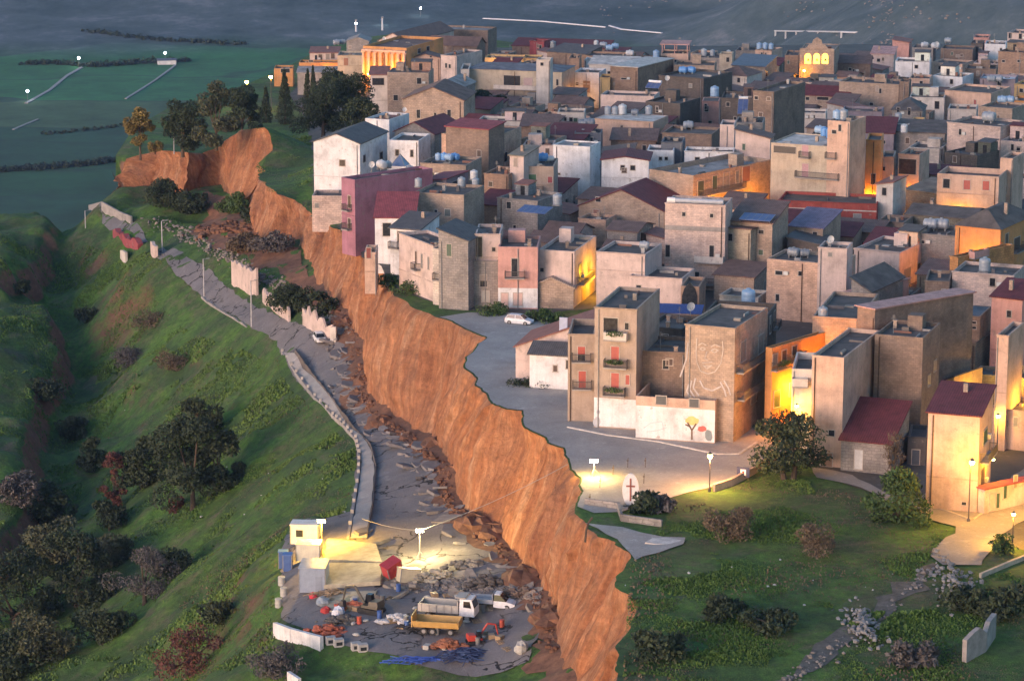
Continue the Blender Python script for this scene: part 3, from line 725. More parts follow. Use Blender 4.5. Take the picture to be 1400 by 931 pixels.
    if roof == 'flat' and clutter:
        if rn.random() < .45 and w > 5 and dd > 5:
            q = M(); x = -w+rn.uniform(.5, w-3.2); y = rn.uniform(dd*.45, dd-2.6); hh = rn.uniform(1.6, 2.3); q.box(x, x+rn.uniform(1.8,2.6), y, y+2.0, H['zr']+.003, H['zr']+hh); q.build('stair_hut', mat, root, color=col)
        for _ in range(rn.randint(0, 2)):
            q = M(); x = -w+rn.uniform(.6, max(.7, w-1)); y = rn.uniform(.6, max(.7, dd-1)); q.box(x, x+.45, y, y+.45, H['zr']+.003, H['zr']+.9); q.box(x-.08, x+.53, y-.08, y+.53, H['zr']+.903, H['zr']+1.0); q.build('chimney', 'block', root, color=C_['tan'])
        if rn.random() < .5:
            x = -w+rn.uniform(.4, w-.4); y = rn.uniform(.4, dd-.4); q = M(); q.tube((x,y,H['zr']), (x,y,H['zr']+2.4), .03, n=5)
            for k in range(5): q.tube((x-.35+.05*k, y, H['zr']+1.9+.12*k), (x+.35-.05*k, y, H['zr']+1.9+.12*k), .015, n=4)
            q.build('antenna', 'steel', root)
    if roof != 'flat' and rn.random() < .3:
        q = M(); x = -w*rn.uniform(.2,.8); y = dd*rn.uniform(.3,.7); q.box(x, x+.5, y, y+.5, h-.3, h+rise+.7); q.build('chimney', 'block', root, color=C_['tan'])
    if roof == 'flat' and w > 3.5 and dd > 4 and par > .15:
        z0 = H['zr']+.003
        for _ in range(rn.randint(2, 4)):
            q = M(); x = -w+rn.uniform(.5, w-1.2); y = rn.uniform(.4, dd-1.2); nm, a_, b_, c_ = rn.choice([('roof_box',.9,.6,.5),('roof_divider',2.2,.12,.35),('roof_divider',.15,1.8,.35),('roof_box',.5,.5,.8),('skylight',1.2,.9,.15),('crate',.4,.4,.4)]); q.box(x, min(x+a_, -.3), y, min(y+b_, dd-.3), z0, z0+c_*rn.uniform(.6,1.3))
            q.build(nm, 'concrete', root, color=rn.choice([(.4,.38,.36),(.2,.17,.15),(.28,.14,.1),(.12,.12,.13),(.35,.3,.25)]))
    if roof == 'flat' and clutter and w > 6.5 and dd > 6.5 and rn.random() < .6:
        q = M(); rw = w*rn.uniform(.3,.5); rd = dd*rn.uniform(.25,.4); x = rn.choice([-w+.23, -rw-.23]); rh = rn.uniform(1.7,2.5); z1 = H['zr']+.003
        q.box(x, x+rw, dd-rd-.23, dd-.23, z1, z1+rh); rr_ = q.build('roof_room', mat, root, color=tuple(min(.8, c*rn.uniform(.85,1.15)) for c in col))
        q = M(); q.hexa([(x-.2,dd-rd-.45,z1+rh+.004),(x+rw+.2,dd-rd-.45,z1+rh+.004),(x+rw+.2,dd-.1,z1+rh+.35),(x-.2,dd-.1,z1+rh+.35)],[(x-.2,dd-rd-.45,z1+rh+.12),(x+rw+.2,dd-rd-.45,z1+rh+.12),(x+rw+.2,dd-.1,z1+rh+.47),(x-.2,dd-.1,z1+rh+.47)]); q.build('roof_sheet', 'tiles', rr_, color=rn.choice([C_['rbrown'],C_['maroon'],C_['conc'],C_['slate'],C_['terracotta']]))
        q = M(); q.box(x+rw*.4, x+rw*.4+.8, dd-rd-.27, dd-rd-.235, z1+.05, z1+1.6); q.build('door', 'glass_dark', rr_)
    if h > 5 and rn.random() < .55:
        q = M(); x = -w*rn.choice([.06,.5,.9]); q.tube((x,-.09,-.5),(x,-.09,h-.3),.07,n=6); q.build('drainpipe', 'steel' if rn.random() < .5 else 'wood_dark', root)
    if mat == 'plaster' and h > 6 and rn.random() < .6 and not band:
        q = M(); zz = h/max(2, round(h/3.3))*rn.choice([1,2]); q.box(-w-.03, .03, -.06, -.002, zz, zz+.16); q.build('string_course', 'plaster', root, color=tuple(c*.8 for c in col))
    if roof == 'flat' and rn.random() < .6:
        q = M(); q.box(-w-.1, .1, -.12, -.002, h-.14, h+.05); q.build('cornice', 'concrete', root, color=tuple(c*.75 for c in col))
    for tk in tanks: put_tank(H, *tk)
    H['w0'] = (xL, xC, xR, yT); HOUSES[label] = H
    return H
# ---------------------------------------------------------------- rooftop tanks, dishes, panels
TCOL = dict(b=(.12,.30,.62), g=(.30,.34,.39), w=(.52,.54,.57), d=(.20,.23,.27), l=(.28,.42,.60))
TNAME = dict(b='blue', g='grey', w='white', d='dark grey', l='pale blue')
PROTO = {}
def tank_proto(kind):
    if kind in PROTO: return PROTO[kind]
    root = empty('water_tank', (0,0,-900)); PROTO[kind] = root; cap = []
    b = M()
    if kind == 'v':
        b.lathe([(.50,.10),(.55,.16),(.55,.38),(.535,.42),(.55,.46),(.55,.75),(.535,.79),(.55,.83),(.55,1.15),(.48,1.28),(.2,1.36)], 16); l = M(); l.lathe([(.2,1.365),(.2,1.44),(.12,1.46)], 10)
        s = M(); s.box(-.5,.5,-.5,.5,0,.098)
    else:
        o = M(); o.lathe([(.30,-.75),(.5,-.68),(.55,-.5),(.55,-.2),(.53,-.16),(.55,-.12),(.55,.2),(.53,.24),(.55,.28),(.55,.5),(.5,.68),(.30,.75)], 16); b.v = [(z, y, x+.68) for x, y, z in o.v]; b.f = [f[::-1] for f in o.f]; b.mi = o.mi
        l = M(); l.lathe([(.16,1.23),(.16,1.32),(.1,1.33)], 10)
        s = M(); s.box(-.5,-.35,-.45,.45,0,.22); s.box(.35,.5,-.45,.45,0,.22)
    kids = [b.build('tank_body', 'plastic', root, smooth=True), l.build('lid', 'plastic', root), s.build('stand', 'steel', root)]
    KIDS[root.name] = kids
    return root
def cp_tank(kind, col, loc, rz, sc, label, group):
    r = tank_proto(kind); c = r.copy(); COL.objects.link(c); c.location = loc; c.rotation_euler = (0,0,rz); c.scale = (sc,sc,sc); c['label'] = label; c['category'] = 'water tank'; c['group'] = group
    for k in KIDS[r.name]:
        q = k.copy(); COL.objects.link(q); q.parent = c; q.color = (*col, 1)
    return c
TANKS = []
def put_tank(H, kc, px, py, sc=1.0):
    """kc like 'vb'; px,py = pixel of the foot of the tank on the roof"""
    z = H['base'].z+H['zr']; p = unp(px, py, z); TANKS.append((H['label'], kc, p, sc, -H['ang']+random.uniform(-.5,.5), px))
ORD = ['leftmost', 'second from left', 'third from left', 'fourth from left', 'fifth from left', 'sixth from left', 'seventh from left', 'eighth from left']
def short(lab): return lab.split(' with ')[0].split(' beside ')[0].split(' behind ')[0].split(' under ')[0]
def flush_tanks():
    by = {}
    for t in TANKS: by.setdefault(t[0], []).append(t)
    for lab, ts in by.items():
        ts.sort(key=lambda t: t[5]); n = len(ts)
        for i, (l, kc, p, sc, rz, _) in enumerate(ts):
            nm = f"{TNAME[kc[1]]} {'upright' if kc[0]=='v' else 'lying'} water tank"
            pre = '' if n == 1 else (ORD[i]+' ' if i < n-1 else 'rightmost ')
            cp_tank(kc[0], TCOL[kc[1]], p, rz, sc, ' '.join(f"{pre}{nm} on roof of {short(lab)}".split()[:16]), 'water tanks on the roofs')
def dish(px, py, H, sc=1.0):
    z = H['base'].z+H['zr']; p = unp(px, py, z); r = empty('satellite_dish', p, R(200), 'white satellite dish on roof of '+short(H['label']), 'satellite dish', 'satellite dishes on the roofs'); r.scale = (sc,sc,sc)
    a = M(); a.tube((0,0,0),(0,0,1.0),.035,n=6); a.build('pole', 'steel', r)
    b = M(); o = M(); o.lathe([(.02,0),(.25,.03),(.45,.11),(.46,.13),(.25,.06),(.02,.03)], 14); b.v = [(x, z*1-.05, y+1.15) for x, y, z in o.v]; b.f = o.f; b.mi = o.mi; b.build('reflector', 'painted', r, color=(.75,.75,.75))
    c = M(); c.tube((0,0,.75),(0,.55,1.1),.015,n=4); c.tube((0,.5,1.1),(0,.6,1.12),.04,n=6); c.build('feed_arm', 'steel', r)
def solar(H, px, py, w, h, label, tilt=22, cyl=False, z=None):
    p = unp(px, py, (H['base'].z+H['zr']) if z is None else z); r = empty('solar_panel', p, -H['ang'], label, 'solar panel'); t = math.tan(R(tilt)); g = M()
    g.hexa([(0,0,.3),(w,0,.3),(w,h,.3+h*t),(0,h,.3+h*t)], [(0,0,.36),(w,0,.36),(w,h,.36+h*t),(0,h,.36+h*t)]); g.build('glass_panel', 'metal_sheet', r, color=(.10,.15,.32))
    f = M(); n = max(1, round(w/1.0))
    for i in range(n+1):
        x = w*i/n; f.hexa([(x-.03,0,.363),(x+.03,0,.363),(x+.03,h,.363+h*t),(x-.03,h,.363+h*t)], [(x-.03,0,.38),(x+.03,0,.38),(x+.03,h,.38+h*t),(x-.03,h,.38+h*t)])
    for x in (.1, w-.1): f.tube((x,h-.1,0),(x,h-.1,.3+(h-.1)*t),.03,n=4); f.tube((x,.1,0),(x,.1,.3),.03,n=4)
    f.build('frame', 'steel', r)
    if cyl:
        c = M(); c.tube((.1,h+.1,.6+h*t),(w-.1,h+.1,.6+h*t),.28,n=12); c.build('boiler', 'plastic', r, color=(.7,.72,.74), smooth=False)
flat('bell_glow', (1,.55,.04), .6, 2.2)
h = house
# ---------------------------------------------------------------- right foreground group
h(1265,1335,1353,569,702,'peach','pale three-storey corner house with maroon roof, lit by a yellow street lamp',roof='shed',rc='maroon',rise=1.6,mat='plaster',d=8,wins=[(1,1343,652,5,26,'door'),(1,1347,596,5,18,'door'),(0,1318,688,4,4)],balcs=[(1,1346,624,12)])
h(1352,1356,1425,640,682,'rose','long low row of garages along the lit street at the right edge',mat='plaster',a=55,h_=0) if False else None
h(1340,1345,1440,676,704,'rose','low pink row house with red roof strip beside the lit corner house',roof='shedb',rc='wine',a=52,d=26,mat='plaster',rise=.6,wins=[(1,1356,686,5,22,'garage',(.5,.4,.35)),(1,1364,684,4,20,'door'),(1,1374,672,3,18,'door'),(1,1388,658,3,16,'door')])
h(1149,1217,1242,607,650,'grey','low stone outbuilding with maroon tin roof beside the tall blank block',roof='shed',rc='maroon',rise=3.0,d=8.5,mat='stone',wins=[(0,1174,628,11,26,'door',(.55,.55,.55)),(1,1232,630,4,16,'door')])
h(1107,1150,1201,489,640,'peach','tall cream block with blank brown side wall above the olive tree',mat='plaster',d=16,wins=[(0,1137,592,8,8),(0,1130,628,16,18,'garage',(.28,.17,.12))],clutter=False)
h(1080,1108,1112,505,632,'pale','narrow white balcony bay on the left of the tall cream block',mat='plaster',wins=[(0,1090,600,6,18,'door')],balcs=[(0,1094,526,22,{'solid':True})],par=.9,clutter=False)
h(1108,1175,1202,436,13,'tan','tall tan block with blank wall and one upright tank',mat='block',d=16,wins=[(0,1161,452,2,5),(0,1111,467,3,3)],tanks=[('vg',1125,436,1.15)],clutter=False)
h(1192,1262,1286,462,14,'brown','big blank brown block with ragged parapet in the right middle',mat='block',d=9,wins=[(1,1270,520,3,14,'door'),(1,1278,500,3,14,'door'),(1,1272,560,3,14,'door')],rc='dark')
h(1168,1196,1262,432,15,'brown','long brown party wall building under a pink roof strip',mat='block',a=46,d=20,wins=[],roof='shedb',rc='pink',rise=.8)
h(1277,1337,1352,433,515,'brick','red-brown brick block under a pale flat slab roof',mat='block',par=.1,rc='steel',d=7,wins=[(0,1332,441,2,3),(0,1332,448,2,3)],tanks=[('vg',1309,428,1.6),('hd',1322,428,.9)],clutter=False)
h(1285,1332,1359,470,520,'olive','weathered stone wall house below the red-brown brick block',mat='stone',d=9,wins=[],clutter=False)
h(1357,1379,1400,459,14.5,'peach','peach house with brown shuttered balcony at the right edge',mat='plaster',d=8,wins=[(0,1367,469,15,20,'garage',(.12,.07,.06)),(0,1367,509,15,8,'garage',(.2,.08,.05))],clutter=False)
h(1352,1398,1420,410,11,'pink','pink rooftop house with maroon canopy at right edge',roof='shed',rc='maroon',mat='plaster',d=6)
h(1287,1304,1331,524,4.2,'ochre','small yellow house with dark lean-to roof between the brown blocks',roof='shedl',rc='slate',rise=.8,mat='plaster',a=40,d=7,wins=[(1,1316,532,5,8,'door')])
h(1332,1374,1380,514,548,'olive','olive courtyard wall house behind the maroon-roofed corner house',mat='stone',d=5,wins=[],clutter=False)
h(1375,1420,1440,519,552,'ochre','yellow lit low house with one small window at right edge',mat='plaster',d=7,wins=[(0,1382,528,7,7)],clutter=False)
h(1352,1408,1430,563,618,'peach','plain cream house with dark blue tarpaulin roof at right edge',mat='plaster',d=7,rc='slate',wins=[])
h(1240,1266,1268,598,3.5,'slate','dark blue iron shed in the gap beside the corner house',mat='plaster',d=6,wins=[(0,1252,625,10,20,'garage',(.07,.09,.13))],clutter=False)
# ---------------------------------------------------------------- central corner
J = h(776,812,814,457,577,'tan','left terrace wing of the four-storey house with red shutters',mat='plaster',d=9,par=.9,wins=[(0,795,484,10,20,'half','red'),(0,796,519,10,23,'sdoor','red')],balcs=[(0,795,493,26),(0,796,530,26)],clutter=False)
J = h(812,869,902,423,589,'tan','four-storey tan house with red shutters and planted balconies',mat='plaster',d=13,par=.5,wins=[(0,835,446,20,22),(0,857,446,4,9),(0,841,484,11,20,'sdoor','red'),(0,841,520,11,20,'sdoor','red'),(0,858,519,5,13,'shut','red'),(1,0,0,0,0)][:5],
  balcs=[(0,843,463,32,{'plants':True,'solid':True}),(0,843,501,32,{'plants':True}),(0,841,539,30,{'plants':True})],band=[(0,.3,4.0,'white')],clutter=False)
K = h(869,977,1003,548,607,'peach','low white-walled house with tree mural facing the square',mat='plaster',d=9,a=15,par=1.7,wins=[(0,904,547,14,11,'shut',(.08,.09,.10)),(0,949,551,13,11,'shut',(.08,.09,.10)),(1,990,585,9,26,'garage',(.22,.10,.07))],band=[(0,.2,4.3,'white')],clutter=False)
L = h(935,1005,1052,449,14.5,'tan','brick house with a large pale face drawn on its blank wall',mat='block',d=13,par=.5,wins=[(1,1016,480,7,26,'door'),(1,1040,470,7,24,'door'),(1,1030,540,7,20,'door')],balcs=[(1,1028,495,42),(1,1028,532,40)],clutter=False,rc='dark')
h(1048,1056,1100,476,11,'orange','row house with planted balconies along the orange-lit street',mat='plaster',a=40,d=14,par=.3,wins=[(1,1058,492,6,14,'door'),(1,1072,486,6,14,'door'),(1,1086,480,6,14,'door'),(1,1062,545,8,22,'door'),(1,1082,532,6,18,'door')],balcs=[(1,1064,503,20,{'plants':True}),(1,1085,492,20,{'plants':True})])
h(963,1050,1062,430,12,'conc','grey house with high parapet and a blue tank behind the mural house',mat='block',d=7,par=1.4,tanks=[('vl',1023,419,1.7)],rc='dark',clutter=False)
h(872,938,948,482,9.5,'brown','brown windowless house between the red-shuttered house and the mural house',mat='block',d=9,wins=[],rc='dark')
h(880,932,960,450,9,'dark','dark house with blue shuttered terrace behind the red-shuttered house',mat='block',d=8,rc='dark',wins=[])
h(705,852,868,482,4.4,'rose','long pale hall with sloping gable wall at the edge of the square',roof='gable',rc='terracotta',rise=4.6,d=10,mat='plaster',wins=(),a=14,rr=.8,seed=9)
h(724,800,806,488,535,'white','low white annex with dark roof at the foot of the pale hall',roof='shed',rc='slate',rise=.9,d=3,mat='plaster',a=14,wins=[],band=None)
h(860,932,950,381,430,'rose','low blank pink-white wall house left of the pointed arch',mat='plaster',d=8,wins=[],clutter=False)
h(815,881,905,348,424,'rose','tall blank pink-white house with a small tank on its roof edge',mat='plaster',d=9,wins=[(0,874,384,9,2)],tanks=[('hg',881,341,1.0)],clutter=False)
Q = h(930,956,965,392,7,'brick','house with a pointed arch in its wall',mat='block',d=7,wins=[],clutter=False)
h(736,785,816,344,421,'rose','pale blank house with yellow-lit street front',mat='plaster',d=13,wins=[(0,741,369,5,5),(1,793,372,4,22,'door'),(1,805,365,4,14,'door'),(1,798,405,5,18,'garage',(.5,.35,.15)),(1,809,398,5,16,'garage',(.5,.35,.15))],balcs=[(1,797,383,15)])
h(724,784,793,394,423,'tan','low rubble-stone gabled house beside the silver car',roof='gable',rc='tan',rise=1.4,mat='stone',d=8,wins=[])
h(681,735,738,338,423,'pink','pink two-storey house with balcony above a white ground floor',mat='plaster',d=9,wins=[(0,704,366,9,24,'win'),(0,690,410,9,18,'garage',(.6,.42,.38)),(0,708,409,12,16,'garage',(.6,.42,.38))],balcs=[(0,704,379,27)],band=[(0,.2,3.2,'white')])
h(645,682,684,357,420,'grey','peeling grey two-storey house left of the pink house',mat='stone',d=8,wins=[(0,661,384,9,16,'half'),(0,664,405,10,14,'garage',(.4,.38,.35))])
h(650,684,688,320,11,'rose','tall narrow peeling tower house behind the grey peeling house',mat='plaster',d=8,wins=[(0,655,338,8,28,'win'),(0,675,341,4,5)])
h(618,646,648,345,413,'grey','narrow dark-shadowed house between two peeling houses',mat='stone',d=8,wins=[(0,632,362,5,14,'door')],clutter=False)
# corner house with chamfered front
X1 = h(592,623,644,342,419,'pale','weathered pale corner house with chamfered front and balcony',mat='stone',d=9,a=22,wins=[(0,606,366,9,20,'door'),(0,608,404,9,20,'garage',(.5,.4,.36)),(1,634,372,6,16,'door')],balcs=[(0,607,382,28)],clutter=False)
X2 = h(546,593,596,336,413,'rose','pink peeling wing running back from the chamfered corner house',mat='plaster',d=5,a=62,deep=.8,wins=[(0,577,357,4,18,'door'),(0,586,360,4,16,'shut'),(0,569,352,5,16,'door')],balcs=[(0,572,368,14)],clutter=False)
h(600,640,665,330,10.5,'grey','grey-roofed house rising behind the chamfered corner house',roof='shedr',rc='slate',rise=1.5,mat='stone',d=8,wins=[(0,614,342,7,16,'door')])
h(534,574,602,315,379,'white','white house with dark slate lean-to roof at the cliff edge',roof='shed',rc='slate',rise=1.2,mat='plaster',d=8,wins=[(0,550,324,14,14),(0,559,322,8,9,'win')],balcs=[(0,540,338,14)])
h(513,567,572,298,361,'white','white house with maroon hipped roof near the cliff edge',roof='shed',rc='wine',rise=2.6,mat='plaster',d=8,wins=[(0,529,314,11,17)],clutter=False)
h(499,514,516,345,6.2,'peach','broken pink house wall at the very lip of the cliff',mat='plaster',d=6,wins=[(0,504,346,6,14,'garage',(.25,.07,.06))],clutter=False,par=1.2,deep=.3)
h(468,485,541,246,12.5,'mauve','mauve house with long blank side wall above the cliff',mat='plaster',a=48,d=17,deep=.5,wins=[(0,478,276,6,16,'door'),(0,478,306,6,14,'door')],balcs=[(0,477,287,14),(0,477,313,14)],tanks=[('hw',522,232,1.3),('hg',531,230,1.0)],clutter=False)
h(541,576,592,244,9,'peach','peach rooftop house right of the mauve house',mat='plaster',d=8,wins=[],tanks=[('vg',560,240,1.25)],clutter=False)
h(430,493,532,197,291,'white','tall white gabled house standing alone at the cliff edge',roof='gable',rc='slate',rise=1.6,mat='plaster',d=15,wins=[(0,468,223,8,8),(1,498,217,3,9),(1,521,213,4,9)],name='house')
h(427,470,475,268,5,'rose','low extension at the foot of the tall white gabled house',mat='stone',d=6,wins=[],clutter=False)
h(500,532,560,164,10,'white','white house with red parapet behind the grey gable roof',mat='plaster',d=9,rc='terracotta',wins=[])
h(533,572,589,193,9,'white','white terraced house with dark side wall in the upper left',mat='plaster',d=9,wins=[(0,543,209,5,8),(0,563,210,4,9)],clutter=False)
h(540,594,634,184,8,'grey','house with broad maroon gabled roof in the upper left',roof='gable',rc='maroon',rise=2.0,mat='block',d=12,wins=[])
h(604,679,714,187,10,'peach','big blank tan house with maroon canopy on its terrace',mat='block',d=13,wins=[(1,691,215,5,12)],par=.4,clutter=False)
h(610,668,690,178,11.8,'brown','maroon canopy shed on top of the blank tan house',roof='shed',rc='wine',rise=.6,mat='block',d=6,wins=[],name='roof_shed',cat='shed')
h(575,637,659,226,8,'tan','low tan house carrying a row of pale blue tanks',mat='block',d=9,tanks=[('vl',599,220,1.0),('vb',607,220,1.05),('hl',614,221,1.1),('hb',622,220,1.1)],rc='dark',wins=[],clutter=False)
h(577,610,641,250,7.5,'lilac','house with long maroon shed roof right of the mauve house',roof='shedl',rc='wine',rise=.6,mat='plaster',d=9,wins=[(1,622,252,8,8)])
AJ = h(566,634,663,267,10,'tan','tan flat-roofed house with one shuttered window above the cliff',mat='block',d=10,wins=[(0,612,291,8,9,'shut',(.10,.13,.13)),(0,596,291,4,8)],tanks=[('vg',572,256,1.1),('vg',631,256,1.2),('vw',648,246,1.2),('vg',650,256,1.1)],clutter=False)
h(662,695,716,239,9,'brick','small brick house with dark side wall in the left middle',mat='block',d=8,wins=[])
AL = h(697,757,763,228,10,'tan','tan house with a green door and terrace',mat='plaster',d=9,wins=[(0,728,248,10,18,'door','green'),(0,752,246,6,8,'shut','wine'),(0,706,245,7,6,'shut')],balcs=[(0,728,262,30)],tanks=[('hb',742,222,1.3),('hw',752,222,.9)],clutter=False)
h(697,716,737,214,12,'rose','roof hut with green tiles on the tan terrace house',roof='shed',rc='olive',rise=.8,mat='plaster',d=6,wins=[(0,705,222,5,11,'door')])
h(680,735,770,275,8,'grey','cluttered grey low roof left of the white tower',mat='stone',rc='dark',d=9,wins=[],tanks=[('vg',762,281,1.4)])
h(756,806,821,201,280,'white','tall plain white tower house in the middle of town',mat='plaster',d=6,wins=[(0,764,238,3,2)],par=.3,rc='grey',clutter=False)
h(822,887,890,220,9.5,'white','blank white chamfered gable wall right of the white tower',mat='plaster',d=9,wins=[],roof='gable',rise=.6,rc='maroon')
AO = h(887,948,1040,240,10,'tan','long tan house with orange-lit street front and roof terrace',mat='block',a=42,d=22,wins=[(1,958,258,8,20,'door',(.06,.09,.07)),(1,977,250,6,18,'door'),(1,993,247,8,20,'door'),(1,1008,242,4,16,'door'),(1,1020,238,10,20,'garage',(.25,.12,.09))],balcs=[(1,985,262,60)],par=.9,rc='grey')
h(791,908,962,290,335,'tan','broad gabled house under a big maroon corrugated roof',roof='gable',rc='maroon',rise=3.2,mat='block',d=12,a=22,wins=[(0,818,273,7,6),(0,815,293,8,12,'shut',(.25,.12,.1))])
h(842,887,906,294,4.5,'peach','low peach lean-to with maroon roof in front of the gabled house',roof='shed',rc='maroon',rise=.7,mat='plaster',d=5,wins=[(0,852,297,9,9,'shut','wine')])
AR = h(908,990,1000,281,398,'rose','tall pink-grey block with pipes along its roof and balconies below',mat='block',d=7,wins=[(0,935,293,4,5),(0,973,295,4,5),(0,912,343,6,16,'win'),(0,973,344,6,16,'win'),(0,952,378,8,12,'win')],balcs=[(0,970,358,40,{'solid':True}),(0,968,388,40)],clutter=False,band=[(0,9.2,9.9,'grey')])
AS2 = h(995,1056,1078,306,10,'tan','house with brown roof carrying a large solar panel',roof='shed',rc='rbrown',rise=1.8,mat='block',d=9,wins=[])
AS = h(989,1025,1058,317,395,'sand','tall blank olive-cream block in the centre of town',roof='shedb',rc='rbrown',rise=.3,mat='block',d=10,wins=[])
AU = h(1047,1144,1168,362,445,'peach','large pink-tan block with ragged parapet in the right centre',mat='block',d=8,wins=[(0,1065,373,10,5),(0,1094,374,5,6),(0,1063,407,5,9),(1,1153,380,4,11,'door'),(1,1160,376,4,11,'door')],tanks=[('hd',1085,352,1.2),('hd',1100,352,1.0)],clutter=False)
h(1116,1158,1166,340,12,'rose','small roof hut on the large pink-tan block',mat='plaster',d=5,wins=[(0,1135,348,5,5,'shut')],clutter=False,name='roof_hut',cat='roof hut')
h(1162,1190,1230,399,7.5,'grey','low house with broad grey sloping roof in the right centre',roof='shedr',rc='conc',rise=1.6,mat='block',d=12,a=30,wins=[],rmat='roofing')
h(1144,1180,1230,408,6,'pink','pink low house with red and pink corrugated roof strips',roof='shedl',rc='pink',rise=.9,mat='plaster',a=40,d=12,wins=[(1,1190,410,4,8,'door')])
AW = h(1166,1228,1268,346,408,'rose','pinkish block with an orange-lit street side right of centre',mat='plaster',d=12,wins=[(1,1240,378,9,22,'garage',(.16,.19,.26)),(1,1256,368,4,16,'door')],balcs=[(1,1250,390,30)],rc='dark')
AX = h(1063,1197,1201,279,333,'red','long red house with white string course above a pale ground floor',mat='plaster',d=9,a=13,wins=[(0,1172,299,10,12,'shut',(.28,.28,.28)),(0,1182,324,5,6)],band=[(0,.2,2.6,'rose'),(0,5.3,5.5,'pale')],clutter=False)
h(1196,1219,1237,254,331,'pale','narrow white tower house at the right end of the red house',mat='plaster',d=7,wins=[(0,1209,262,6,10)],roof='shedl',rc='terracotta',rise=.5)
h(1078,1125,1150,313,7.5,'tan','low house with purple corrugated lean-to roof below the red house',roof='shed',rc='purple',rise=1.4,mat='block',d=9,wins=[])
h(1075,1120,1135,335,6,'slate','tumbledown dark shed in front of the purple-roofed house',roof='shedr',rc='slate',rise=.8,mat='block',d=7,wins=[])
BA = h(1052,1153,1184,202,14.5,'sand','tall cream apartment house with balconies and a cluster of blue tanks',mat='plaster',d=12,wins=[(0,1101,206,9,14,'shut',(.42,.25,.28)),(0,1137,207,9,14,'shut',(.42,.25,.28)),(0,1101,233,9,17,'shut',(.42,.25,.28)),(0,1137,234,9,17,'shut',(.42,.25,.28)),(0,1073,205,32,9,'garage',(.05,.05,.05))],
  balcs=[(0,1101,215,15),(0,1137,216,15),(0,1118,243,62)],par=.25,rc='pale',tanks=[('vb',1127,187,1.2),('vb',1135,190,1.3),('vb',1146,190,1.4),('vb',1155,188,1.2),('vb',1163,189,1.2),('hl',1121,184,1.2)],clutter=False)
h(1128,1162,1184,167,19,'peach','upper peach stair block behind the blue tanks',mat='plaster',d=7,wins=[],tanks=[('vl',1144,165,1.3),('vg',1153,165,1.4)],clutter=False)
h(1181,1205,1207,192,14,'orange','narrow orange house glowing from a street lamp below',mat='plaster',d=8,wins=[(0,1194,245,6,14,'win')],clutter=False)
h(1203,1222,1225,215,10,'peach','small peach house with one square window in the right middle',mat='plaster',d=7,wins=[(0,1208,231,4,5)],clutter=False)
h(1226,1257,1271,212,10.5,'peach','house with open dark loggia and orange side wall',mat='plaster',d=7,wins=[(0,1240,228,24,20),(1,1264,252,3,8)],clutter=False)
h(1228,1242,1245,232,9,'pale','small pale terrace wall below the dark loggia house',mat='plaster',d=3,wins=[],clutter=False) if False else None
BE = h(1279,1366,1378,242,10,'peach','pink house with red shutters and a roof terrace at right',mat='plaster',d=8,wins=[(0,1294,251,9,12,'win'),(0,1322,253,9,12,'shut','red'),(0,1348,254,9,12,'shut','red')],par=1.0,rc='dark',clutter=False)
h(1364,1385,1400,217,12,'peach','tall narrow peach tower on the right of the pink house',mat='plaster',d=7,wins=[(0,1374,258,5,12,'shut','red')],clutter=False)
h(1236,1304,1346,268,6,'olive','low dark-roofed courtyard house with moss-covered roof',roof='shed',rc='olive',rise=.8,mat='stone',d=9,wins=[],rmat='roofing')
h(1238,1330,1350,300,5,'olive','old low stable with dark moss roof behind the two grey tanks',roof='gablex',rc='dark',rise=1.0,mat='stone',d=9,wins=[],rmat='roofing')
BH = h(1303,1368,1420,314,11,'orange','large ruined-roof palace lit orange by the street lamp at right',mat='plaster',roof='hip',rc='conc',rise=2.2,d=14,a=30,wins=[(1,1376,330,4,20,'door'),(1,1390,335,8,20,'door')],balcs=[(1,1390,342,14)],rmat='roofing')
h(1256,1306,1326,323,8.5,'grey','grey block with two pale tanks on its roof at right',mat='block',d=8,wins=[(0,1262,331,3,4)],tanks=[('hg',1272,315,1.5),('hg',1287,315,1.5)],clutter=False)
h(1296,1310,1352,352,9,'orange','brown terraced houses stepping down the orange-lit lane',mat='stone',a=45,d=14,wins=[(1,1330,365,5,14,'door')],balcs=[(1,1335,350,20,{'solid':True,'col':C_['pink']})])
h(1262,1298,1302,385,9,'brown','brown house end at the foot of the orange-lit lane',mat='stone',d=8,wins=[(0,1290,402,4,12,'door')])
h(1299,1386,1402,377,10,'rose','broad blank grey-pink wall house below the bright lamp',mat='block',d=8,wins=[],tanks=[('vg',1346,372,1.5)],clutter=False)
h(1266,1296,1300,400,6,'ochre','yellow-lit recess house between the pink block and the brown blocks',mat='plaster',d=7,wins=[(0,1280,410,8,14,'garage',(.5,.3,.1))],clutter=False)
h(1228,1260,1280,424,6,'brown','stepped brown wall house under the yellow-lit recess',mat='block',d=7,wins=[])
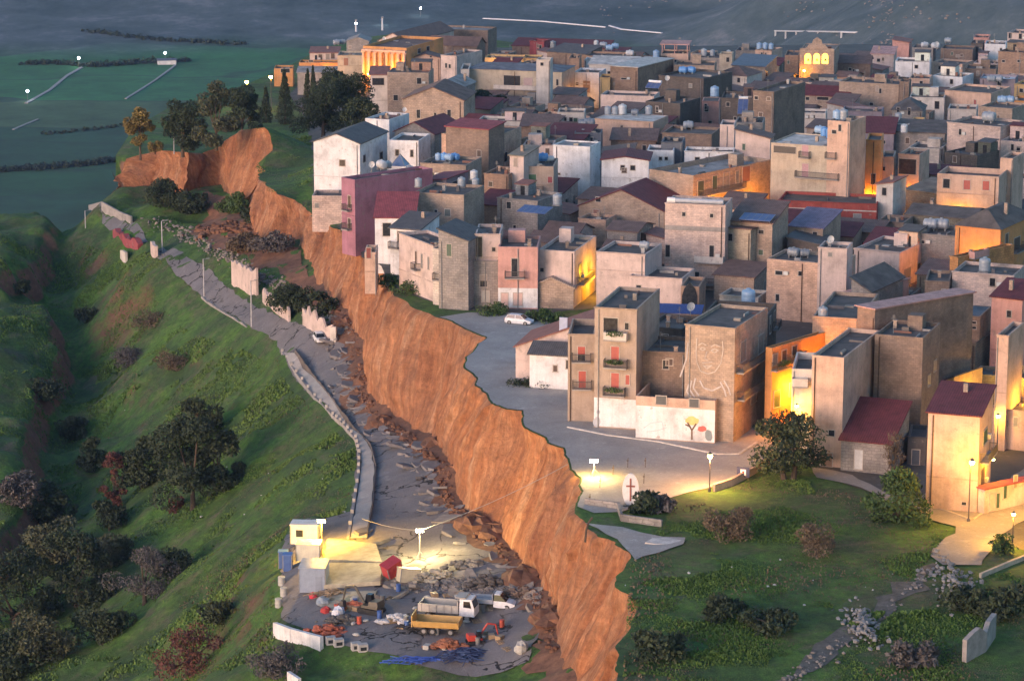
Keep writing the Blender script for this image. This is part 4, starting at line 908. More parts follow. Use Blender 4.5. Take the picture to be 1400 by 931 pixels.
# ---------------------------------------------------------------- middle and far rows
h(530,586,593,100,10,'tan','old stone house with one dark square window under the palace',mat='stone',d=8,wins=[(0,573,111,6,8,'win'),(0,541,134,6,7,'win')],par=.2)
h(506,530,532,103,9,'pale','small house with white loggia left of the old stone house',mat='plaster',d=7,wins=[(0,517,112,16,9)],roof='shed',rc='terracotta',rise=1)
h(551,634,650,138,9,'tan','big stone gabled house with three framed windows',roof='gable',rc='rbrown',rise=2.6,mat='stone',d=13,wins=[(0,572,156,5,11,'win'),(0,595,157,3,5),(0,614,156,5,11,'win')],rmat='roofing')
h(588,628,650,122,9,'grey','second grey gabled house just behind the big stone gable',roof='gable',rc='grey',rise=1.6,mat='stone',d=12,wins=[],rmat='roofing')
h(603,624,663,77,10,'rose','pale grey tower house with a dark side wall in the upper left',mat='plaster',d=13,wins=[(0,610,90,2,6),(0,615,91,3,5)])
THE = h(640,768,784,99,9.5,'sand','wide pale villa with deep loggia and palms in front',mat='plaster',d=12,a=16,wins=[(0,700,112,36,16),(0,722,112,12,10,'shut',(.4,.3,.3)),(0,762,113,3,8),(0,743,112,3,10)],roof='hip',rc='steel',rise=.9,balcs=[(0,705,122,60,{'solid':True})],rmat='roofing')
h(630,641,644,95,10,'pale','pale side wing at the left of the wide villa',mat='plaster',d=10,wins=[(0,636,112,3,8)])
h(733,752,756,82,14,'pale','small white roof tower on the wide pale villa',mat='plaster',d=4,wins=[(0,741,88,4,4)],clutter=False,name='roof_hut',cat='roof hut')
h(784,819,829,100,8.5,'white','white two-storey house with a brown door in the upper middle',mat='plaster',d=8,wins=[(0,802,119,9,15,'shut',(.25,.17,.15)),(0,789,115,3,3)])
h(820,834,836,107,8,'ochre','thin ochre house squeezed beside the brick house',mat='plaster',d=7,wins=[],clutter=False)
h(834,872,922,96,10,'brick','brick house with a long dark side wall in the upper middle',mat='block',d=22,wins=[(0,853,108,8,2)],roof='shedb',rc='pale',rise=.5)
h(821,894,902,132,8,'rose','low wide rose house with a white patched wall',mat='plaster',d=7,wins=[])
h(812,893,914,167,7.5,'peach','peach house under a white flat roof with upright tanks',mat='plaster',d=9,rc='pale',par=.1,wins=[(0,850,178,3,12,'door')],tanks=[('vg',831,157,1.2),('vg',841,157,1.2),('vw',851,157,1.5),('vg',887,157,1.3),('hd',868,158,1.0)],clutter=False)
h(845,901,908,174,6,'rose','pink-white house behind a brown awning roof',mat='plaster',d=6,wins=[(0,876,176,4,5)])
h(835,897,900,193,5,'brown','house with a brown awning roof behind the white gable wall',roof='shed',rc='rbrown',rise=1.3,mat='block',d=6,wins=[])
h(762,799,801,154,7,'pale','small whitewashed cube house in the upper middle',mat='plaster',d=6,wins=[],clutter=False)
h(740,797,816,192,6,'brick','house with a dark red roof behind the white tower',roof='shed',rc='maroon',rise=1.5,mat='block',d=9,wins=[],tanks=[])
h(785,822,824,182,7,'steel','grey-blue roof cabin beside the dark red roof',mat='plaster',d=5,wins=[],tanks=[('hd',806,174,1.4),('hd',797,174,1.2)],clutter=False)
h(652,713,721,167,7,'pale','long low beige wall house in the upper left middle',mat='plaster',d=7,wins=[])
h(712,761,765,174,6.5,'brick','low house with a light brown tiled roof left of centre',roof='shed',rc='rbrown',rise=1.3,mat='block',d=7,wins=[(0,738,182,6,8)])
h(712,756,775,193,7,'tan','grey-tan cluttered house behind the terrace house',mat='stone',d=7,wins=[(0,722,197,4,6),(0,742,198,4,6)])
h(715,756,760,199,8,'rose','pinkish low parapet house left of the white tower',mat='plaster',d=6,wins=[])
h(921,977,979,90,10,'tan','tan blank house with a blue tank in front near the top',mat='block',d=9,wins=[])
h(900,962,1002,108,10,'dark','dark blank house with two blue tanks near the top',mat='block',d=14,wins=[],rc='dark',tanks=[('hb',934,101,1.3),('hb',945,101,1.3)],clutter=False)
h(882,930,958,142,9,'dark','dark grey blank house under a solar water heater',mat='block',d=10,wins=[],rc='dark')
h(959,983,985,139,8,'pink','salmon hut with slab roof and a round blue tank',mat='plaster',d=6,wins=[],tanks=[('vl',977,133,1.7)],par=.1,clutter=False)
h(985,1029,1031,135,10,'dark','dark-walled house right of the salmon hut',mat='block',d=10,wins=[])
h(1028,1058,1102,126,14,'brown','tall brown blank house with a wide dark side',mat='block',d=16,wins=[])
h(977,1021,1042,105,7,'pale','white villa with a brown hipped roof near the top',roof='hip',rc='rbrown',rise=1.8,mat='plaster',d=9,wins=[(0,984,110,4,6),(0,1010,110,4,6)])
h(1000,1046,1062,92,8,'tan','house with a blue-grey sheet roof near the top',roof='shed',rc='steel',rise=1.6,mat='block',d=9,wins=[(1,1038,105,3,7),(1,1048,103,3,7)],rmat='metal_sheet')
h(903,941,944,74,8,'peach','orange-pink villa with roof veranda at the top',mat='plaster',d=8,wins=[],par=.4,clutter=False)
h(1096,1159,1173,133,6,'tan','long house with a brown-purple tiled roof and dark windows',roof='gablex',rc='maroon',rise=1.6,mat='stone',d=9,wins=[(0,1104,135,5,4),(0,1125,135,16,4),(0,1146,135,8,4)])
h(1146,1229,1243,116,9,'tan','wide tan blank wall house right of the church',mat='block',d=9,wins=[])
h(1228,1243,1246,112,10,'brown','thin brown tower wall near the right top',mat='block',d=5,wins=[],clutter=False)
h(1223,1271,1273,85,8,'white','blank white cube house near the right top',mat='plaster',d=8,wins=[])
h(1241,1271,1275,108,8,'peach','peach cube house below the blank white cube',mat='plaster',d=7,wins=[])
h(1242,1291,1293,134,7.5,'pale','pale house with two dark windows in the upper right',mat='plaster',d=8,wins=[(0,1256,141,7,6),(0,1281,144,6,10)])
h(1290,1355,1382,128,8.5,'peach','peach gabled house with one small red window, upper right',mat='plaster',d=12,wins=[(0,1333,140,3,6,'shut','wine')])
h(1294,1335,1337,150,8,'pale','pale blank house below the peach gabled house',mat='plaster',d=7,wins=[])
h(1337,1384,1405,149,9,'tan','tan block with two pale blue tanks, upper right',mat='block',d=9,wins=[],tanks=[('hl',1370,142,1.3),('hl',1380,142,1.3)],clutter=False)
h(1218,1261,1266,152,8,'grey','grey octagonal-roofed old house, upper right',roof='hip',rc='slate',rise=2.0,mat='stone',d=8,wins=[(0,1228,152,4,9),(0,1243,153,4,9)],rmat='roofing')
h(1150,1206,1208,153,6.5,'lilac','long grey-lilac low wall house in the right middle',mat='plaster',d=7,wins=[])
h(1092,1129,1131,155,7,'pale','small white house with three round ornaments',mat='plaster',d=6,wins=[(0,1097,160,4,4),(0,1104,160,4,4),(0,1112,160,4,4)],clutter=False)
h(1180,1222,1226,183,7,'lilac','house with a purple-brown tiled roof behind the orange houses',roof='shed',rc='maroon',rise=1.8,mat='plaster',d=8,wins=[],)
h(1222,1243,1246,170,8,'pale','pale stair hut with stacked grey tanks in the right middle',mat='plaster',d=6,wins=[],tanks=[('vg',1228,166,1.2),('vw',1236,182,1.2)],clutter=False)
h(1244,1262,1264,168,8,'ochre','small orange-lit house front in the right middle',mat='plaster',d=7,wins=[],clutter=False)
h(1222,1292,1300,183,7,'grey','long grey roofed house behind the loggia house',roof='shed',rc='conc',rise=1.0,mat='block',d=9,wins=[],rmat='roofing')
BK2 = h(1293,1368,1400,174,10,'rose','big blank grey-pink wall house in the upper right',mat='block',d=10,wins=[],tanks=[('hg',1352,168,1.7)],clutter=False)
h(1366,1425,1440,196,8,'rose','blank pinkish house at the right edge with maroon awning',mat='block',d=8,wins=[],rc='steel')
h(1290,1336,1368,213,7,'dark','dark cluttered roof terraces above the pink house',mat='stone',d=8,wins=[],rc='dark')
h(983,1004,1007,171,12,'rose','slim pinkish-white stair tower in the centre top',mat='plaster',d=6,wins=[],clutter=False)
h(1004,1053,1058,190,11,'rose','long pinkish-white wing sloping down to the cream apartment house',mat='plaster',d=5,wins=[],roof='shedr',rise=1.4,rc='rbrown')
h(1004,1043,1046,168,11,'grey','grey-pink terrace house behind the slim stair tower',mat='block',d=7,wins=[])
h(903,933,937,195,10,'steel','pale grey square stair block behind the long tan house',mat='plaster',d=6,wins=[],clutter=False)
h(884,921,923,206,9,'white','white house with two small windows behind the tan house',mat='plaster',d=6,wins=[(0,903,217,4,4),(0,911,217,4,4)])
h(935,1003,1005,208,9,'white','white parapet terrace wall behind the long tan house',mat='plaster',d=5,wins=[],clutter=False)
h(905,973,986,184,7,'brown','brown house with a round solar water heater',mat='block',d=9,wins=[(0,933,190,4,5)],rc='dark',tanks=[('hg',941,177,1.3)],clutter=False)
h(822,866,868,212,8,'pale','pale shed-roofed house behind the white gable wall',mat='plaster',d=8,wins=[],roof='shedl',rc='rbrown',rise=.8)
h(1272,1316,1331,88,7,'peach','peach house with white-framed openings near the right top',mat='plaster',d=8,wins=[(0,1285,93,4,4),(0,1297,93,4,4),(0,1308,93,4,4)])
h(1274,1316,1331,106,8,'white','white terraced house with grey canopy near the right top',mat='plaster',d=8,wins=[(0,1301,112,4,6)],rc='dark')
h(1318,1362,1364,95,9,'brown','brown windowless house near the right top',mat='block',d=8,wins=[])
h(1338,1388,1392,109,8,'lilac','grey-blue house with a bright white roof near right edge',mat='plaster',d=8,wins=[],rc='white',tanks=[('hg',1355,113,1.3),('hg',1365,113,1.3)],clutter=False)
h(1385,1430,1440,118,8,'ochre','ochre house cut by the right edge near the top',mat='plaster',d=8,wins=[])
h(1378,1430,1440,140,8,'orange','orange house cut by the right edge, upper right',mat='plaster',d=8,wins=[(0,1396,147,4,6)])
h(1363,1425,1440,74,10,'brick','red-brown gabled house with two small windows at right edge',mat='block',d=10,wins=[(0,1372,84,4,3),(0,1393,84,4,3)])
h(1345,1375,1377,61,8,'white','white low house at the right top corner',mat='plaster',d=8,wins=[])
h(1326,1344,1346,60,8,'slate','black-walled house beside the white low house',mat='plaster',d=8,wins=[])
h(1376,1420,1430,47,9,'rose','pink house with two windows at the right top corner',mat='plaster',d=9,wins=[(0,1381,49,4,7),(0,1395,50,4,7)])
h(1330,1352,1354,52,8,'pink','salmon house near the right top corner',mat='plaster',d=8,wins=[])
h(1219,1243,1247,59,8,'pink','salmon gabled house on the skyline of the right top',mat='plaster',d=8,wins=[],roof='shedr',rc='terracotta',rise=.6)
h(1190,1222,1226,75,7,'rose','house with a pinkish canopy right of the church',mat='plaster',d=8,wins=[],roof='shed',rc='pink',rise=1)
h(1140,1190,1192,88,7,'brown','brown tiled house right of the church nave',mat='block',d=10,wins=[],roof='gablex',rc='rbrown',rise=1.4)
h(1246,1276,1280,66,7,'grey','grey house with round tanks on the right skyline',mat='block',d=8,wins=[],tanks=[('hw',1264,66,1.3),('hw',1279,68,1.5)],clutter=False)
h(1285,1330,1334,68,7,'brown','brown house with a tank on the right skyline',mat='block',d=8,wins=[],tanks=[('hg',1296,60,1.3)],clutter=False)
h(1005,1040,1044,70,7,'grey','grey low house with tanks left of the church',mat='block',d=8,wins=[],tanks=[('vw',996,76,1.0)])
h(1032,1055,1070,70,8,'peach','orange-pink house with three pale blue tanks left of the church',mat='plaster',d=8,wins=[],tanks=[('vl',1038,68,1.3),('vl',1046,68,1.3),('vl',1054,68,1.2)],clutter=False)
h(945,990,1000,80,7,'grey','grey cluttered house with white tanks on the skyline',mat='block',d=9,wins=[],rc='dark',tanks=[('vw',962,77,1.4),('vg',974,77,1.2)],clutter=False)
h(983,1001,1003,75,8,'sand','small cream arch house on the skyline',mat='plaster',d=6,wins=[(0,995,82,4,6)],clutter=False)
h(865,905,912,83,7,'dark','dark house with a pale blue tank on the skyline',mat='block',d=9,wins=[],rc='dark',tanks=[('vl',897,80,1.5)],clutter=False)
h(800,862,870,78,7,'brick','wide brick house with several tanks on the skyline',mat='block',d=9,wins=[],tanks=[('vw',815,64,1.2),('hg',825,66,1.3),('hl',833,70,1.3),('hl',841,68,1.3),('hw',861,78,1.4)],clutter=False)
h(805,868,875,90,8,'pale','pale roofed house under the wide brick house',mat='plaster',d=8,wins=[],roof='shed',rc='pale',rise=1.0,rmat='roofing')
h(778,792,795,80,9,'brick','narrow brick house beside a small white hut',mat='block',d=8,wins=[])
h(799,812,815,82,8,'white','small white hut in the upper middle',mat='plaster',d=5,wins=[(0,808,86,3,4)],clutter=False)
h(748,800,830,75,7,'brown','long house with a dark grey-blue roof on the skyline',roof='shed',rc='slate',rise=1.2,mat='block',d=9,wins=[])
h(700,830,845,67,6,'brown','very wide low house with a dark maroon roof on the skyline',roof='shed',rc='maroon',rise=1.2,mat='block',d=8,wins=[],a=14)
h(724,744,752,57,8,'wine','small red hut standing out on the skyline',mat='plaster',d=5,wins=[],clutter=False,tanks=[('vd',756,66,1.4)])
h(663,716,720,80,6,'ochre','low yellow lit wall house behind the grey tower house',mat='plaster',d=7,wins=[(0,683,84,8,3)],clutter=False)
h(716,740,742,80,6,'ochre','second yellow lit low house near the top middle',mat='plaster',d=7,wins=[],clutter=False)
# palace with columns, church with gable, barn, castle wall on the far left
PAL = h(497,556,599,66,9.5,'orange','lit orange palace with tall columns at the far left',mat='plaster',d=24,a=22,wins=[(0,504+i*8,82,3,16,'door') for i in range(7)]+[(1,573,70,4,6),(1,585,67,4,6)],par=.8,rc='rbrown',clutter=False)
h(462,498,500,76,8.5,'sand','lit cream house with one tall window left of the palace',mat='plaster',d=9,wins=[(0,473,85,6,10,'shut',(.3,.15,.1))],rc='olive',clutter=False,tanks=[('hg',460,62,1.2),('hg',468,61,1.1)])
h(424,463,465,73,7,'rose','pink house with three dark windows at the far left',mat='plaster',d=9,wins=[(0,432,79,3,6),(0,438,79,5,8,'shut'),(0,448,78,5,7,'shut'),(0,455,77,5,7,'shut')],roof='shed',rc='terracotta',rise=.6)
h(409,462,464,86,5,'orange','low orange-lit terrace wall in front of the pink house',mat='plaster',d=6,wins=[(0,425,84,6,2)],clutter=False)
h(407,466,468,100,5,'grey','grey-roofed low house in front of the lit terrace',roof='shed',rc='grey',rise=.8,mat='plaster',d=6,wins=[(0,420,104,6,5),(0,445,103,6,5)],rmat='roofing')
h(375,400,402,94,5,'orange','small lit house at the far left end of town',mat='plaster',d=7,wins=[(0,390,97,12,5)],clutter=False)
h(562,602,604,80,6.5,'peach','small lit gabled house in front of the palace end',mat='plaster',d=7,wins=[(0,589,78,2,2)],roof='gable',rc='rbrown',rise=1.0)
h(518,557,640,58,8,'rose','pale church gable with long brown nave roof on the skyline',mat='plaster',d=30,a=24,wins=[(0,527,60,2,3),(0,534,61,2,3),(0,542,61,2,3),(0,550,61,2,3)],roof='gable',rc='rbrown',rise=2.2,name='church',cat='church')
h(474,504,508,57,5,'grey','grey stone gable peeping over the palace on the skyline',mat='stone',d=8,wins=[],roof='gable',rc='grey',rise=1.2)
h(596,667,685,42,9,'brown','brown blank castle-like building on the far skyline',mat='stone',d=9,wins=[],a=16,rc='grey',clutter=False)
h(585,652,662,64,7,'brown','long barn with a brown tiled roof in front of the castle-like building',mat='block',d=8,wins=[],roof='gablex',rc='rbrown',rise=2.0,a=16)
# church with three lit bell openings
CH = h(1092,1139,1146,70,130,'tan','stone church facade with three glowing bell openings',mat='stone',d=14,wins=[],par=.3,rc='brown',clutter=False,name='church',cat='church')
f = CH['f'][0]
for k, px in enumerate((1104.5, 1116.5, 1128)):
    s, z, t = f.hit(px, 81); m = M(); n = 8; w_ = .75
    b = [f.pt(s-w_, z-1.2, .02), f.pt(s+w_, z-1.2, .02)]+[f.pt(s+w_*math.cos(math.pi*i/n), z+.6+w_*math.sin(math.pi*i/n), .02) for i in range(n+1)]
    q = [p+f.n*.05 for p in b]; m.add(b+q, [tuple(range(len(b)-1, -1, -1)), tuple(range(len(b), 2*len(b)))]+[(i, (i+1) % len(b), len(b)+(i+1) % len(b), len(b)+i) for i in range(len(b))])
    m.build('bell_opening', 'bell_glow', CH['root'], inv=CH['inv'])
    bb = M(); c = f.pt(s+.1, z-.3, .12); bb.lathe([(.32,-.2),(.28,0),(.2,.3),(.06,.42)], 10, tuple(c)); bb.build('bell', 'iron', CH['root'], inv=CH['inv'])
m = M(); H0 = CH['h']; W0 = CH['w']
prof = [(0,0),(W0,0),(W0,.5),(W0*.82,.5),(W0*.74,1.4),(W0*.66,1.5),(W0*.62,2.6),(W0*.5,3.3),(W0*.38,2.6),(W0*.34,1.5),(W0*.26,1.4),(W0*.18,.5),(0,.5)]
b = [f.pt(a, H0+z+.004, -.5) for a, z in prof]; q = [f.pt(a, H0+z+.004, 0.0) for a, z in prof]
m.add(b+q, [tuple(range(len(b)))[::-1], tuple(range(len(b), 2*len(b)))]+[(i, (i+1) % len(b), len(b)+(i+1) % len(b), len(b)+i) for i in range(len(b))]); m.build('gable_crest', 'stone', CH['root'], color=C_['tan'], inv=CH['inv'])
h(1072,1092,1094,76,9,'brick','brown side chapel left of the church facade',mat='block',d=10,wins=[],clutter=False)
# columns of the palace
f = PAL['f'][0]
for i in range(8):
    m = M(); a = (i+.12)*PAL['w']/7.4; p = f.pt(a, 0, .45); m.tube(p, p+Vector((0,0,PAL['h']-1.6)), .42, .36, 10); m.box(p.x-.55, p.x+.55, p.y-.55, p.y+.55, p.z+PAL['h']-1.6, p.z+PAL['h']-1.25); m.build('column', 'plaster', PAL['root'], color=C_['peach'], inv=PAL['inv'])
m = M(); fbox(m, f, 0, PAL['w'], PAL['h']-1.2, PAL['h']-.7, .003, 1.1); m.build('cornice', 'plaster', PAL['root'], color=C_['peach'], inv=PAL['inv'])
# pointed arch
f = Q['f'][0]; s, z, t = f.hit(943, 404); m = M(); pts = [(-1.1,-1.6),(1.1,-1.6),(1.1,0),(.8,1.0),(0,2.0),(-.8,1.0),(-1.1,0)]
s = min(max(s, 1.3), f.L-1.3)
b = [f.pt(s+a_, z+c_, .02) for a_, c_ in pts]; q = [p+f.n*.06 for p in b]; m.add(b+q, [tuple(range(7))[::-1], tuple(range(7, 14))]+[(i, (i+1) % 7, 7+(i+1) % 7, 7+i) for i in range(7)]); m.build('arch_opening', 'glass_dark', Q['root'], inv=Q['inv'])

# ---------------------------------------------------------------- low infill houses in the gaps between the rows
FP = []
for lab, H in HOUSES.items():
    w_, d_ = H['w'], H['d']; FP.append((H['base'], H['X'], H['Y'], w_, d_, lab))
def inside_any(x, y, mrg):
    for b, X, Y, w_, d_, lab in FP:
        dx, dy = x-b.x, y-b.y; u = dx*X.x+dy*X.y; v = dx*Y.x+dy*Y.y
        if -w_-mrg < u < mrg and -mrg < v < d_+mrg: return True
    return False
RC = []
for lab, H in HOUSES.items():
    xL, xC, xR, yT = H['w0']; RC.append((xL, max(xC, xR-4), yT-2, proj(H['base'])[1], H['base'].y))
q = random.Random(11); used = set(); n_in = 0; CAND = []
CN = dict(tan='tan', brick='red-brown', brown='brown', grey='grey', pale='pale', peach='peach', rose='pinkish', olive='olive-grey')
for gy_ in np.arange(415, 800, 5.0):
    for gx_ in np.arange(-30, 145, 5.0):
        x = gx_+q.uniform(-1.5,1.5); y = gy_+q.uniform(-1.5,1.5); z = zplat(x, y); a, b, _ = proj((x, y, z))
        if not (640 < a < 1420 and 62 < b < 470) or (a < 1010 and b > 400) or (a < 640+(b-250)*.3): continue
        if a < 780 and b > 400: continue
        w_ = q.uniform(4.5, 8); d_ = q.uniform(5, 8); ang = R(22)
        X = Vector((math.cos(ang), -math.sin(ang), 0)); Y = Vector((math.sin(ang), math.cos(ang), 0)); base = Vector((x, y, z))
        if any(inside_any(*(base-X*w_*i+Y*d_*j).xy, .3) for i in (0,.5,1) for j in (0,.5,1)): continue
        hh = q.uniform(3.2, 5.4); near = min(FP[:170], key=lambda f_: (f_[0].x-x)**2+(f_[0].y-y)**2)[5]; cn = q.choice(list(CN)); rf, rcn, rl = q.choice([('flat','conc','flat'),('flat','dark','flat'),('shed','rbrown','brown sloping'),('shed','maroon','dark red sloping'),('gablex','rbrown','brown tiled'),('shedr','terracotta','reddish sloping')])
        lab = ' '.join(f"low {CN[cn]} house, {rl} roof, tucked beside the {short(near)}".split()[:16])
        if lab in used: continue
        used.add(lab)
        pts = [proj(base-X*w_*i+Y*d_*j+Vector((0,0,hh))) for i, j in ((0,0),(.5,0),(1,0),(.1,.9),(.5,.6),(.9,.9))]+[proj(base-X*w_*.5+Vector((0,0,hh*.6)))]
        vis = sum(1 for p_ in pts if not any(x0 < p_[0] < x1 and y0 < p_[1] < y1 and by_ < y for x0, x1, y0, y1, by_ in RC))/len(pts)
        CAND.append((vis*w_/y, base, w_, d_, hh, cn, rf, rcn, lab, X, Y)); FP.append((base, X, Y, w_, d_, lab))
CAND.sort(key=lambda c_: -c_[0])
for sc_, base, w_, d_, hh, cn, rf, rcn, lab, X, Y in CAND[:104]:
    if sc_ <= 0: break
    n_in += 1; pa = proj(base+Vector((0,0,hh))); pl = proj(base-X*w_+Vector((0,0,hh)))
    house(pl[0], pa[0], pa[0]+20, pa[1], hh, cn, lab, roof=rf, rc=rcn, mat=q.choice(['plaster','block','stone']), a=22, d=d_, rise=q.uniform(.7,1.4), seed=n_in, group='low houses in the gaps')
flush_tanks()
for p_ in list(PROTO.values()):
    for k in KIDS[p_.name]: bpy.data.objects.remove(k)
    bpy.data.objects.remove(p_)
def GL(px, py): return on(px, py, zlg)
def GP(px, py): return on(px, py, zplat)
# ---------------------------------------------------------------- vegetation
def tree(px, py, w, hgt, mat, label, g=GP, seed=1, trunk=.25, kind='tree', n=None, lean=0, leaf=.30, group=None, cone=False, bare=False, multi=1):
    p = g(px, py); q = random.Random(seed); root = empty({'tree':'tree','bush':'bush','cypress':'cypress_tree'}[kind], p, 0, label, {'tree':'tree','bush':'bush','cypress':'cypress'}[kind], group)
    m = M(); zt = hgt*trunk; cl = []
    if cone:
        for k in range(9):
            t = k/8; cl.append((q.uniform(-.1,.1), q.uniform(-.1,.1), zt+(hgt-zt)*t, w*.5*(1-t*.85)*(.75+.5*(t > .08)), w*.5*(1-t*.85)*(.75+.5*(t > .08)), hgt*.11))
        m.tube((0,0,-.4), (0,0,hgt*.8), w*.07, .04, 6)
    else:
        nc = 20 if kind == 'tree' else 13
        for k in range(nc):
            a = q.uniform(0, 6.28); r = w*.5*math.sqrt(q.random())*.95; u = q.random(); z = zt+(hgt-zt)*(.04+.84*u); rr = w*q.uniform(.15,.26)
            kk = 1.05-.9*max(0, u-.45); cl.append((lean*z+math.cos(a)*r*kk, math.sin(a)*r*kk, z, rr, rr, rr*.72))
        for s in range(multi):
            o = (s-(multi-1)/2)*w*.12; top = Vector((o*1.6+lean*hgt*.4, 0, zt+hgt*.12)); r0 = max(.08, w*.035); m.tube((o,0,-.5), top, r0*1.3, r0*.8, 7)
            for c in cl[s::multi][:7]: m.tube(top, (c[0]*.85, c[1]*.85, c[2]), r0*.55, r0*.15, 5)
        if kind == 'bush': cl += [(q.uniform(-.25,.25)*w, q.uniform(-.25,.25)*w, hgt*.28, w*.26, w*.26, hgt*.28) for _ in range(4)]
        if bare:
            for _ in range(70):
                c = q.choice(cl); d = Vector((q.gauss(0,1), q.gauss(0,1), abs(q.gauss(0,1))+.3)).normalized(); m.tube((c[0]*.6,c[1]*.6,c[2]*.7), Vector((c[0],c[1],c[2]))+d*c[3]*1.5, .035, .012, 3, False)
    m.build('trunk', 'bark', root)
    if n is None: n = int(min(8500, 75*w*hgt+700))
    if bare: n = int(n*.4)
    V, Fc = leaves(n, cl, leaf, seed); o = npmesh('crown', V, Fc, mat); o.parent = root
    return root
tree(192,216,6,11,'leaf_gold','slim golden tree at the far left end of the brown cliff',seed=3,trunk=.3)
tree(250,212,10,12,'leaf_dark','dark round tree on the far left lobe of the cliff',seed=4,trunk=.1)
tree(296,206,8.5,14.5,'leaf_olive','tall grey-green tree right of the dark round tree',seed=5,trunk=.1)
tree(331,190,8.5,12.5,'leaf_dark','dark tree under the twin street lamps at the left edge of town',seed=6,trunk=.1)
tree(275,190,2.8,3.0,'leaf_yellow','bright yellow flowering bush in front of the dark trees',seed=7,kind='bush',leaf=.22)
tree(212,208,3.5,2.2,'leaf_gold','low yellowish bush at the foot of the golden tree',seed=8,kind='bush',leaf=.22)
tree(390,170,4.6,12,'leaf_dark','tallest dark cypress left of the pine grove',seed=9,kind='cypress',cone=True,trunk=.02,leaf=.24)
tree(364,168,3.2,8,'leaf_dark','short dark cypress left of the tallest cypress',seed=10,kind='cypress',cone=True,trunk=.02,leaf=.24)
tree(421,150,2.8,9.5,'leaf_dark','slim cypress rising behind the pine grove, left of two',seed=11,kind='cypress',cone=True,trunk=.02,leaf=.24)
tree(429,150,2.8,10,'leaf_dark','slim cypress rising behind the pine grove, right of two',seed=12,kind='cypress',cone=True,trunk=.02,leaf=.24)
tree(442,190,12,13,'leaf_dark','broad dark pine above the green slope, leftmost of the grove',seed=13,trunk=.12)
tree(476,180,12,13,'leaf_dark','broad dark pine in the middle of the grove',seed=14,trunk=.12)
tree(498,192,9,9.5,'leaf_dark','dark pine at the right end of the grove beside the white house',seed=15,trunk=.12)
tree(452,160,9,12,'leaf_dark','dark pine at the back of the grove below the lit terrace',seed=16,trunk=.1)
tree(672,168,9,7.5,'leaf_dark','dense black-green tree right of the big stone gable',seed=17,trunk=.1)
tree(655,166,6,7,'leaf_dark','smaller dark tree against the wall of the big stone gable',seed=18,trunk=.1)
tree(697,158,5,4,'leaf_dark','dark shrub in front of the wide pale villa',seed=19,kind='bush')
tree(1078,655,8.8,7.6,'leaf_dark','olive tree with twin trunks at the corner of the square',seed=20,trunk=.22,multi=2,leaf=.26,n=5200)
tree(1228,712,7.6,5.6,'leaf_green','rounded green bush in front of the maroon-roofed corner house',seed=21,kind='bush',trunk=.05,leaf=.26)
tree(1222,672,2.6,7.5,'leaf_dry','bare upright tree lit orange behind the rounded bush',seed=22,bare=True,trunk=.3,leaf=.14)
tree(1000,738,5.6,4.0,'leaf_dry','brownish leafless bush below the street lamp',seed=23,kind='bush',bare=False,leaf=.17,n=3200)
tree(1118,762,4.6,3.6,'leaf_dry','brownish leafless bush in the middle of the right slope',seed=24,kind='bush',leaf=.17,n=2400)
tree(985,846,4.6,2.0,'leaf_dark','dark grey-green shrub on the lower right slope, left of two',seed=27,kind='bush')
tree(1050,862,5.6,2.2,'leaf_dark','dark grey-green shrub on the lower right slope, right of two',seed=28,kind='bush')
tree(905,900,5,3,'leaf_dark','dark shrub beside the near end of the cliff',seed=29,kind='bush')
tree(1371,757,2.6,2.1,'leaf_green','small clipped round bush beside the lit street',seed=30,kind='bush',leaf=.18)
tree(1312,832,4.5,2.2,'leaf_dark','dark bush above the white rubble heap at lower right',seed=31,kind='bush')
tree(1370,842,6,3,'leaf_dark','dark bush at the lower right edge beside the broken wall',seed=32,kind='bush')
tree(1245,908,4.6,2.2,'leaf_grey','grey shrub at the bottom right below the small rubble heap',seed=33,kind='bush')
tree(264,695,11,15.5,'leaf_dark','large dark pine in the middle of the left slope',g=GL,seed=34,trunk=.08)
tree(300,665,7,10,'leaf_dark','dark pine joined to the right of the large dark pine',g=GL,seed=35,trunk=.08)
tree(158,692,3.8,9.5,'leaf_rust','reddish brown conifer on the left slope',g=GL,seed=36,trunk=.05,leaf=.22)
tree(240,700,3.0,2.6,'leaf_rust','small reddish bush at the foot of the large dark pine',g=GL,seed=37,kind='bush',leaf=.2)
tree(195,668,8,9,'leaf_dark','dark tree between the reddish conifer and the large pine',g=GL,seed=38,trunk=.05)
tree(128,640,5,6,'leaf_dark','dark shrub tree left of the reddish conifer',g=GL,seed=39,trunk=.05)
tree(105,828,10,12,'leaf_dark','big dark spreading tree at lower left',g=GL,seed=40,trunk=.06)
tree(70,770,8,8,'leaf_olive','olive-grey tree behind the big spreading tree at lower left',g=GL,seed=41,trunk=.05)
tree(198,825,9,9.5,'leaf_grey','grey leafless tree right of the big dark spreading tree',g=GL,seed=42,trunk=.06,leaf=.18,n=5000)
tree(20,860,12,12,'leaf_dark','very dark tree at the lower left edge',g=GL,seed=43,trunk=.05)
tree(262,925,8,6,'leaf_rust','brown-red bush at the bottom of the left slope',g=GL,seed=44,kind='bush',leaf=.2,n=3500)
tree(375,925,6,4,'leaf_grey','grey bush below the white container wall',g=GL,seed=45,kind='bush',leaf=.2)
tree(20,925,10,7,'leaf_dark','dark thicket in the bottom left corner',g=GL,seed=46,kind='bush')
tree(92,306,7,3.8,'leaf_dry','brownish bush at the far end of the broken road',g=GL,seed=47,kind='bush')
tree(225,282,9,5.5,'leaf_dark','dark shrub below the far left lobe of the cliff',g=GL,seed=48,kind='bush')
tree(262,292,8,4,'leaf_dark','dark low shrub right of the shrub below the far lobe',g=GL,seed=49,kind='bush')
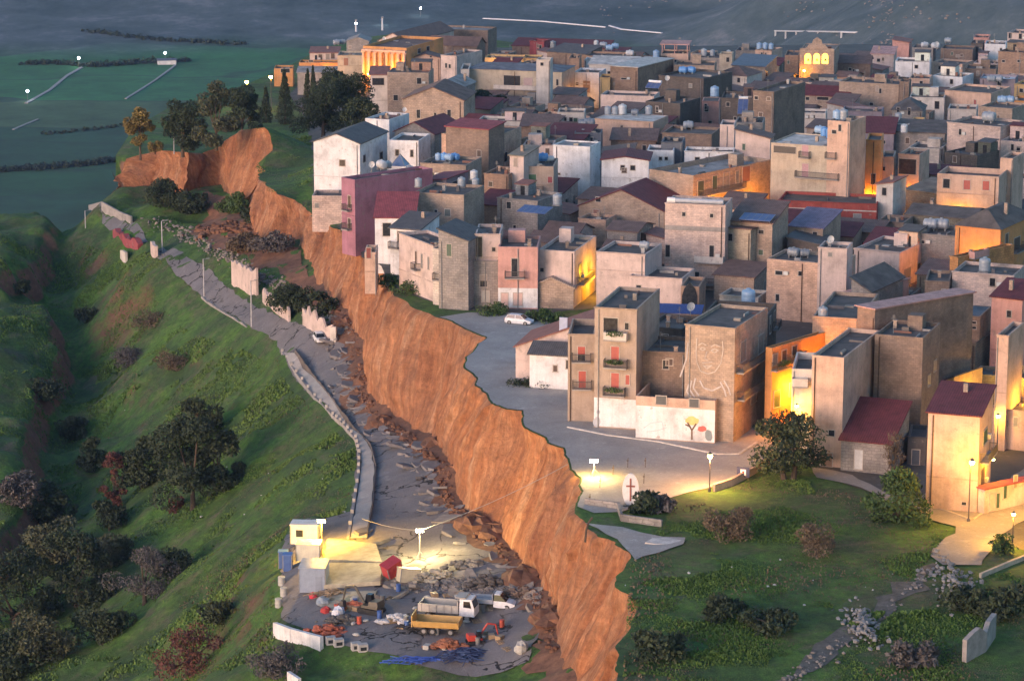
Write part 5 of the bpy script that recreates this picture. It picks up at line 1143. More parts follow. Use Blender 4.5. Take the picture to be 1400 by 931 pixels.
tree(402,425,7.5,4.6,'leaf_dark','dark thicket between the ruined walls beside the road',g=GL,seed=50,kind='bush')
tree(440,430,5,3.5,'leaf_dark','dark shrub at the cliff foot above the white car',g=GL,seed=51,kind='bush')
tree(330,345,8,3.6,'leaf_dry','brown scrub at the foot of the slumped cliff',g=GL,seed=52,kind='bush')
tree(375,345,8,3.4,'leaf_grey','dark scrub heap right of the brown scrub',g=GL,seed=53,kind='bush')
tree(235,505,6,3.0,'leaf_dry','brownish bush in the middle of the upper left slope',g=GL,seed=54,kind='bush',leaf=.2)
tree(175,500,7,3.2,'leaf_grey','grey bush left of the brownish bush on the upper left slope',g=GL,seed=55,kind='bush',leaf=.2)
tree(205,445,8,2.2,'leaf_dry','flat brown scrub patch below the broken road',g=GL,seed=56,kind='bush',leaf=.2)
tree(300,850,4.5,2.6,'leaf_dark','small dark bush on the lower left slope',g=GL,seed=57,kind='bush')
tree(120,440,6,3,'leaf_dark','dark bush on the slope above the gully',g=GL,seed=58,kind='bush')
tree(30,400,4,2.4,'leaf_dark','dark bush on the upper left bench',g=GL,seed=59,kind='bush')
for i, (a, b) in enumerate([(735,440),(752,437),(675,430)]): tree(a, b, 4.6, 1.3, 'leaf_green', ['low green weeds right of the silver car','green weeds against the rubble-stone gable','low green weeds behind the silver car'][i], seed=60+i, kind='bush', leaf=.2)
tree(560,402,5.5,1.5,'leaf_green','green weeds between the corner house and the cliff lip',seed=64,kind='bush',leaf=.2)
tree(535,390,4.5,1.3,'leaf_green','green weeds at the cliff lip below the white lean-to house',seed=65,kind='bush',leaf=.2)
for i, (a, b, c) in enumerate([(722,506,3.5),(716,527,4.0),(742,528,3.8)]): tree(a, b, c, .7, 'leaf_dark', ['flat dark weed patch at the left corner of the white annex','longer flat weed patch below the white annex, left','flat weed patch right under the white annex wall'][i], seed=66+i, kind='bush', leaf=.18)
tree(880,700,4,2.0,'leaf_dark','dark clump of agaves beside the white stele',seed=70,kind='bush')
tree(905,700,3,1.8,'leaf_grey','grey-green agave clump right of the white stele',seed=71,kind='bush')
for i, (a, b, w_, h_, mt, lb) in enumerate([(318,292,7,4.2,'leaf_green','green bush hanging below the slumped far end of the cliff'),(348,306,5,3,'leaf_dark','small dark bush right of the green bush at the slumped cliff end'),(65,722,9,7,'leaf_dark','dark scrub mass above the big spreading tree at lower left'),(150,775,7,5,'leaf_olive','olive scrub right of the big spreading tree'),(140,880,8,5,'leaf_dark','dark scrub mass below the big spreading tree'),(60,905,9,6,'leaf_olive','olive scrub beside the bottom left thicket'),(235,790,6,4,'leaf_dark','dark scrub right of the grey leafless tree'),(150,725,6,5,'leaf_dark','dark scrub just below the reddish conifer'),(25,690,7,5,'leaf_grey','grey scrub at the left edge in the gully'),(100,600,6,4,'leaf_dark','dark scrub in the gully left of the dark shrub tree'),(60,545,6,3.5,'leaf_dark','dark scrub at the foot of the brown gully scarp'),(275,600,7,7,'leaf_dark','dark crown just behind the large dark pine')]):
    tree(a, b, w_, h_, mt, lb, g=GL, seed=200+i, kind='bush')
# palms in front of the villa
def palm(px, py, hgt, label, seed):
    p = GP(px, py); r = empty('palm_tree', p, 0, label, 'palm', 'palms in front of the pale villa'); m = M(); m.tube((0,0,-.3),(0,0,hgt),.28,.18,8); m.build('trunk','bark',r); q = random.Random(seed); c = M()
    for k in range(22):
        a = 6.28*k/22+q.uniform(-.1,.1); e = q.uniform(-.2,1.0); L = q.uniform(1.9,2.6); pts = []
        for j in range(6):
            t = j/5; pts.append(Vector((math.cos(a)*L*t*math.cos(e*.6), math.sin(a)*L*t*math.cos(e*.6), hgt+L*(math.sin(e)*t-.75*t*t))))
        for j in range(5):
            s = Vector((-math.sin(a), math.cos(a), 0))*(.28*(1-abs(j/4-.4)))
            c.add([pts[j]-s-Vector((0,0,.12)), pts[j], pts[j+1], pts[j+1]-s-Vector((0,0,.12))], [(0,1,2,3)]); c.add([pts[j], pts[j]+s-Vector((0,0,.12)), pts[j+1]+s-Vector((0,0,.12)), pts[j+1]], [(0,1,2,3)])
    c.build('crown','leaf_dark',r)
palm(733,150,4.6,'tall palm in front of the pale villa',1); palm(722,152,2.6,'short palm left of the tall palm',2); palm(748,153,2.2,'low palm right of the tall palm',3)
# ---------------------------------------------------------------- ground cover
def tufts(name, polys, fn, n, seed, mat='grass_blade', s=.28, avoid=None):
    s = s*.6; g = np.random.default_rng(seed); P = []
    for poly, zb, frac in polys:
        w = np.array([tuple(on(a, b, fn)[:2]) for a, b in poly]); k = 0; need = int(n*frac)
        while k < need:
            X = g.uniform(w[:,0].min(), w[:,0].max(), need*2); Y = g.uniform(w[:,1].min(), w[:,1].max(), need*2); ins, d = inpoly(X, Y, [tuple(q) for q in w]); X = X[ins]; Y = Y[ins]
            ok = hnoise(X, Y, 6, seed, 3) > -.12; X = X[ok]; Y = Y[ok]
            if avoid is not None:
                for av in avoid:
                    i2, _ = inpoly(X, Y, av); X = X[~i2]; Y = Y[~i2]
            X = X[:need-k]; Y = Y[:need-k]; k += len(X); P.append(np.stack([X, Y], 1))
    P = np.concatenate(P); n = len(P); Z = np.array([fn(a, b) for a, b in P]); C = np.column_stack([P, Z])
    big = np.clip(1+1.8*hnoise(P[:,0], P[:,1], 9, seed+3, 3), .4, 2.2)[:,None]
    a = g.uniform(0, 6.28, n); d = np.stack([np.cos(a), np.sin(a), 0*a], 1)*s*.55*big*g.uniform(.6,1.5,(n,1)); up = np.stack([g.uniform(-.5,.5,n), g.uniform(-.5,.5,n), np.ones(n)], 1)*s*big*g.uniform(.5,1.6,(n,1))
    C[:,2] -= .04; V = np.stack([C-d, C+d, C+d*.5+up, C-d*.5+up*.9], 1).reshape(-1, 3)
    o = npmesh(name, V, np.arange(4*n).reshape(-1, 4), mat); return tag(o, kind='stuff')
tufts('grass', [([(120,335),(205,345),(275,405),(340,445),(380,482),(430,550),(486,612),(488,640),(470,705),(398,712),(382,760),(370,850),(440,885),(520,931),(250,950),(240,700),(120,560),(100,400)],0,.62),([(0,320),(60,325),(120,335),(110,420),(140,600),(240,700),(250,950),(60,950),(0,900)],0,.30),([(140,270),(230,285),(330,330),(400,400),(395,430),(300,370),(230,335),(160,290)],0,.08)], zlg, 90000, 5, avoid=[ROADW])
tufts('slope_grass', [([(862,770),(900,700),(985,680),(1050,645),(1130,665),(1240,705),(1300,722),(1270,765),(1200,850),(1060,950),(850,960)],0,.7),([(1290,790),(1420,780),(1420,950),(1080,950),(1210,850)],0,.2),([(362,190),(425,180),(432,290),(400,275),(366,262),(350,230)],0,.1)], zplat, 60000, 6)
tufts('dry_grass', [([(862,770),(900,700),(985,680),(1050,645),(1130,665),(1240,705),(1300,722),(1270,765),(1200,850),(1060,950),(850,960)],0,.7),([(1290,790),(1420,780),(1420,950),(1080,950),(1210,850)],0,.3)], zplat, 9000, 16, 'leaf_dry', .18)
tufts('dry_grass_slope', [([(120,335),(205,345),(275,405),(340,445),(380,482),(430,550),(486,612),(488,640),(470,705),(398,712),(382,760),(370,850),(440,885),(520,931),(250,950),(240,700),(120,560),(100,400)],0,1)], zlg, 16000, 17, 'leaf_dry', .18, [ROADW])
# ---------------------------------------------------------------- walls, ruins
def wallrun(name, label, pts, hgt, th, col, mat='block', g=GL, ragged=0.0, cat='wall', seed=1, group=None):
    q = random.Random(seed); W = [g(a, b) for a, b in pts]; W = rough(W, 0, 1.2, seed) if ragged else W; base = W[0].copy(); root = empty(name, base, 0, label, cat, group); m = M(); hs = [hgt+q.uniform(-ragged, ragged*.3) for _ in W]
    for i in range(len(W)-1):
        a, b = W[i]-base, W[i+1]-base; d = (b-a); d.z = 0; n = Vector((-d.y, d.x, 0)).normalized()*th/2
        m.hexa([a-n-Vector((0,0,1)), b-n-Vector((0,0,1)), b+n-Vector((0,0,1)), a+n-Vector((0,0,1))], [a-n+Vector((0,0,hs[i])), b-n+Vector((0,0,hs[i+1])), b+n+Vector((0,0,hs[i+1])), a+n+Vector((0,0,hs[i]))])
    m.build('masonry', mat, root, color=C_[col] if isinstance(col, str) else col)
    return root, W
PA = [(386,484),(405,512),(430,545),(455,570),(470,583),(486,602),(491,622),(490,650),(484,690),(476,738)]
r, W = wallrun('roadside_parapet', 'crumbling roadside parapet with concrete posts on the slope side of the broken road', PA, .45, .35, 'grey', 'concrete', cat='parapet')
for i in range(len(W)-1):
    for t in (0, .33, .66):
        p = W[i].lerp(W[i+1], t)-W[0]; m = M(); m.box(p.x-.2, p.x+.2, p.y-.2, p.y+.2, p.z-.6, p.z+.95); m.build('post', 'concrete', r, color=(.42,.40,.38))
# sidewalk beside it and inner rail
SW = [(a+3, b) for a, b in PA]+[(a+28, b-6) for a, b in reversed(PA[:6])]
psheet('pavement', [(388,484),(432,545),(472,582),(488,603),(494,622),(492,660),(486,700),(478,738),(500,738),(508,690),(512,640),(505,612),(486,592),(462,560),(425,515),(403,484)], .24, 'gravel_paving', 1.5, zlg, .12)
r, W = wallrun('guard_rail', 'bent dark guard rail between the pavement and the broken road', [(403,482),(425,512),(448,540),(462,560),(486,590),(507,612),(514,640),(510,690),(502,735)], .7, .12, 'dark', 'concrete', cat='guard rail', ragged=.25, seed=5)
r2, W2 = wallrun('roadside_kerb', 'pale broken kerb along the upper part of the landslide road', [(276,407),(300,424),(322,437),(338,447)], .3, .35, 'grey', 'concrete', cat='kerb', ragged=.3, seed=6)
wallrun('ruined_wall', 'tall pink leaning wall of a collapsed house beside the upper road', [(318,388),(334,396),(352,404)], 5.0, .4, 'rose', 'plaster', cat='ruin', ragged=1.0, seed=7)
wallrun('ruined_wall', 'long low pink broken wall along the road above the white car', [(360,412),(375,424),(396,440)], 2.4, .35, 'rose', 'plaster', cat='ruin', ragged=.8, seed=8)
wallrun('ruined_wall', 'row of pink roofless room walls behind the white car', [(415,444),(428,452),(446,464),(456,466)], 3.6, .35, 'rose', 'plaster', cat='ruin', ragged=1.6, seed=9)
wallrun('ruined_wall', 'cream fragment of wall at the very foot of the cliff', [(452,470),(460,468)], 3.0, .35, 'pale', 'plaster', cat='ruin', ragged=.8, seed=10)
wallrun('ruined_wall', 'toppled red-brown wall where the far road breaks off', [(158,322),(172,330),(192,338)], 1.6, 1.2, 'wine', 'plaster', cat='ruin', ragged=.9, seed=11)
wallrun('ruined_wall', 'pale stub of wall at the near end of the toppled red wall', [(208,346),(214,352)], 2.6, .6, 'rose', 'plaster', cat='ruin', ragged=.6, seed=12)
wallrun('ruined_wall', 'small pale stub standing on the grass below the far road', [(166,352),(173,358)], 1.9, .5, 'pale', 'plaster', cat='ruin', ragged=.6, seed=13)
wallrun('retaining_wall', 'curved grey retaining wall at the far end of the road', [(118,284),(140,286),(165,300),(180,306)], 1.6, .4, 'grey', 'concrete', cat='retaining wall', seed=14)
wallrun('retaining_wall', 'long white low wall at the near left corner of the work site', [(376,868),(400,877),(440,888)], 1.6, .5, 'white', 'plaster', cat='wall', seed=15)
wallrun('boundary_wall', 'white corner of a wall at the very bottom edge', [(395,945),(410,955)], 2.4, .4, 'white', 'plaster', cat='wall', seed=16)
r, W = wallrun('low_wall', 'low orange-lit wall along the near side of the square', [(976,672),(1000,664),(1030,648),(1060,628)], .9, .35, 'peach', 'plaster', g=GP, cat='wall')
wallrun('kerb_wall', 'pale kerb running along the foot of the mural wall', [(776,585),(830,596),(900,605),(980,622),(1010,622),(1035,606)], .22, .35, 'pale', 'concrete', g=GP, cat='kerb')
wallrun('kerb_wall', 'lit kerb along the foot of the maroon-roofed corner house', [(1262,690),(1296,700),(1330,712),(1362,690),(1400,664)], .2, .3, 'sand', 'concrete', g=GP, cat='kerb')
wallrun('garden_wall', 'low garden wall below the white stele, with a corner post', [(800,690),(845,696),(850,712),(905,720)], .8, .3, 'grey', 'stone', g=GP, cat='wall')
wallrun('ruined_wall', 'grey broken wall block standing at the lower right edge', [(1318,905),(1345,890),(1358,870)], 2.6, .5, 'grey', 'concrete', g=GP, cat='ruin', ragged=1.0, seed=17)
wallrun('retaining_wall', 'low lit retaining wall by the small round bush at right', [(1340,790),(1375,775),(1420,757)], .5, .3, 'sand', 'concrete', g=GP, cat='wall', seed=18)
psheet('dirt_path', [(1276,770),(1292,776),(1250,812),(1205,842),(1180,870),(1130,905),(1080,945),(1040,945),(1100,900),(1150,862),(1190,835),(1225,800)], .06, 'path_earth', 2.0, None, 1.0)
psheet('concrete_apron', [(800,716),(850,722),(905,735),(938,736),(935,745),(880,762),(868,766),(846,738)], .12, 'gravel_paving', 2.0, None, .2)
def slab(px, py, g, l, w, th, rz, tx, ty, col, label, name='concrete_slab', cat='slab', mat='concrete', group=None, seed=1, lift=.1):
    q = random.Random(seed); p = g(px, py); o = M(); n = 6; b = []
    for k in range(n):
        a = 2*math.pi*k/n+q.uniform(-.25,.25); r = q.uniform(.8,1.1); b.append(Vector((math.cos(a)*l/2*r, math.sin(a)*w/2*r, 0)))
    o.hexa([v-Vector((0,0,th)) for v in b], b); ob = o.build(name, mat, None, color=C_[col] if isinstance(col, str) else col); ob.location = p+Vector((0,0,lift+th*.5)); ob.rotation_euler = (tx, ty, rz); return tag(ob, label, cat, group)
slab(908,742,GP,4.4,2.4,.25,.3,.1,.05,'pale','pale tilted concrete slab on the grass below the stele')
for i in range(95):
    q = random.Random(i); t = q.random(); pts = [(470,450),(482,480),(486,535),(505,570),(550,598),(600,640),(606,690),(645,722),(695,762),(735,815)]; k = int(t*9); f_ = t*9-k; a = pts[k][0]*(1-f_)+pts[k+1][0]*f_+q.uniform(-34,4); b = pts[k][1]*(1-f_)+pts[k+1][1]*f_+q.uniform(-8,10)
    slab(a, b, GL, q.uniform(.9,3.2), q.uniform(.8,2.2), q.uniform(.2,.4), q.uniform(0,3), q.uniform(-.4,.4), q.uniform(-.4,.4), (.2,.19,.195), 'broken slab of asphalt tipped along the cliff side of the road', 'asphalt_slab', 'asphalt slab', 'concrete', 'broken asphalt slabs below the cliff', i)
for i, (a, b) in enumerate([(452,468),(462,486),(470,508),(488,548),(478,528),(500,578),(520,600),(575,612),(590,640),(585,672),(598,700),(560,640),(545,612),(620,728),(500,520),(610,712),(505,755),(515,742),(498,728)]):
    q = random.Random(300+i); slab(a, b, GL, q.uniform(3,5), q.uniform(2.2,3.4), .4, q.uniform(0,3), q.uniform(-.28,.28), q.uniform(-.3,.3), (.19,.18,.185), 'large cracked plate of asphalt lifted from the collapsed road', 'asphalt_plate', 'asphalt plate', 'concrete', 'lifted road plates', 500+i, .2)
for i in range(26):
    q = random.Random(100+i); a = q.uniform(515,735); b = 775+q.uniform(-8,50)+(a-515)*.08
    slab(a, b, GL, q.uniform(1,3), q.uniform(.8,2), q.uniform(.25,.5), q.uniform(0,3), q.uniform(-.4,.4), q.uniform(-.5,.5), (.30,.26,.22), 'broken concrete slab lying on the floodlit part of the work site', 'concrete_slab', 'concrete slab', 'concrete', 'broken slabs on the work site', i)
def rubble(name, polys, n, fn, seed, mat='rock', s=(.12,.5), pile=0):
    q = random.Random(seed); m = M()
    for poly in polys:
        xs = [p[0] for p in poly]; ys = [p[1] for p in poly]; cx, cy = sum(xs)/len(xs), sum(ys)/len(ys); rx = (max(xs)-min(xs))/2; ry = (max(ys)-min(ys))/2
        for _ in range(n//len(polys)):
            i = q.randrange(len(poly)-1); t = q.random(); px = poly[i][0]*(1-t)+poly[i+1][0]*t+q.gauss(0, poly[i][2]); py = poly[i][1]*(1-t)+poly[i+1][1]*t+q.gauss(0, poly[i][2]*.4); p = fn(px, py)
            r = q.uniform(*s)*q.uniform(.4,1); m.blob((p.x,p.y,p.z+r*.3+pile*max(0, 1-abs(q.gauss(0,.5)))), (r*q.uniform(.6,1.4),r*q.uniform(.6,1.4),r*.7), q.randint(0,9999), 5, 3, .35)
    o = m.build(name, mat, None); return tag(o, kind='stuff')
rubble('rubble', [[(210,300,9),(300,345,9),(360,380,10),(420,420,9),(470,455,5)]], 700, GL, 1, s=(.15,.6))
rubble('rubble_at_cliff_foot', [[(455,420,6),(485,460,6),(492,535,6),(515,572,5),(560,602,5),(608,640,5),(612,690,5),(645,722,8),(698,762,8),(742,830,6),(755,890,8)]], 800, GL, 2, 'loose_soil', (.1,.55), .15)
rubble('rubble_on_site', [[(500,790,8),(560,800,14),(640,800,14),(735,815,9)]], 800, GL, 3, s=(.15,.6))
for i, (a, b, w_) in enumerate([(520,578,2.2),(596,606,2.0),(650,718,3.0),(672,728,2.4),(716,790,2.6),(752,845,2.4),(500,520,1.8),(470,440,2.0),(560,598,1.6)]):
    p = GL(a, b); m = M(); m.blob((0,0,-.2),(w_,w_*1.3,w_*.55),i+40,11,7,.22); o = m.build('earth_mound','loose_soil',None); o.location = p; tag(o, 'mound of slumped brown earth against the foot of the cliff', 'earth mound', 'earth mounds at the cliff foot')
rubble('rubble_scree', [[(270,320,10),(330,310,12),(370,330,8)]], 260, GL, 4, 'loose_soil', (.3,1.2))
for lab, a, b, sp in (('larger white rubble heap dumped on the lower right grass',1300,795,10), ('smaller white rubble heap at the edge of the dirt path',1181,857,8)):
    q = random.Random(a); m = M(); c = GP(a, b)
    for _ in range(150):
        x = q.gauss(0, sp*.14); y = q.gauss(0, sp*.34); r = q.uniform(.1,.34); m.blob((x, y, r*.4+.5*max(0, 1-abs(x)/1.6)), (r,r*1.2,r*.7), q.randint(0,999), 5, 3, .4)
    o = m.build('rubble_heap', 'plaster', None, color=(.26,.26,.26)); o.location = c; tag(o, lab, 'rubble heap'); o['kind'] = 'stuff'
rubble('slope_litter', [[(240,600,60),(330,700,50),(420,640,20)],[(900,760,40),(1100,800,60),(1250,830,40)]], 34, lambda a, b: GL(a, b) if a < 700 else GP(a, b), 8, 'painted', (.1,.25))
rubble('path_stones', [[(1275,778,5),(1200,845,8),(1120,905,12),(1060,940,14)]], 150, GP, 9, s=(.12,.4))
# ---------------------------------------------------------------- poles and lamps
def light(name, p, col, e, r=.25, parent=None, spot=None):
    d_ = bpy.data.lights.new(name, 'POINT'); d_.energy = e*.5; d_.color = col; d_.shadow_soft_size = r; o = bpy.data.objects.new(name, d_); COL.objects.link(o); o.location = p
    if parent: o.parent = parent
    return o
WARM = (1,.31,.01); YEL = (1,.44,.01); WH = (1,.80,.45)
def street_lamp(base, hgt, label, col, e, arm=.0, az=0, bulb='lamp_warm', r=.24, group='street lamps', name='street_lamp'):
    root = empty(name, base, az, label, 'street lamp', group); m = M(); m.tube((0,0,-.3),(0,0,hgt),.09,.05,8); m.lathe([(.2,0),(.16,.35),(.1,.5)], 8); m.build('pole', 'iron', root)
    if arm: m = M(); m.tube((0,0,hgt-.05),(arm,0,hgt+.15),.04,n=6); m.build('arm', 'iron', root)
    z = hgt+.1; s = M(); s.lathe([(.06,r+.16),(r*1.15,r*.75),(r*1.15,r*.6)], 10, (arm,0,z)); s.build('lamp_shade', 'iron', root)
    b = M(); b.blob((arm,0,z-.02),(r,r,r),1,12,8,0); b.build('bulb', bulb, root, smooth=True)
    light('lamp_light', (arm,0,z-r-.12), col, e, .2, root)
    return root
def hgt_from(base, px, py):
    r = ray(px, py); t = math.hypot(base.x, base.y)/math.hypot(r.x, r.y); return CAMZ+r.z*t-base.z
def lamp_px(bx, by, hx, hy, label, col=WARM, e=900, g=GP, **k):
    b = g(bx, by); return street_lamp(b, hgt_from(b, hx, hy), label, col, e, **k)
def wall_lamp(H, fi, px, py, label, col, e, off=.9, r=.2, sgroup='wall lamps', bulb='lamp_warm'):
    f = H['f'][fi]; s, z, t = f.hit(px, py); s = min(max(s, .2), f.L-.2); p = f.pt(s, z, 0); ang = math.atan2(f.n.y, f.n.x)
    root = empty('wall_lamp', p, ang, label, 'wall lamp', sgroup); m = M(); m.tube((0,0,0),(off,0,.25),.035,n=6); m.build('bracket', 'iron', root)
    b = M(); b.blob((off,0,.1),(r,r,r*.8),1,10,7,0); b.build('bulb', bulb, root, smooth=True); c = M(); c.lathe([(.05,.42),(r*1.3,.24),(r*1.3,.2)], 10, (off,0,0)); c.build('lamp_shade', 'iron', root)
    light('lamp_light', (off+.1,0,-.25), col, e, .15, root); return root
lamp_px(970,672,970,624,'globe street lamp on a dark post at the edge of the square',(1,.46,.15),3800,r=.3)
lamp_px(1324,714,1325,632,'tall yellow street lamp against the maroon-roofed corner house',YEL,1900,az=R(-60),arm=.25,r=.3)
lamp_px(1384,748,1386,704,'small cool street lamp beside the small round bush',(1,.46,.04),2600,r=.2)
wall_lamp(HOUSES['pale three-storey corner house with maroon roof, lit by a yellow street lamp'],1,1347,628,'yellow wall lamp on the side of the maroon-roofed corner house',YEL,420)
wall_lamp(HOUSES['narrow white balcony bay on the left of the tall cream block'],0,1090,553,'yellow wall lamp glowing on the tall cream block',YEL,480,off=1.0)
HL = HOUSES['row house with planted balconies along the orange-lit street']; HM = HOUSES['brick house with a large pale face drawn on its blank wall']
def hid(H, fi, px, py, off, hz, label, col, e, post=True):
    f = H['f'][fi]; s, z, t = f.hit(px, py); p = f.pt(s, 0, off); z0 = zplat(p.x, p.y); return street_lamp(Vector((p.x,p.y,z0)), hz, label, col, e, group='street lamps between the houses')
hid(HL,1,1098,500,4.0,5.5,'street lamp in the orange-lit street beyond the olive tree',WARM,3600)
hid(HM,1,1035,520,5.0,5.5,'street lamp opposite the balconies of the mural house',WARM,2400)
hid(HOUSES['long tan house with orange-lit street front and roof terrace'],1,970,275,3.5,4.2,'street lamp below the long tan house, nearer of two',WARM,1800)
hid(HOUSES['long tan house with orange-lit street front and roof terrace'],1,1020,262,3.5,4.2,'street lamp below the long tan house, farther of two',WARM,1500)
hid(HOUSES['pale blank house with yellow-lit street front'],1,803,405,2.5,4.0,'yellow street lamp in the lane beside the pale blank house',YEL,1500)
hid(HOUSES['narrow orange house glowing from a street lamp below'],0,1190,262,1.5,4,'street lamp hidden at the foot of the narrow orange house',WARM,1300)
hid(HOUSES['house with open dark loggia and orange side wall'],0,1250,270,1.5,3.5,'street lamp hidden at the foot of the loggia house',WARM,900)
hid(HOUSES['large ruined-roof palace lit orange by the street lamp at right'],0,1352,375,1.8,5.5,'bright street lamp at the corner of the ruined-roof palace',WARM,3200)
hid(HOUSES['pinkish block with an orange-lit street side right of centre'],1,1262,380,3.0,5,'street lamp facing the side of the pinkish block',WARM,1500)
hid(HOUSES['yellow-lit recess house between the pink block and the brown blocks'],0,1290,410,1.8,4,'street lamp in the yellow-lit recess',WARM,800)
hid(HOUSES['peach house with brown shuttered balcony at the right edge'],1,1390,500,2.5,5,'street lamp beside the peach house at the right edge',YEL,1800)
hid(HOUSES['plain cream house with dark blue tarpaulin roof at right edge'],0,1370,600,2.0,4.5,'street lamp before the plain cream house at right edge',YEL,500)
hid(HOUSES['yellow lit low house with one small window at right edge'],0,1385,545,1.6,3.5,'street lamp before the low house with one small window',YEL,500)
hid(HOUSES['small yellow house with dark lean-to roof between the brown blocks'],1,1320,535,2,3.5,'street lamp by the small yellow lean-to house',YEL,350)
hid(HOUSES['pink house with red shutters and a roof terrace at right'],0,1312,268,1.5,3.2,'street lamp glowing below the pink house with red shutters',YEL,1100)
hid(HOUSES['broad gabled house under a big maroon corrugated roof'],1,930,310,3,5,'street lamp in the gap behind the tall pink-grey block',WARM,1100)
hid(PAL,0,510,95,3.0,4,'street lamp lighting the palace columns from the left',WARM,2600)
hid(PAL,0,545,92,3.0,4,'street lamp lighting the palace columns from the right',WARM,2200)
hid(HOUSES['low yellow lit wall house behind the grey tower house'],0,690,90,2,3.5,'street lamp before the yellow-lit wall houses',YEL,900)
hid(HOUSES['low orange-lit terrace wall in front of the pink house'],0,450,96,2,3,'street lamp by the lit terrace wall at the far left',WARM,700)
hid(HOUSES['wide pale villa with deep loggia and palms in front'],1,778,125,2.0,3.5,'street lamp beside the right wall of the wide villa',WARM,450)
hid(HOUSES['stone church facade with three glowing bell openings'],0,1100,118,2.0,6,'street lamp on the ground before the church',WARM,700)
lamp_px(371,150,371,106,'lit street lamp behind the short cypress at the left edge of town',WARM,900,r=.45)
lamp_px(338,150,338,113,'lit twin street lamp above the dark tree at far left',YEL,600,r=.42)
def pole(bx, by, tx, ty, label, g=GL, r=.12):
    b = g(bx, by); h_ = hgt_from(b, tx, ty); root = empty('utility_pole', b, .3, label, 'pole', 'poles along the broken road'); m = M(); m.tube((0,0,-.5),(0,0,h_),r*1.2,r*.8,7); m.build('shaft','concrete',root,color=(.45,.45,.47)); m = M(); m.tube((-.05,0,h_-.1),(.9,0,h_+.05),.04,n=5); m.box(.6,1.2,-.12,.12,h_-.02,h_+.1); m.build('lamp_head','steel',root); return root
pole(222,345,225,302,'unlit grey lamp pole on the far part of the broken road'); pole(279,406,284,354,'unlit grey lamp pole halfway along the broken road'); pole(344,447,343,384,'unlit grey lamp pole on the near bend of the broken road'); pole(117,312,118,288,'thin pole at the far end of the broken road'); pole(238,208,240,162,'thin grey pole on the far left lobe',g=GP)
lamp_px(1440,712,1440,650,'added unseen lamp just past the right edge, brightening the lit street',YEL,3600)  # unseen lamp added outside the frame to brighten the street at the right
# floodlights
def mast(bx, by, hx, hy, label, col, e, g=GL):
    b = g(bx, by); h_ = hgt_from(b, hx, hy); root = empty('floodlight_mast', b, 0, label, 'floodlight', 'floodlight masts of the work site'); m = M(); m.tube((0,0,0),(0,0,h_),.07,.05,6); m.build('mast','steel',root)
    m = M()
    for a in (0,2.1,4.2): m.tube((0,0,1.0),(math.cos(a)*.9,math.sin(a)*.9,0),.035,n=5)
    m.build('tripod','steel',root)
    m = M(); m.box(-.5,.5,-.12,.12,h_,h_+.42); m.build('housing','iron',root); m = M(); m.box(-.45,.45,-.17,-.125,h_+.04,h_+.38); m.build('lamp_glass','lamp_white',root)
    light('lamp_light', (0,-.5,h_+.2), col, e, .35, root); return b, h_
b1, h1 = mast(574,764,576,727,'floodlight mast with wires in the middle of the work site',(1,.74,.3),3600)
b2, h2 = mast(440,752,446,714,'floodlight mast beside the white site cabin',(1,.52,.03),6500)
b3, h3 = mast(812,652,812,632,'bright low floodlight on the near edge of the square',(1,.62,.12),1500,g=GP)
def wire(a, b, sag, label):
    m = M(); pts = [a.lerp(b, t/14)-Vector((0,0,4*sag*(t/14)*(1-t/14))) for t in range(15)]; m.path([p-a for p in pts], .035, 4); o = m.build('cable','steel',None); o.location = a; tag(o, label, 'cable')
wire(b1+Vector((0,0,h1+.2)), GP(776,640)+Vector((0,0,.5)), .5, 'thin cable rising from the floodlight mast to the top of the cliff'); wire(b1+Vector((0,0,h1+.2)), GL(496,735)+Vector((0,0,2.5)), .3, 'thin cable from the floodlight mast to the pavement edge')
# ---------------------------------------------------------------- vehicles
def wheels(root, xs, hw, r, w=.22):
    for x in xs:
        for s in (-1, 1):
            wh = M(); wh.tube((x, s*hw-w/2*s, r),(x, s*hw+w/2*s, r), r, r, 16); o = wh.build('wheel', 'rubber', root)
            m = M(); m.tube((x, s*(hw+w/2)-s*.02, r),(x, s*(hw+w/2)+s*.015, r), r*.6, r*.55, 12); m.build('rim', 'steel', o)
def loft(m, secs):
    n = len(secs[0]); o = len(m.v)
    for s in secs: m.v += [tuple(p) for p in s]
    for k in range(len(secs)-1): 
        for i in range(n): m.f.append((o+k*n+i, o+k*n+(i+1) % n, o+(k+1)*n+(i+1) % n, o+(k+1)*n+i)); m.mi.append(m.m)
    m.f.append(tuple(o+i for i in range(n-1,-1,-1))); m.mi.append(m.m); m.f.append(tuple(o+(len(secs)-1)*n+i for i in range(n))); m.mi.append(m.m)
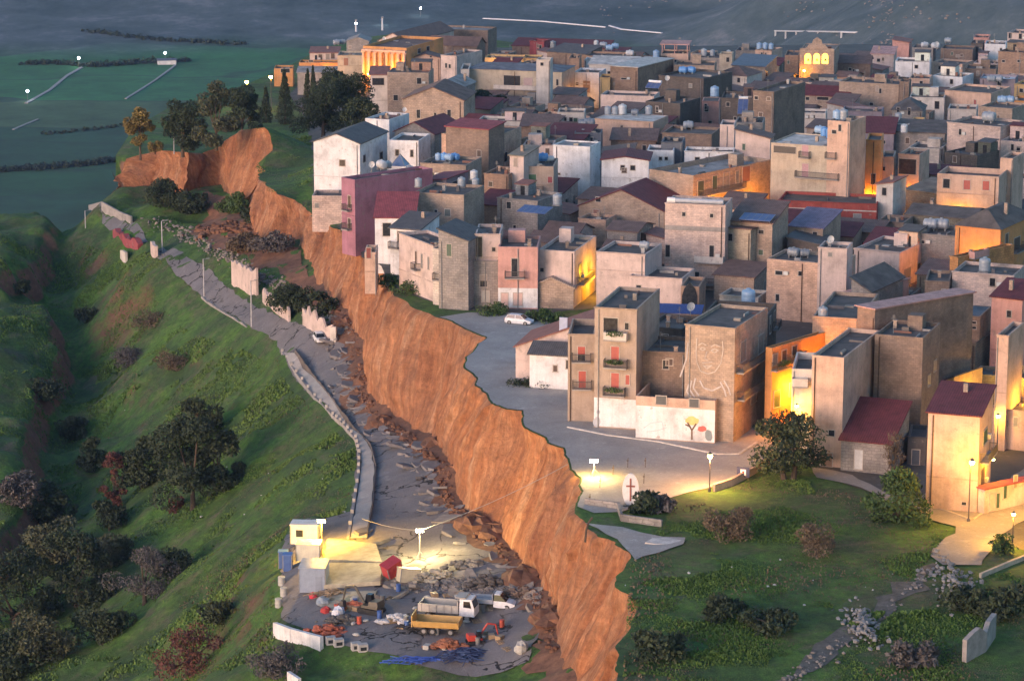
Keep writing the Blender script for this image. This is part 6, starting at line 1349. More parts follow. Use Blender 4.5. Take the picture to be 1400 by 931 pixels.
def car(p, rz, col, label, L=4.1):
    root = empty('parked_car', p, rz, label, 'car'); k = L/4.1; m = M()
    S = [(-2.05,.35,.62,.70),(-1.98,.25,.92,.82),(-1.3,.2,.98,.87),(0,.2,.95,.88),(.9,.2,.93,.87),(1.5,.22,.80,.84),(1.95,.28,.66,.74),(2.06,.36,.52,.62)]
    loft(m, [[(x*k,-w*.93,a),(x*k,-w,(a+b)/2),(x*k,-w*.9,b),(x*k,w*.9,b),(x*k,w,(a+b)/2),(x*k,w*.93,a)] for x,a,b,w in S]); m.build('body','painted',root,color=col,smooth=False)
    g = M(); g.hexa([(-1.85*k,-.76,.93),(1.05*k,-.76,.90),(1.05*k,.76,.90),(-1.85*k,.76,.93)],[(-1.5*k,-.60,1.42),(.30*k,-.60,1.42),(.30*k,.60,1.42),(-1.5*k,.60,1.42)]); g.build('windows','glass_auto',root)
    r = M(); r.hexa([(-1.52*k,-.61,1.423),(.33*k,-.61,1.423),(.33*k,.61,1.423),(-1.52*k,.61,1.423)],[(-1.42*k,-.54,1.48),(.2*k,-.54,1.48),(.2*k,.54,1.48),(-1.42*k,.54,1.48)])
    for y in (-.765,.765):
        s_ = -1 if y < 0 else 1
        for xa, xb in ((-1.87,-1.52),(-.35,-.40),(1.07,.33)): r.hexa([(xa*k-.05,y-.01,.92),(xa*k+.05,y-.01,.92),(xa*k+.05,y+.01,.92),(xa*k-.05,y+.01,.92)],[(xb*k-.05,y-.155*s_-.01,1.43),(xb*k+.05,y-.155*s_-.01,1.43),(xb*k+.05,y-.155*s_+.01,1.43),(xb*k-.05,y-.155*s_+.01,1.43)])
    r.build('roof','painted',root,color=col); wheels(root,(-1.25*k,1.25*k),.76,.31)
    for y in (-.6,.6):
        h_ = M(); h_.box(1.9*k,2.02*k,y-.16,y+.16,.55,.70); h_.build('headlight','plastic',root,color=(.8,.8,.82)); h_ = M(); h_.box(-2.06*k,-1.98*k,y-.12,y+.12,.62,.86); h_.build('tail_light','plastic',root,color=(.4,.03,.03))
    return root
car(GP(710,443), R(-22), (.62,.65,.70), 'silver hatchback parked on the gravel square beside the green weeds')
car(GL(437,468)+Vector((0,0,.12)), R(-75), (.72,.72,.74), 'white car left on the broken road below the ruined pink walls', 3.8)
def truck(p, rz, label, bedc=(.42,.40,.37)):
    root = empty('dump_truck', p, rz, label, 'truck'); m = M(); m.box(-3.2,3.0,-.45,.45,.7,.95); m.build('chassis','iron',root)
    c = M(); c.hexa([(1.5,-1.12,.75),(3.3,-1.12,.7),(3.3,1.12,.7),(1.5,1.12,.75)],[(1.5,-1.1,1.75),(3.3,-1.1,1.6),(3.3,1.1,1.6),(1.5,1.1,1.75)]); c.hexa([(1.5,-1.1,1.752),(3.3,-1.1,1.602),(3.3,1.1,1.602),(1.5,1.1,1.752)],[(1.55,-1.0,2.75),(2.95,-1.0,2.72),(2.95,1.0,2.72),(1.55,1.0,2.75)]); cb = c.build('cab','painted',root,color=(.72,.74,.78))
    g = M(); g.hexa([(3.20,-.98,1.72),(3.27,-.98,1.70),(3.27,.98,1.70),(3.20,.98,1.72)],[(2.95,-.9,2.58),(3.02,-.9,2.55),(3.02,.9,2.55),(2.95,.9,2.58)]); g.build('windshield','glass_auto',cb)
    for s in (-1,1): g = M(); g.hexa([(2.0,s*1.08,1.8),(2.95,s*1.08,1.74),(2.95,s*1.11,1.74),(2.0,s*1.11,1.8)],[(2.0,s*1.0,2.5),(2.75,s*1.0,2.5),(2.75,s*1.04,2.5),(2.0,s*1.04,2.5)]); g.build('side_window','glass_auto',cb)
    for s in (-.8,.8): g = M(); g.box(3.3,3.36,s-.17,s+.17,.85,1.05); g.build('headlight','plastic',root,color=(.8,.8,.8))
    b = M()
    b.hexa([(-3.3,-1.15,1.0),(1.3,-1.15,1.0),(1.3,1.15,1.0),(-3.3,1.15,1.0)],[(-3.3,-1.15,1.12),(1.3,-1.15,1.12),(1.3,1.15,1.12),(-3.3,1.15,1.12)])
    for s in (-1,1): b.box(-3.3,1.3,s*1.2-.06,s*1.2+.06,1.0,1.95)
    b.box(1.3,1.42,-1.26,1.26,1.0,2.5); b.box(-3.42,-3.3,-1.26,1.26,1.0,1.85); b.box(1.0,2.2,-1.1,1.1,2.85,2.95)
    bd = b.build('tipping_bed','painted',root,color=bedc); r = M()
    for x in (-3,-2.1,-1.2,-.3,.6):
        for s in (-1,1): r.box(x-.05,x+.05,s*1.27-.015*0,s*1.27+s*.06,1.0,1.95)
    r.build('rib','painted',bd,color=bedc); wheels(root,(-2.2,2.4),.95,.48,.3); return root
truck(GL(614,846)+Vector((0,0,.12)), R(-14), 'dump truck with grey bed and white cab on the work site')
def bedtrailer(p, rz, label):
    root = empty('tipper_trailer', p, rz, label, 'trailer'); b = M()
    b.hexa([(-2.6,-1.05,.9),(2.6,-1.05,.9),(2.6,1.05,.9),(-2.6,1.05,.9)],[(-2.6,-1.15,1.02),(2.6,-1.15,1.02),(2.6,1.15,1.02),(-2.6,1.15,1.02)])
    for s in (-1,1): b.hexa([(-2.6,s*1.15-.05,1.021),(2.6,s*1.15-.05,1.021),(2.6,s*1.15+.05,1.021),(-2.6,s*1.15+.05,1.021)],[(-2.75,s*1.3-.05,1.7),(2.6,s*1.3-.05,1.7),(2.6,s*1.3+.05,1.7),(-2.75,s*1.3+.05,1.7)])
    b.box(-2.8,-2.68,-1.3,1.3,.95,2.3); b.box(2.6,2.7,-1.25,1.25,.95,1.7); b.build('tipping_bed','painted',root,color=(.52,.32,.10)); c = M(); c.box(-2.6,2.4,-.4,.4,.55,.85); c.build('chassis','iron',root); wheels(root,(-1.4,-.4,1.7),.9,.42,.25); return root
bedtrailer(GL(598,866)+Vector((0,0,.12)), R(-10), 'orange-brown tipping bed in front of the grey dump truck')
def flatbed(p, rz, label):
    root = empty('pickup_truck', p, rz, label, 'truck'); m = M()
    S = [(.4,.4,1.15,.92),(1.0,.35,1.15,.96),(1.7,.35,1.12,.95),(2.5,.38,.95,.9),(2.85,.45,.75,.78)]
    loft(m, [[(x,-w,a),(x,-w*.95,b),(x,w*.95,b),(x,w,a)] for x,a,b,w in S]); cb = m.build('cab','painted',root,color=(.74,.76,.80))
    g = M(); g.hexa([(.45,-.88,1.152),(1.9,-.88,1.10),(1.9,.88,1.10),(.45,.88,1.152)],[(.5,-.74,1.85),(1.15,-.74,1.85),(1.15,.74,1.85),(.5,.74,1.85)]); g.build('windows','glass_auto',cb)
    r = M(); r.hexa([(.42,-.77,1.853),(1.2,-.77,1.853),(1.2,.77,1.853),(.42,.77,1.853)],[(.46,-.7,1.94),(1.1,-.7,1.94),(1.1,.7,1.94),(.46,.7,1.94)]); r.build('roof','painted',cb,color=(.74,.76,.80))
    b = M(); b.box(-2.6,.3,-1,1,.78,.9); 
    for s in (-1,1): b.box(-2.6,.3,s*1.0-.03,s*1.0+.03,.9,1.3)
    b.box(-2.66,-2.6,-1,1,.8,1.3); b.box(.3,.36,-1,1,.8,2.0); b.build('flatbed','painted',root,color=(.35,.38,.44)); wheels(root,(-1.7,2.0),.82,.36); 
    for s in (-.65,.65): h_ = M(); h_.box(2.78,2.9,s-.15,s+.15,.6,.78); h_.build('headlight','plastic',root,color=(.8,.8,.8))
    return root
flatbed(GL(672,832)+Vector((0,0,.12)), R(-12), 'white flatbed van behind the dump truck'); 
def digger(p, rz, col, label, k=1.0):
    root = empty('excavator', p, rz, label, 'excavator'); root.scale = (k,k,k)
    for s in (-1,1):
        m = M(); pr = [(-1.5,.1),(1.5,.1),(1.75,.45),(1.5,.8),(-1.5,.8),(-1.75,.45)]; m.hexa([(x,s*.85-.25,z) for x,z in pr],[(x,s*.85+.25,z) for x,z in pr]); m.build('track','rubber',root)
    m = M(); m.box(-1.5,1.1,-.95,.95,.9,1.3); m.hexa([(-1.6,-.95,1.303),(0,-.95,1.303),(0,.95,1.303),(-1.6,.95,1.303)],[(-1.45,-.85,2.0),(-.1,-.85,1.9),(-.1,.85,1.9),(-1.45,.85,2.0)]); m.build('body','painted',root,color=col)
    m = M(); m.hexa([(.0,-.9,1.303),(1.1,-.9,1.303),(1.1,0,1.303),(.0,0,1.303)],[(.1,-.85,2.6),(.9,-.85,2.6),(.9,-.05,2.6),(.1,-.05,2.6)]); m.build('cab','glass_auto',root)
    m = M(); m.tube((.9,.4,1.4),(2.4,.4,3.6),.22,.18,6); m.tube((2.4,.4,3.6),(3.9,.4,3.3),.18,.16,6); m.build('boom','painted',root,color=col); m = M(); m.tube((3.9,.4,3.3),(4.4,.4,1.2),.16,.12,6); a = m.build('arm','painted',root,color=col)
    m = M(); m.hexa([(4.1,0,.3),(4.9,0,.5),(4.9,.8,.5),(4.1,.8,.3)],[(4.2,0,1.2),(4.6,0,1.3),(4.6,.8,1.3),(4.2,.8,1.2)]); m.build('bucket','iron',a)
digger(GL(508,838), R(150), (.10,.09,.07), 'dark excavator standing between the lit slab and the rubble', .85)
digger(GL(650,880), R(15), (.50,.06,.04), 'small red excavator with raised boom behind the blue netting', .62)
# ---------------------------------------------------------------- work site
def cabin(px, py, w, d, h_, rz, col, label, win=None, name='site_cabin', cat='container', door=None, z=0):
    p = GL(px, py); root = empty(name, p+Vector((0,0,z)), rz, label, cat); m = M(); m.box(-w/2,w/2,0,d,.1,h_); n = int(w/.3)
    for i in range(n): m.box(-w/2+.1+i*w/n, -w/2+.22+i*w/n, -.03, 0-.001, .2, h_-.15)
    n = int(d/.3)
    for i in range(n): m.box(w/2+.001, w/2+.03, .1+i*d/n, .22+i*d/n, .2, h_-.15)
    m.build('shell','painted',root,color=col); r = M(); r.box(-w/2-.08,w/2+.08,-.08,d+.08,h_+.003,h_+.12); r.build('roof','metal_sheet',root,color=tuple(min(.8,c*1.1) for c in col)); f = M()
    for x in (-w/2-.04, w/2-.06):
        for y in (-.04, d-.06): f.box(x,x+.1,y,y+.1,0,h_)
    f.build('frame','steel',root)
    if win: g = M(); g.box(win[0]-.45,win[0]+.45,-.06,-.035,1.1,2.0); g.build('window','glass_dark',root)
    if door is not None: g = M(); g.box(door-.4,door+.4,-.06,-.035,.2,2.1); g.build('door','painted',root,color=tuple(c*.8 for c in col))
    return root
cabin(416,745,3.6,2.3,2.6,R(-6),(.55,.58,.64),'white and grey site cabin with a small dark window',win=(-.6,))
cabin(421,768,3.0,2.2,2.2,R(-4),(.62,.60,.50),'pale cabin glowing under the floodlight')
cabin(427,811,3.2,4.0,3.1,R(-3),(.30,.36,.46),'blue-grey container with a poster on its wall',door=.8)
for a, b, lab in ((387,778,'portable toilet with blue sides, left of two'),(393,782,'portable toilet with blue sides, right of two')): cabin(a,b,1.1,1.1,2.2,0,(.08,.16,.42),lab,name='portable_toilet',cat='toilet',door=0)
o = cabin(543,794,2.1,1.5,1.7,R(40),(.42,.05,.06),'tipped red container at the corner of the lit slab',z=.6); o.rotation_euler = (R(10),R(-22),R(35))
o = cabin(560,800,2.4,1.6,1.7,R(20),(.55,.50,.36),'tipped cream tank box beside the red container',name='tank_box',cat='tank',z=.2); o.rotation_euler = (R(-8),R(10),R(20))
# tilted lit slab of road
def plate(name, px, zs, th, mat, col, label, cat, g=GL, thk=None):
    P = [g(a, b)+Vector((0,0,z)) for (a, b), z in zip(px, zs)]; c = P[0].copy(); m = M(); m.hexa([p-c-Vector((0,0,th)) for p in P], [p-c for p in P]); o = m.build(name, mat, None, color=col); o.location = c; return tag(o, label, cat)
plate('concrete_platform',[(443,807),(520,803),(521,779),(444,776)],[.7,.8,.9,.7],.5,'concrete',(.40,.36,.27),'nearer smooth concrete platform glowing yellow under the floodlight','platform')
plate('concrete_platform',[(444,774),(522,777),(514,752),(447,744)],[.9,.9,.9,.8],.5,'concrete',(.40,.36,.27),'farther smooth concrete platform glowing yellow under the floodlight','platform')
plate('concrete_platform',[(447,838),(500,836),(516,810),(446,812)],[.3,.3,.3,.3],.3,'concrete',(.36,.33,.27),'low slab in front of the two glowing platforms','platform')
def sack(px, py, r, col, label, g=GL, k=.9, seed=1, cat='bag', name='bulk_bag'):
    p = g(px, py); m = M(); m.blob((0,0,r*k*.7),(r,r*.85,r*k*.9),seed,8,6,.2); o = m.build(name,'fabric',None,color=col); o.location = p; return tag(o, label, cat)
sack(713,892,.85,(.42,.42,.40),'large white bulk bag near the cliff foot',k=1.0); sack(463,842,.85,(.60,.64,.72),'white sack on the pile of site gear'); sack(442,828,.8,(.25,.30,.36),'dark grey sack behind the red barrel',seed=3)
sack(445,838,.6,(.4,.05,.05),'red sack below the dark grey one',seed=4); sack(428,818,.55,(.55,.05,.08),'red bundle in front of the blue-grey container',seed=5)
def heap(px, py, l, w, h_, col, label, mat='fabric', n=60, g=GL, cat='heap', name='material_heap', rods=False, seed=2):
    q = random.Random(seed); p = g(px, py); m = M()
    for _ in range(n):
        x = q.gauss(0,l*.25); y = q.gauss(0,w*.25); z = h_*max(0,1-abs(x)/l-abs(y)/w)*q.random()
        if rods:
            a = q.gauss(.2,.5); L_ = l*.3*q.uniform(.5,1.2); d_ = Vector((math.cos(a),math.sin(a),q.uniform(-.1,.1)))*L_; c = Vector((x,y,z+.1)); mid = c+Vector((q.uniform(-.4,.4),q.uniform(-.4,.4),q.uniform(.1,.4))); m.path([c-d_, mid, c+d_], .06, 5)
        else: r = q.uniform(.15,.5); m.blob((x,y,z+r*.3),(r*1.3,r,r*.6),q.randint(0,999),6,4,.3)
    o = m.build(name,mat,None,color=col); o.location = p; return tag(o, label, cat)
heap(448,866,4.2,2.6,1.1,(.40,.12,.07),'heap of orange plastic fencing at the near left of the site'); heap(470,850,3.5,2,.8,(.12,.11,.10),'dark heap of tools behind the orange fencing',seed=3); heap(485,832,3,1.6,.8,(.45,.14,.08),'reddish heap of gear beside the dark excavator',seed=4)
heap(634,900,4.6,3.4,1.0,(.05,.075,.17),'tangle of blue pipes and netting at the front of the site',mat='plastic',n=110,rods=True,seed=5); heap(612,888,4,2.2,1.2,(.34,.14,.08),'heap of reddish soil beside the blue tangle',mat='roofing',seed=6); heap(575,905,6,1.0,.3,(.06,.12,.45),'thin line of blue hose on the road surface',mat='plastic',n=30,rods=True,seed=7)
heap(545,850,3.2,2.0,.8,(.5,.5,.52),'pale heap of cement sacks in front of the dump truck',seed=8); heap(575,860,3.6,1.2,.7,(.05,.05,.055),'dark heap of girders in front of the dump truck',mat='painted',seed=9,rods=True); heap(665,802,4.5,2.0,1.6,(.10,.09,.085),'dark scrap heap behind the flatbed van',seed=10); heap(715,815,4.5,2.0,1.2,(.16,.12,.10),'dark earth and timber heap at the foot of the cliff',seed=11)
heap(590,795,5,2.4,1.6,(.42,.38,.30),'floodlit pile of broken road pieces',mat='roofing',seed=12); heap(640,775,5,1.6,.9,(.3,.27,.22),'low line of rubble across the lit road',mat='roofing',seed=13); heap(455,815,3.6,1.6,.6,(.4,.3,.2),'brown heap of planks beside the container',mat='roofing',seed=14,rods=True)
for i, (a, b) in enumerate([(452,880),(463,883),(487,888),(496,890)]):
    p = GL(a, b); root = empty('concrete_block', p, .3, ['leftmost','second','third','rightmost'][i]+' pale concrete block in the row at the near edge of the site', 'concrete block', 'concrete blocks at the site edge'); m = M(); m.box(-.55,.55,-.4,.4,0,.9); m.build('block_body','concrete',root,color=(.42,.42,.42)); m = M(); m.box(-.35,.35,-.43,-.402,.2,.6); m.build('opening','glass_dark',root)
def drum(px, py, col, label, seed=1):
    m = M(); m.lathe([(.42,0),(.45,.06),(.43,.4),(.46,.45),(.43,.8),(.45,1.1),(.4,1.15)], 14); o = m.build('drum','painted',None,color=col); o.location = GL(px, py); tag(o, label, 'drum')
for i, (a, b) in enumerate([(385,800),(388,815),(381,830)]): drum(a, b, (.42,.42,.40), ['pale drum near the portable toilets, farthest','pale drum near the portable toilets, middle','pale drum at the outer wall of the site'][i], seed=i)
# ---------------------------------------------------------------- square furniture
p = GP(862,692); root = empty('stone_stele', p, R(-8), 'tall white oval stele with a red-brown cross', 'monument'); m = M(); n = 24; H_ = hgt_from(p,862,647)
b = [(.95*math.cos(2*math.pi*i/n), -.16, H_/2+H_/2*math.sin(2*math.pi*i/n)) for i in range(n)]; m.add(b+[(x,.16,z) for x,_,z in b], [tuple(range(n-1,-1,-1))[::-1], tuple(range(n,2*n))[::-1]]+[(i,(i+1)%n,n+(i+1)%n,n+i) for i in range(n)]); m.build('slab','painted',root,color=(.72,.70,.70))
m = M(); m.box(-.09,.09,-.24,-.163,.7,H_*.86); m.box(-.5,.5,-.24,-.163,H_*.60,H_*.65); m.build('cross','painted',root,color=(.30,.10,.08)); m = M(); m.box(-.8,.8,-.5,.5,-.3,.25); m.build('plinth','stone',root,color=C_['grey'])
p = GP(1016,656); root = empty('notice_board', p, R(-15), 'dark blue notice board with a white square beside the low wall', 'sign'); m = M(); m.box(-.75,.75,-.05,.05,.35,1.55); m.build('board','painted',root,color=(.04,.05,.12)); m = M(); m.box(-.33,.33,-.07,-.052,.6,1.3); m.build('white_panel','painted',root,color=(.8,.8,.85)); m = M(); m.box(-.12,.12,-.085,-.072,.82,1.08); m.build('red_mark','painted',root,color=(.5,.05,.06)); m = M(); m.tube((-.6,0,-.2),(-.6,0,.348),.04,n=5); m.tube((.6,0,-.2),(.6,0,.348),.04,n=5); m.build('leg','iron',root)
p = GP(770,520); root = empty('sign_board', p, R(-14), 'pale blue sign panel on a pole in front of the red-shuttered house', 'sign'); z1 = hgt_from(p,770,452); z2 = hgt_from(p,770,437); m = M(); m.tube((0,0,0),(0,0,z1),.08,n=6); m.build('pole','iron',root); m = M(); m.box(-.55,.55,-.08,.08,z1,z2+.3); m.build('panel','painted',root,color=(.38,.44,.62))
m = M(); P = [HOUSES['low blank pink-white wall house left of the pointed arch']['f'][0].pt(s,z,o_) for s,z,o_ in ((3,2.6,.1),(11,2.6,.1))]
cp = unp(905,428,5.0); root = empty('shade_canopy', Vector((cp.x,cp.y,zplat(cp.x,cp.y))), R(-10), 'dark blue shade canopy behind the red-shuttered house', 'canopy'); zc = 5.0-root.location.z; m = M(); m.hexa([(-1.5,0,zc),(5.6,0,zc),(5.6,3.0,zc+.7),(-1.5,3.0,zc+.7)],[(-1.5,0,zc+.06),(5.6,0,zc+.06),(5.6,3.0,zc+.76),(-1.5,3.0,zc+.76)]); m.build('cloth','fabric',root,color=(.05,.09,.26)); m = M()
for x in (-1.4,5.5):
    for y, z_ in ((.1,zc),(2.9,zc+.66)): m.tube((x,y,0),(x,y,z_),.05,n=5)
m.build('frame','steel',root)
# dishes and panels
dish(553,158,HOUSES['white house with red parapet behind the grey gable roof']) ; dish(508,236,HOUSES['mauve house with long blank side wall above the cliff'],1.2)
dish(1101,338,HOUSES['tumbledown dark shed in front of the purple-roofed house'],1.4) if False else None
dish(944,434,HOUSES['dark house with blue shuttered terrace behind the red-shuttered house'],1.3); dish(590,303,HOUSES['tan flat-roofed house with one shuttered window above the cliff'],1.2) if False else None
dish(912,116,HOUSES['dark blank house with two blue tanks near the top'],1.3); dish(1280,70,HOUSES['grey house with round tanks on the right skyline'],1.6); dish(1135,340,HOUSES['small roof hut on the large pink-tan block'],1.2); dish(525,60,HOUSES['lit cream house with one tall window left of the palace'],1.2)
solar(HOUSES['house with brown roof carrying a large solar panel'],1010,303,5.0,3.2,'large blue solar panel on the brown shed roof',tilt=9,z=HOUSES['house with brown roof carrying a large solar panel']['base'].z+HOUSES['house with brown roof carrying a large solar panel']['h']+.25)
solar(HOUSES['cluttered grey low roof left of the white tower'],706,292,5.2,3.0,'pale blue solar panel left of the white tower',tilt=12)
solar(HOUSES['dark-walled house right of the salmon hut'],1008,158,2.0,3.0,'steep solar water heater panel right of the salmon hut',tilt=40,cyl=True)
solar(HOUSES['dark grey blank house under a solar water heater'],882,122,3.2,1.6,'solar water heater on the dark grey blank house',tilt=30,cyl=True)
# pipes on the tall block
f = AR['f'][0]; m = M(); a = f.pt(.3,AR['h']+.4,-.5); b = f.pt(AR['w']-.4,AR['h']+.4,-.5); m.tube(a,b,.38,n=12); o = m.build('roof_pipe','plastic',AR['root'],color=(.38,.42,.48),inv=AR['inv']); m = M(); m.tube(a-f.d*.05,a+f.d*1.2,.44,n=12); m.build('white_cap','plastic',o,color=(.75,.75,.76),inv=AR['inv'])
# pyramid skylight
H1 = HOUSES['mauve house with long blank side wall above the cliff']; p = unp(547,226,H1['base'].z+H1['zr']); root = empty('glass_skylight', p, -.3, 'pyramid glass skylight on the mauve house roof', 'skylight'); m = M(); m.hexa([(-1.3,-1.3,0),(1.3,-1.3,0),(1.3,1.3,0),(-1.3,1.3,0)],[(-.03,-.03,1.9),(.03,-.03,1.9),(.03,.03,1.9),(-.03,.03,1.9)]); m.build('glazing','metal_sheet',root,color=(.16,.22,.36)); m = M()
for x in (-1.3,1.3):
    for y in (-1.3,1.3): m.tube((x,y,0),(0,0,1.95),.07,n=5)
m.build('frame','steel',root)
# roof veranda on the villa at the top
H1 = HOUSES['orange-pink villa with roof veranda at the top']; m = M(); w_, d_ = H1['w'], H1['d']; z0 = H1['zr']
for x in (-w_+.3,-w_*.5,-.3):
    for y in (.3,d_-.3): m.box(x-.1,x+.1,y-.1,y+.1,z0,z0+2.6)
m.box(-w_-.3,.3,-.3,d_+.3,z0+2.603,z0+2.85); m.build('veranda','plaster',H1['root'],color=C_['pink'])
# ---------------------------------------------------------------- murals: pale line drawing and painted tree
def strokes(H, fi, pts, r, name, mat, col, off=.05):
    f = H['f'][fi]; m = M()
    for line in pts:
        P = []
        for a, b in line: s, z, t = f.hit(a, b); P.append(f.pt(s, z, off))
        for a, b in zip(P[:-1], P[1:]):
            d_ = (b-a); 
            if d_.length < 1e-4: continue
            n_ = d_.cross(f.n).normalized()*r; m.hexa([a-n_, b-n_, b+n_, a+n_], [a-n_+f.n*.02, b-n_+f.n*.02, b+n_+f.n*.02, a+n_+f.n*.02])
    m.build(name, mat, H['root'], color=col, inv=H['inv'])
strokes(L,0,[[(953,462),(952,480),(953,495),(958,507),(968,511),(978,508),(986,496),(989,478),(988,466)],[(955,472),(960,469),(966,472)],[(972,474),(978,471),(985,474)],[(957,477),(961,475),(965,477),(961,479),(957,477)],[(972,479),(977,477),(983,479),(977,482),(972,479)],[(967,480),(964,490),(968,492)],[(961,499),(967,501),(974,499),(967,504),(961,499)],[(960,496),(974,495)]],.07,'mural_face','plaster',(.50,.44,.40))
strokes(L,0,[[(942,525),(939,535),(945,543)],[(946,520),(943,532),(950,543)],[(951,517),(948,530),(956,541)],[(957,520),(962,530),(974,534),(986,528)],[(990,520),(996,530),(999,540)],[(985,522),(991,534),(993,542)],[(941,468),(939,490),(930,515)]],.10,'mural_shoulders','plaster',(.50,.46,.46))
strokes(K,0,[[(946,601),(946,588),(940,577)],[(946,588),(952,579)],[(944,583),(937,580)]],.10,'mural_tree_trunk','painted',(.16,.09,.06))
def patch(H, fi, cx, cy, rx, ry, name, col, n=18, off=.045, jag=.12, seed=1):
    f = H['f'][fi]; q = random.Random(seed); P = []
    for k in range(n):
        a = 2*math.pi*k/n; j = 1+q.uniform(-jag, jag); s, z, t = f.hit(cx+rx*j*math.cos(a), cy-ry*j*math.sin(a)); P.append(f.pt(s, max(z,.05), off))
    m = M(); m.add([p-f.n*.004 for p in P]+P, [tuple(range(n-1,-1,-1)), tuple(range(n,2*n))]+[(i,(i+1)%n,n+(i+1)%n,n+i) for i in range(n)]); m.build(name,'painted',H['root'],color=col,inv=H['inv'])
patch(K,0,946,575,9,6,'mural_tree_crown',(.66,.52,.20),seed=2); patch(K,0,960,586,6,4,'mural_red_shape',(.55,.12,.10),seed=3,off=.052); patch(K,0,969,595,5,8,'mural_grey_hill',(.22,.26,.28),seed=4,off=.058)
patch(J,0,816,577,5,7,'mural_grey_figure',(.45,.47,.52),seed=5); patch(J,0,818,563,2.4,3,'mural_figure_head',(.40,.42,.47),seed=6)
strokes(K,0,[[(880,585),(890,578),(905,576),(908,588)],[(884,590),(900,588),(912,584)]],.05,'mural_faint_sketch','painted',(.55,.55,.60))
# ---------------------------------------------------------------- far plain details
def strip(name, pts, w, mat, label=None, cat=None, kind=None, dz=.6, color=None, pillars=False, h0=0):
    P = [onplain(a, b) for a, b in pts]; c = P[0].copy(); m = M()
    for a, b in zip(P[:-1], P[1:]):
        d_ = (b-a); n_ = Vector((-d_.y, d_.x, 0)).normalized()*w/2; u = Vector((0,0,dz+h0)); t = Vector((0,0,dz))
        m.hexa([a-n_-c+u-t*2, b-n_-c+u-t*2, b+n_-c+u-t*2, a+n_-c+u-t*2],[a-n_-c+u, b-n_-c+u, b+n_-c+u, a+n_-c+u])
    if pillars:
        for a, b in zip(P[:-1], P[1:]):
            k = int((b-a).length/30)
            for i in range(k): p_ = a.lerp(b, i/max(1,k))-c; m.box(p_.x-.6,p_.x+.6,p_.y-.6,p_.y+.6,p_.z-2,p_.z+h0)
    o = m.build(name, mat, None, color=color); o.location = c
    return tag(o, label, cat, None, kind)
strip('farm_road',[(36,142),(68,124),(92,104),(112,93)],2.4,'gravel_paving',kind='structure'); strip('farm_track',[(172,136),(210,112),(240,90)],1.6,'gravel_paving',kind='structure'); strip('farm_road_branch',[(18,178),(52,164)],1.6,'gravel_paving',kind='structure')
strip('roadside_barrier',[(660,26),(740,30),(828,38)],1.6,'painted','long white road barrier line across the distant plain, left piece','barrier',dz=.4,color=(.7,.7,.75),h0=.3); strip('roadside_barrier',[(833,36),(850,41),(905,46)],1.6,'painted','shorter white road barrier line on the distant plain','barrier',dz=.4,color=(.7,.7,.75),h0=.3)
strip('viaduct',[(1060,50),(1150,52),(1275,57)],2.0,'painted','straight pale viaduct crossing the foot of the distant hill','viaduct',dz=.5,color=(.5,.52,.56),h0=4,pillars=True)
for i, (a, b, lab) in enumerate([(108,92,'distant farm lamp at the top end of the pale farm road'),(38,138,'distant farm lamp at the lower end of the pale farm road'),(226,85,'distant farm lamp beside the small white shed'),(523,36,'distant lamp on the plain above the palace'),(487,44,'distant lamp left of the tall thin mast'),(575,23,'distant lamp near the top middle')]):
    p = onplain(a, b); root = empty('farm_lamp', p, 0, lab, 'lamp', 'lamps on the distant plain'); m = M(); m.tube((0,0,-1),(0,0,6),.12,n=6); m.build('post','steel',root); m = M(); m.blob((0,0,6.8),(.85,.85,.85),1,10,6,0); m.build('bulb','lamp_cool',root)
p = onplain(228,88); root = empty('farm_shed', p, .2, 'small white farm shed on the distant plain', 'shed'); m = M(); m.box(-7,7,-3,3,-1,3); m.build('wall','plaster',root,color=C_['white']); m = M(); m.hexa([(-7.4,-3.4,3.01),(7.4,-3.4,3.01),(7.4,3.4,3.01),(-7.4,3.4,3.01)],[(-7.4,-.1,4.4),(7.4,-.1,4.4),(7.4,.1,4.4),(-7.4,.1,4.4)]); m.build('roof','metal_sheet',root,color=C_['steel'])
for a, b, hh, lab in ((487,44,9,'short white mast on the distant plain'),(523,42,10,'thicker white mast on the distant plain')):
    p = onplain(a, b); root = empty('radio_mast', p, 0, lab, 'mast'); m = M(); m.tube((0,0,-1),(0,0,hh),.9,.7,8); m.build('shaft','painted',root,color=(.6,.62,.66)); m = M(); m.box(-1,1,-1,1,hh+.01,hh+1.0); m.build('head','steel',root)
def hedge(name, pts, n, w, s, seed):
    g = np.random.default_rng(seed); cl = []
    for (a, b), (c, d_) in zip(pts[:-1], pts[1:]):
        k = max(2, int(abs(c-a)/2.5))
        for i in range(k):
            t = i/k; p = onplain(a+(c-a)*t, b+(d_-b)*t); r = w*g.uniform(.5,1.2); cl.append((p.x+g.normal()*1.5, p.y+g.normal()*2, p.z+r*.5, r*1.4, r, r))
    V, Fc = leaves(n, cl, s, seed); tag(npmesh(name, V, Fc, 'leaf_dark'), kind='stuff')
hedge('hedgerow',[(-5,236),(60,231),(120,226),(172,219)],5200,2.4,1.0,1); hedge('hedgerow_far',[(30,89),(75,88),(130,92),(190,87),(262,84)],3600,2.6,1.1,2); hedge('hedgerow_upper',[(120,44),(220,56),(340,62)],2000,2,1.2,3); hedge('hedgerow_lower',[(60,184),(110,180),(175,172)],1200,1.2,.8,4); 
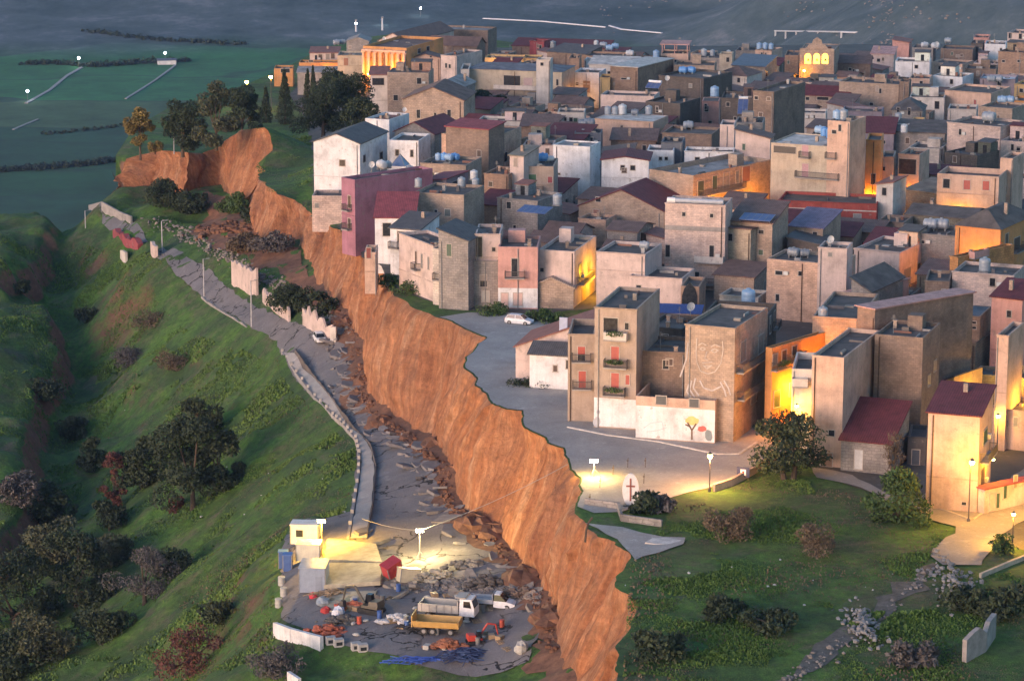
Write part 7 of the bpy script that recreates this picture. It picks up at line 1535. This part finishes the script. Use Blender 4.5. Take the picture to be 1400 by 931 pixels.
def hillrocks():
    q = random.Random(3); m = M(); n = 0
    while n < 200:
        px = q.uniform(820,1400) if q.random() < .75 else q.gauss(1212,14); py = q.uniform(0,64)
        if not (1180 < px < 1245 and py < 38) and hnoise(np.array([px/1.0]), np.array([py*3.0]), 60, 9, 3)[0] < .08: continue
        p = onplain(px, py); r = q.uniform(.25,.9); m.blob((p.x,p.y,p.z),(r*1.6,r,r*.8),q.randint(0,999),5,3,.35); n += 1
    tag(m.build('hill_rocks','rock',None), kind='stuff')
hillrocks()

# small gear strewn over the site
q = random.Random(77)
for i in range(60):
    a = q.choice([q.uniform(455,520), q.uniform(520,700)]); b = q.uniform(808,895) if a > 540 else q.uniform(820,880); k = q.choice(['barrel','crate','pallet','cement_bag']); p = GL(a, b)+Vector((0,0,.1)); m = M()
    if k == 'barrel': m.lathe([(.28,0),(.3,.05),(.28,.3),(.3,.33),(.28,.6),(.3,.85),(.27,.9)], 12); c = q.choice([(.05,.12,.35),(.45,.08,.05),(.2,.2,.2)]); lb = 'dented metal barrel among the gear of the work site'
    elif k == 'crate':
        m.box(-.45,.45,-.35,.35,0,.5)
        for z in (.08,.38): m.box(-.48,.48,-.38,-.352,z,z+.08)
        c = q.choice([(.35,.25,.15),(.4,.4,.38),(.12,.16,.14)]); lb = 'low slatted crate among the gear of the work site'
    elif k == 'pallet':
        for y in (-.5,-.2,.1,.4): m.box(-.6,.6,y,y+.12,.1,.14)
        for x in (-.6,-.06,.5): m.box(x,x+.1,-.5,.52,0,.098)
        c = (.34,.25,.16); lb = 'wooden pallet lying among the gear of the work site'
    else: m.blob((0,0,.14),(.45,.28,.18),i,10,6,.1); c = (.5,.48,.44); lb = 'pale cement bag among the gear of the work site'
    o = m.build(k,'painted' if k in ('barrel','crate') else 'fabric',None,color=c); o.location = p; o.rotation_euler = (0,0,q.uniform(0,3)); tag(o, lb, k.replace('_',' '), {'barrel':'barrels','crate':'crates','pallet':'pallets','cement_bag':'cement bags'}[k]+' on the work site')
for i, (a, b) in enumerate([(820,668),(838,650),(858,640),(882,640),(880,662),(806,690)]):
    p = GP(a, b); m = M(); m.tube((0,0,-.2),(.05,0,1.3),.04,n=5); m.box(-.12,.12,-.03,.03,.9,1.0); o = m.build('fence_post','wood_dark',None); o.location = p; tag(o, 'thin wooden stake standing on the edge of the square near the floodlight', 'stake', 'wooden stakes on the square')
p = GP(800,735); m = M(); m.path([(0,0,-.5),(.1,0,.8),(.35,.1,1.7),(.8,.1,2.3)],.12,7); o = m.build('bent_pipe','bark',None); o.location = p; tag(o,'dark bent pipe sticking up from the lip of the cliff','pipe')
# ---------------------------------------------------------------- light
SUN_EL, SUN_AZ = 9.0, -138.0     # azimuth measured from +Y towards +X
w = bpy.data.worlds.new('World'); SC.world = w; w.use_nodes = True; nt = w.node_tree
sky = nt.nodes.new('ShaderNodeTexSky'); sky.sky_type = 'NISHITA'; sky.sun_disc = False; sky.sun_elevation = R(SUN_EL); sky.sun_rotation = R(SUN_AZ); sky.air_density = 1.2; sky.dust_density = 1.5; sky.ozone_density = 3.0
nt.links.new(sky.outputs[0], nt.nodes['Background'].inputs[0]); nt.nodes['Background'].inputs[1].default_value = .08
sd = bpy.data.lights.new('sun', 'SUN'); sd.energy = .62; sd.angle = R(32); sd.color = (1,.62,.58); so = bpy.data.objects.new('sun', sd); COL.objects.link(so)
d = Vector((math.sin(R(SUN_AZ))*math.cos(R(SUN_EL)), math.cos(R(SUN_AZ))*math.cos(R(SUN_EL)), math.sin(R(SUN_EL))))
so.rotation_euler = (-d).to_track_quat('-Z', 'Y').to_euler()
HAZE = True
if HAZE:
    m = bpy.data.materials.new('haze'); m.use_nodes = True; nt = m.node_tree; nt.nodes.remove(nt.nodes['Principled BSDF'])
    pv = nt.nodes.new('ShaderNodeVolumePrincipled'); pv.inputs['Color'].default_value = (.32,.50,1,1); pv.inputs['Density'].default_value = .00004; pv.inputs['Anisotropy'].default_value = .0
    nt.links.new(pv.outputs[0], nt.nodes['Material Output'].inputs['Volume']); MATS['haze'] = m
    o = M().box(-950, 1350, -30, 9100, -260, 99).build('haze', 'haze'); o['kind'] = 'stuff'
SC.view_settings.view_transform = 'Standard'; SC.view_settings.look = 'None'; SC.view_settings.gamma = 1; SC.view_settings.exposure = 2.05
SC.render.engine = 'CYCLES'; c = SC.cycles; c.use_denoising = True; c.max_bounces = 5; c.diffuse_bounces = 3; c.glossy_bounces = 2; c.transmission_bounces = 2; c.volume_bounces = 0; c.sample_clamp_indirect = 4
c.use_adaptive_sampling = True; c.adaptive_threshold = .02
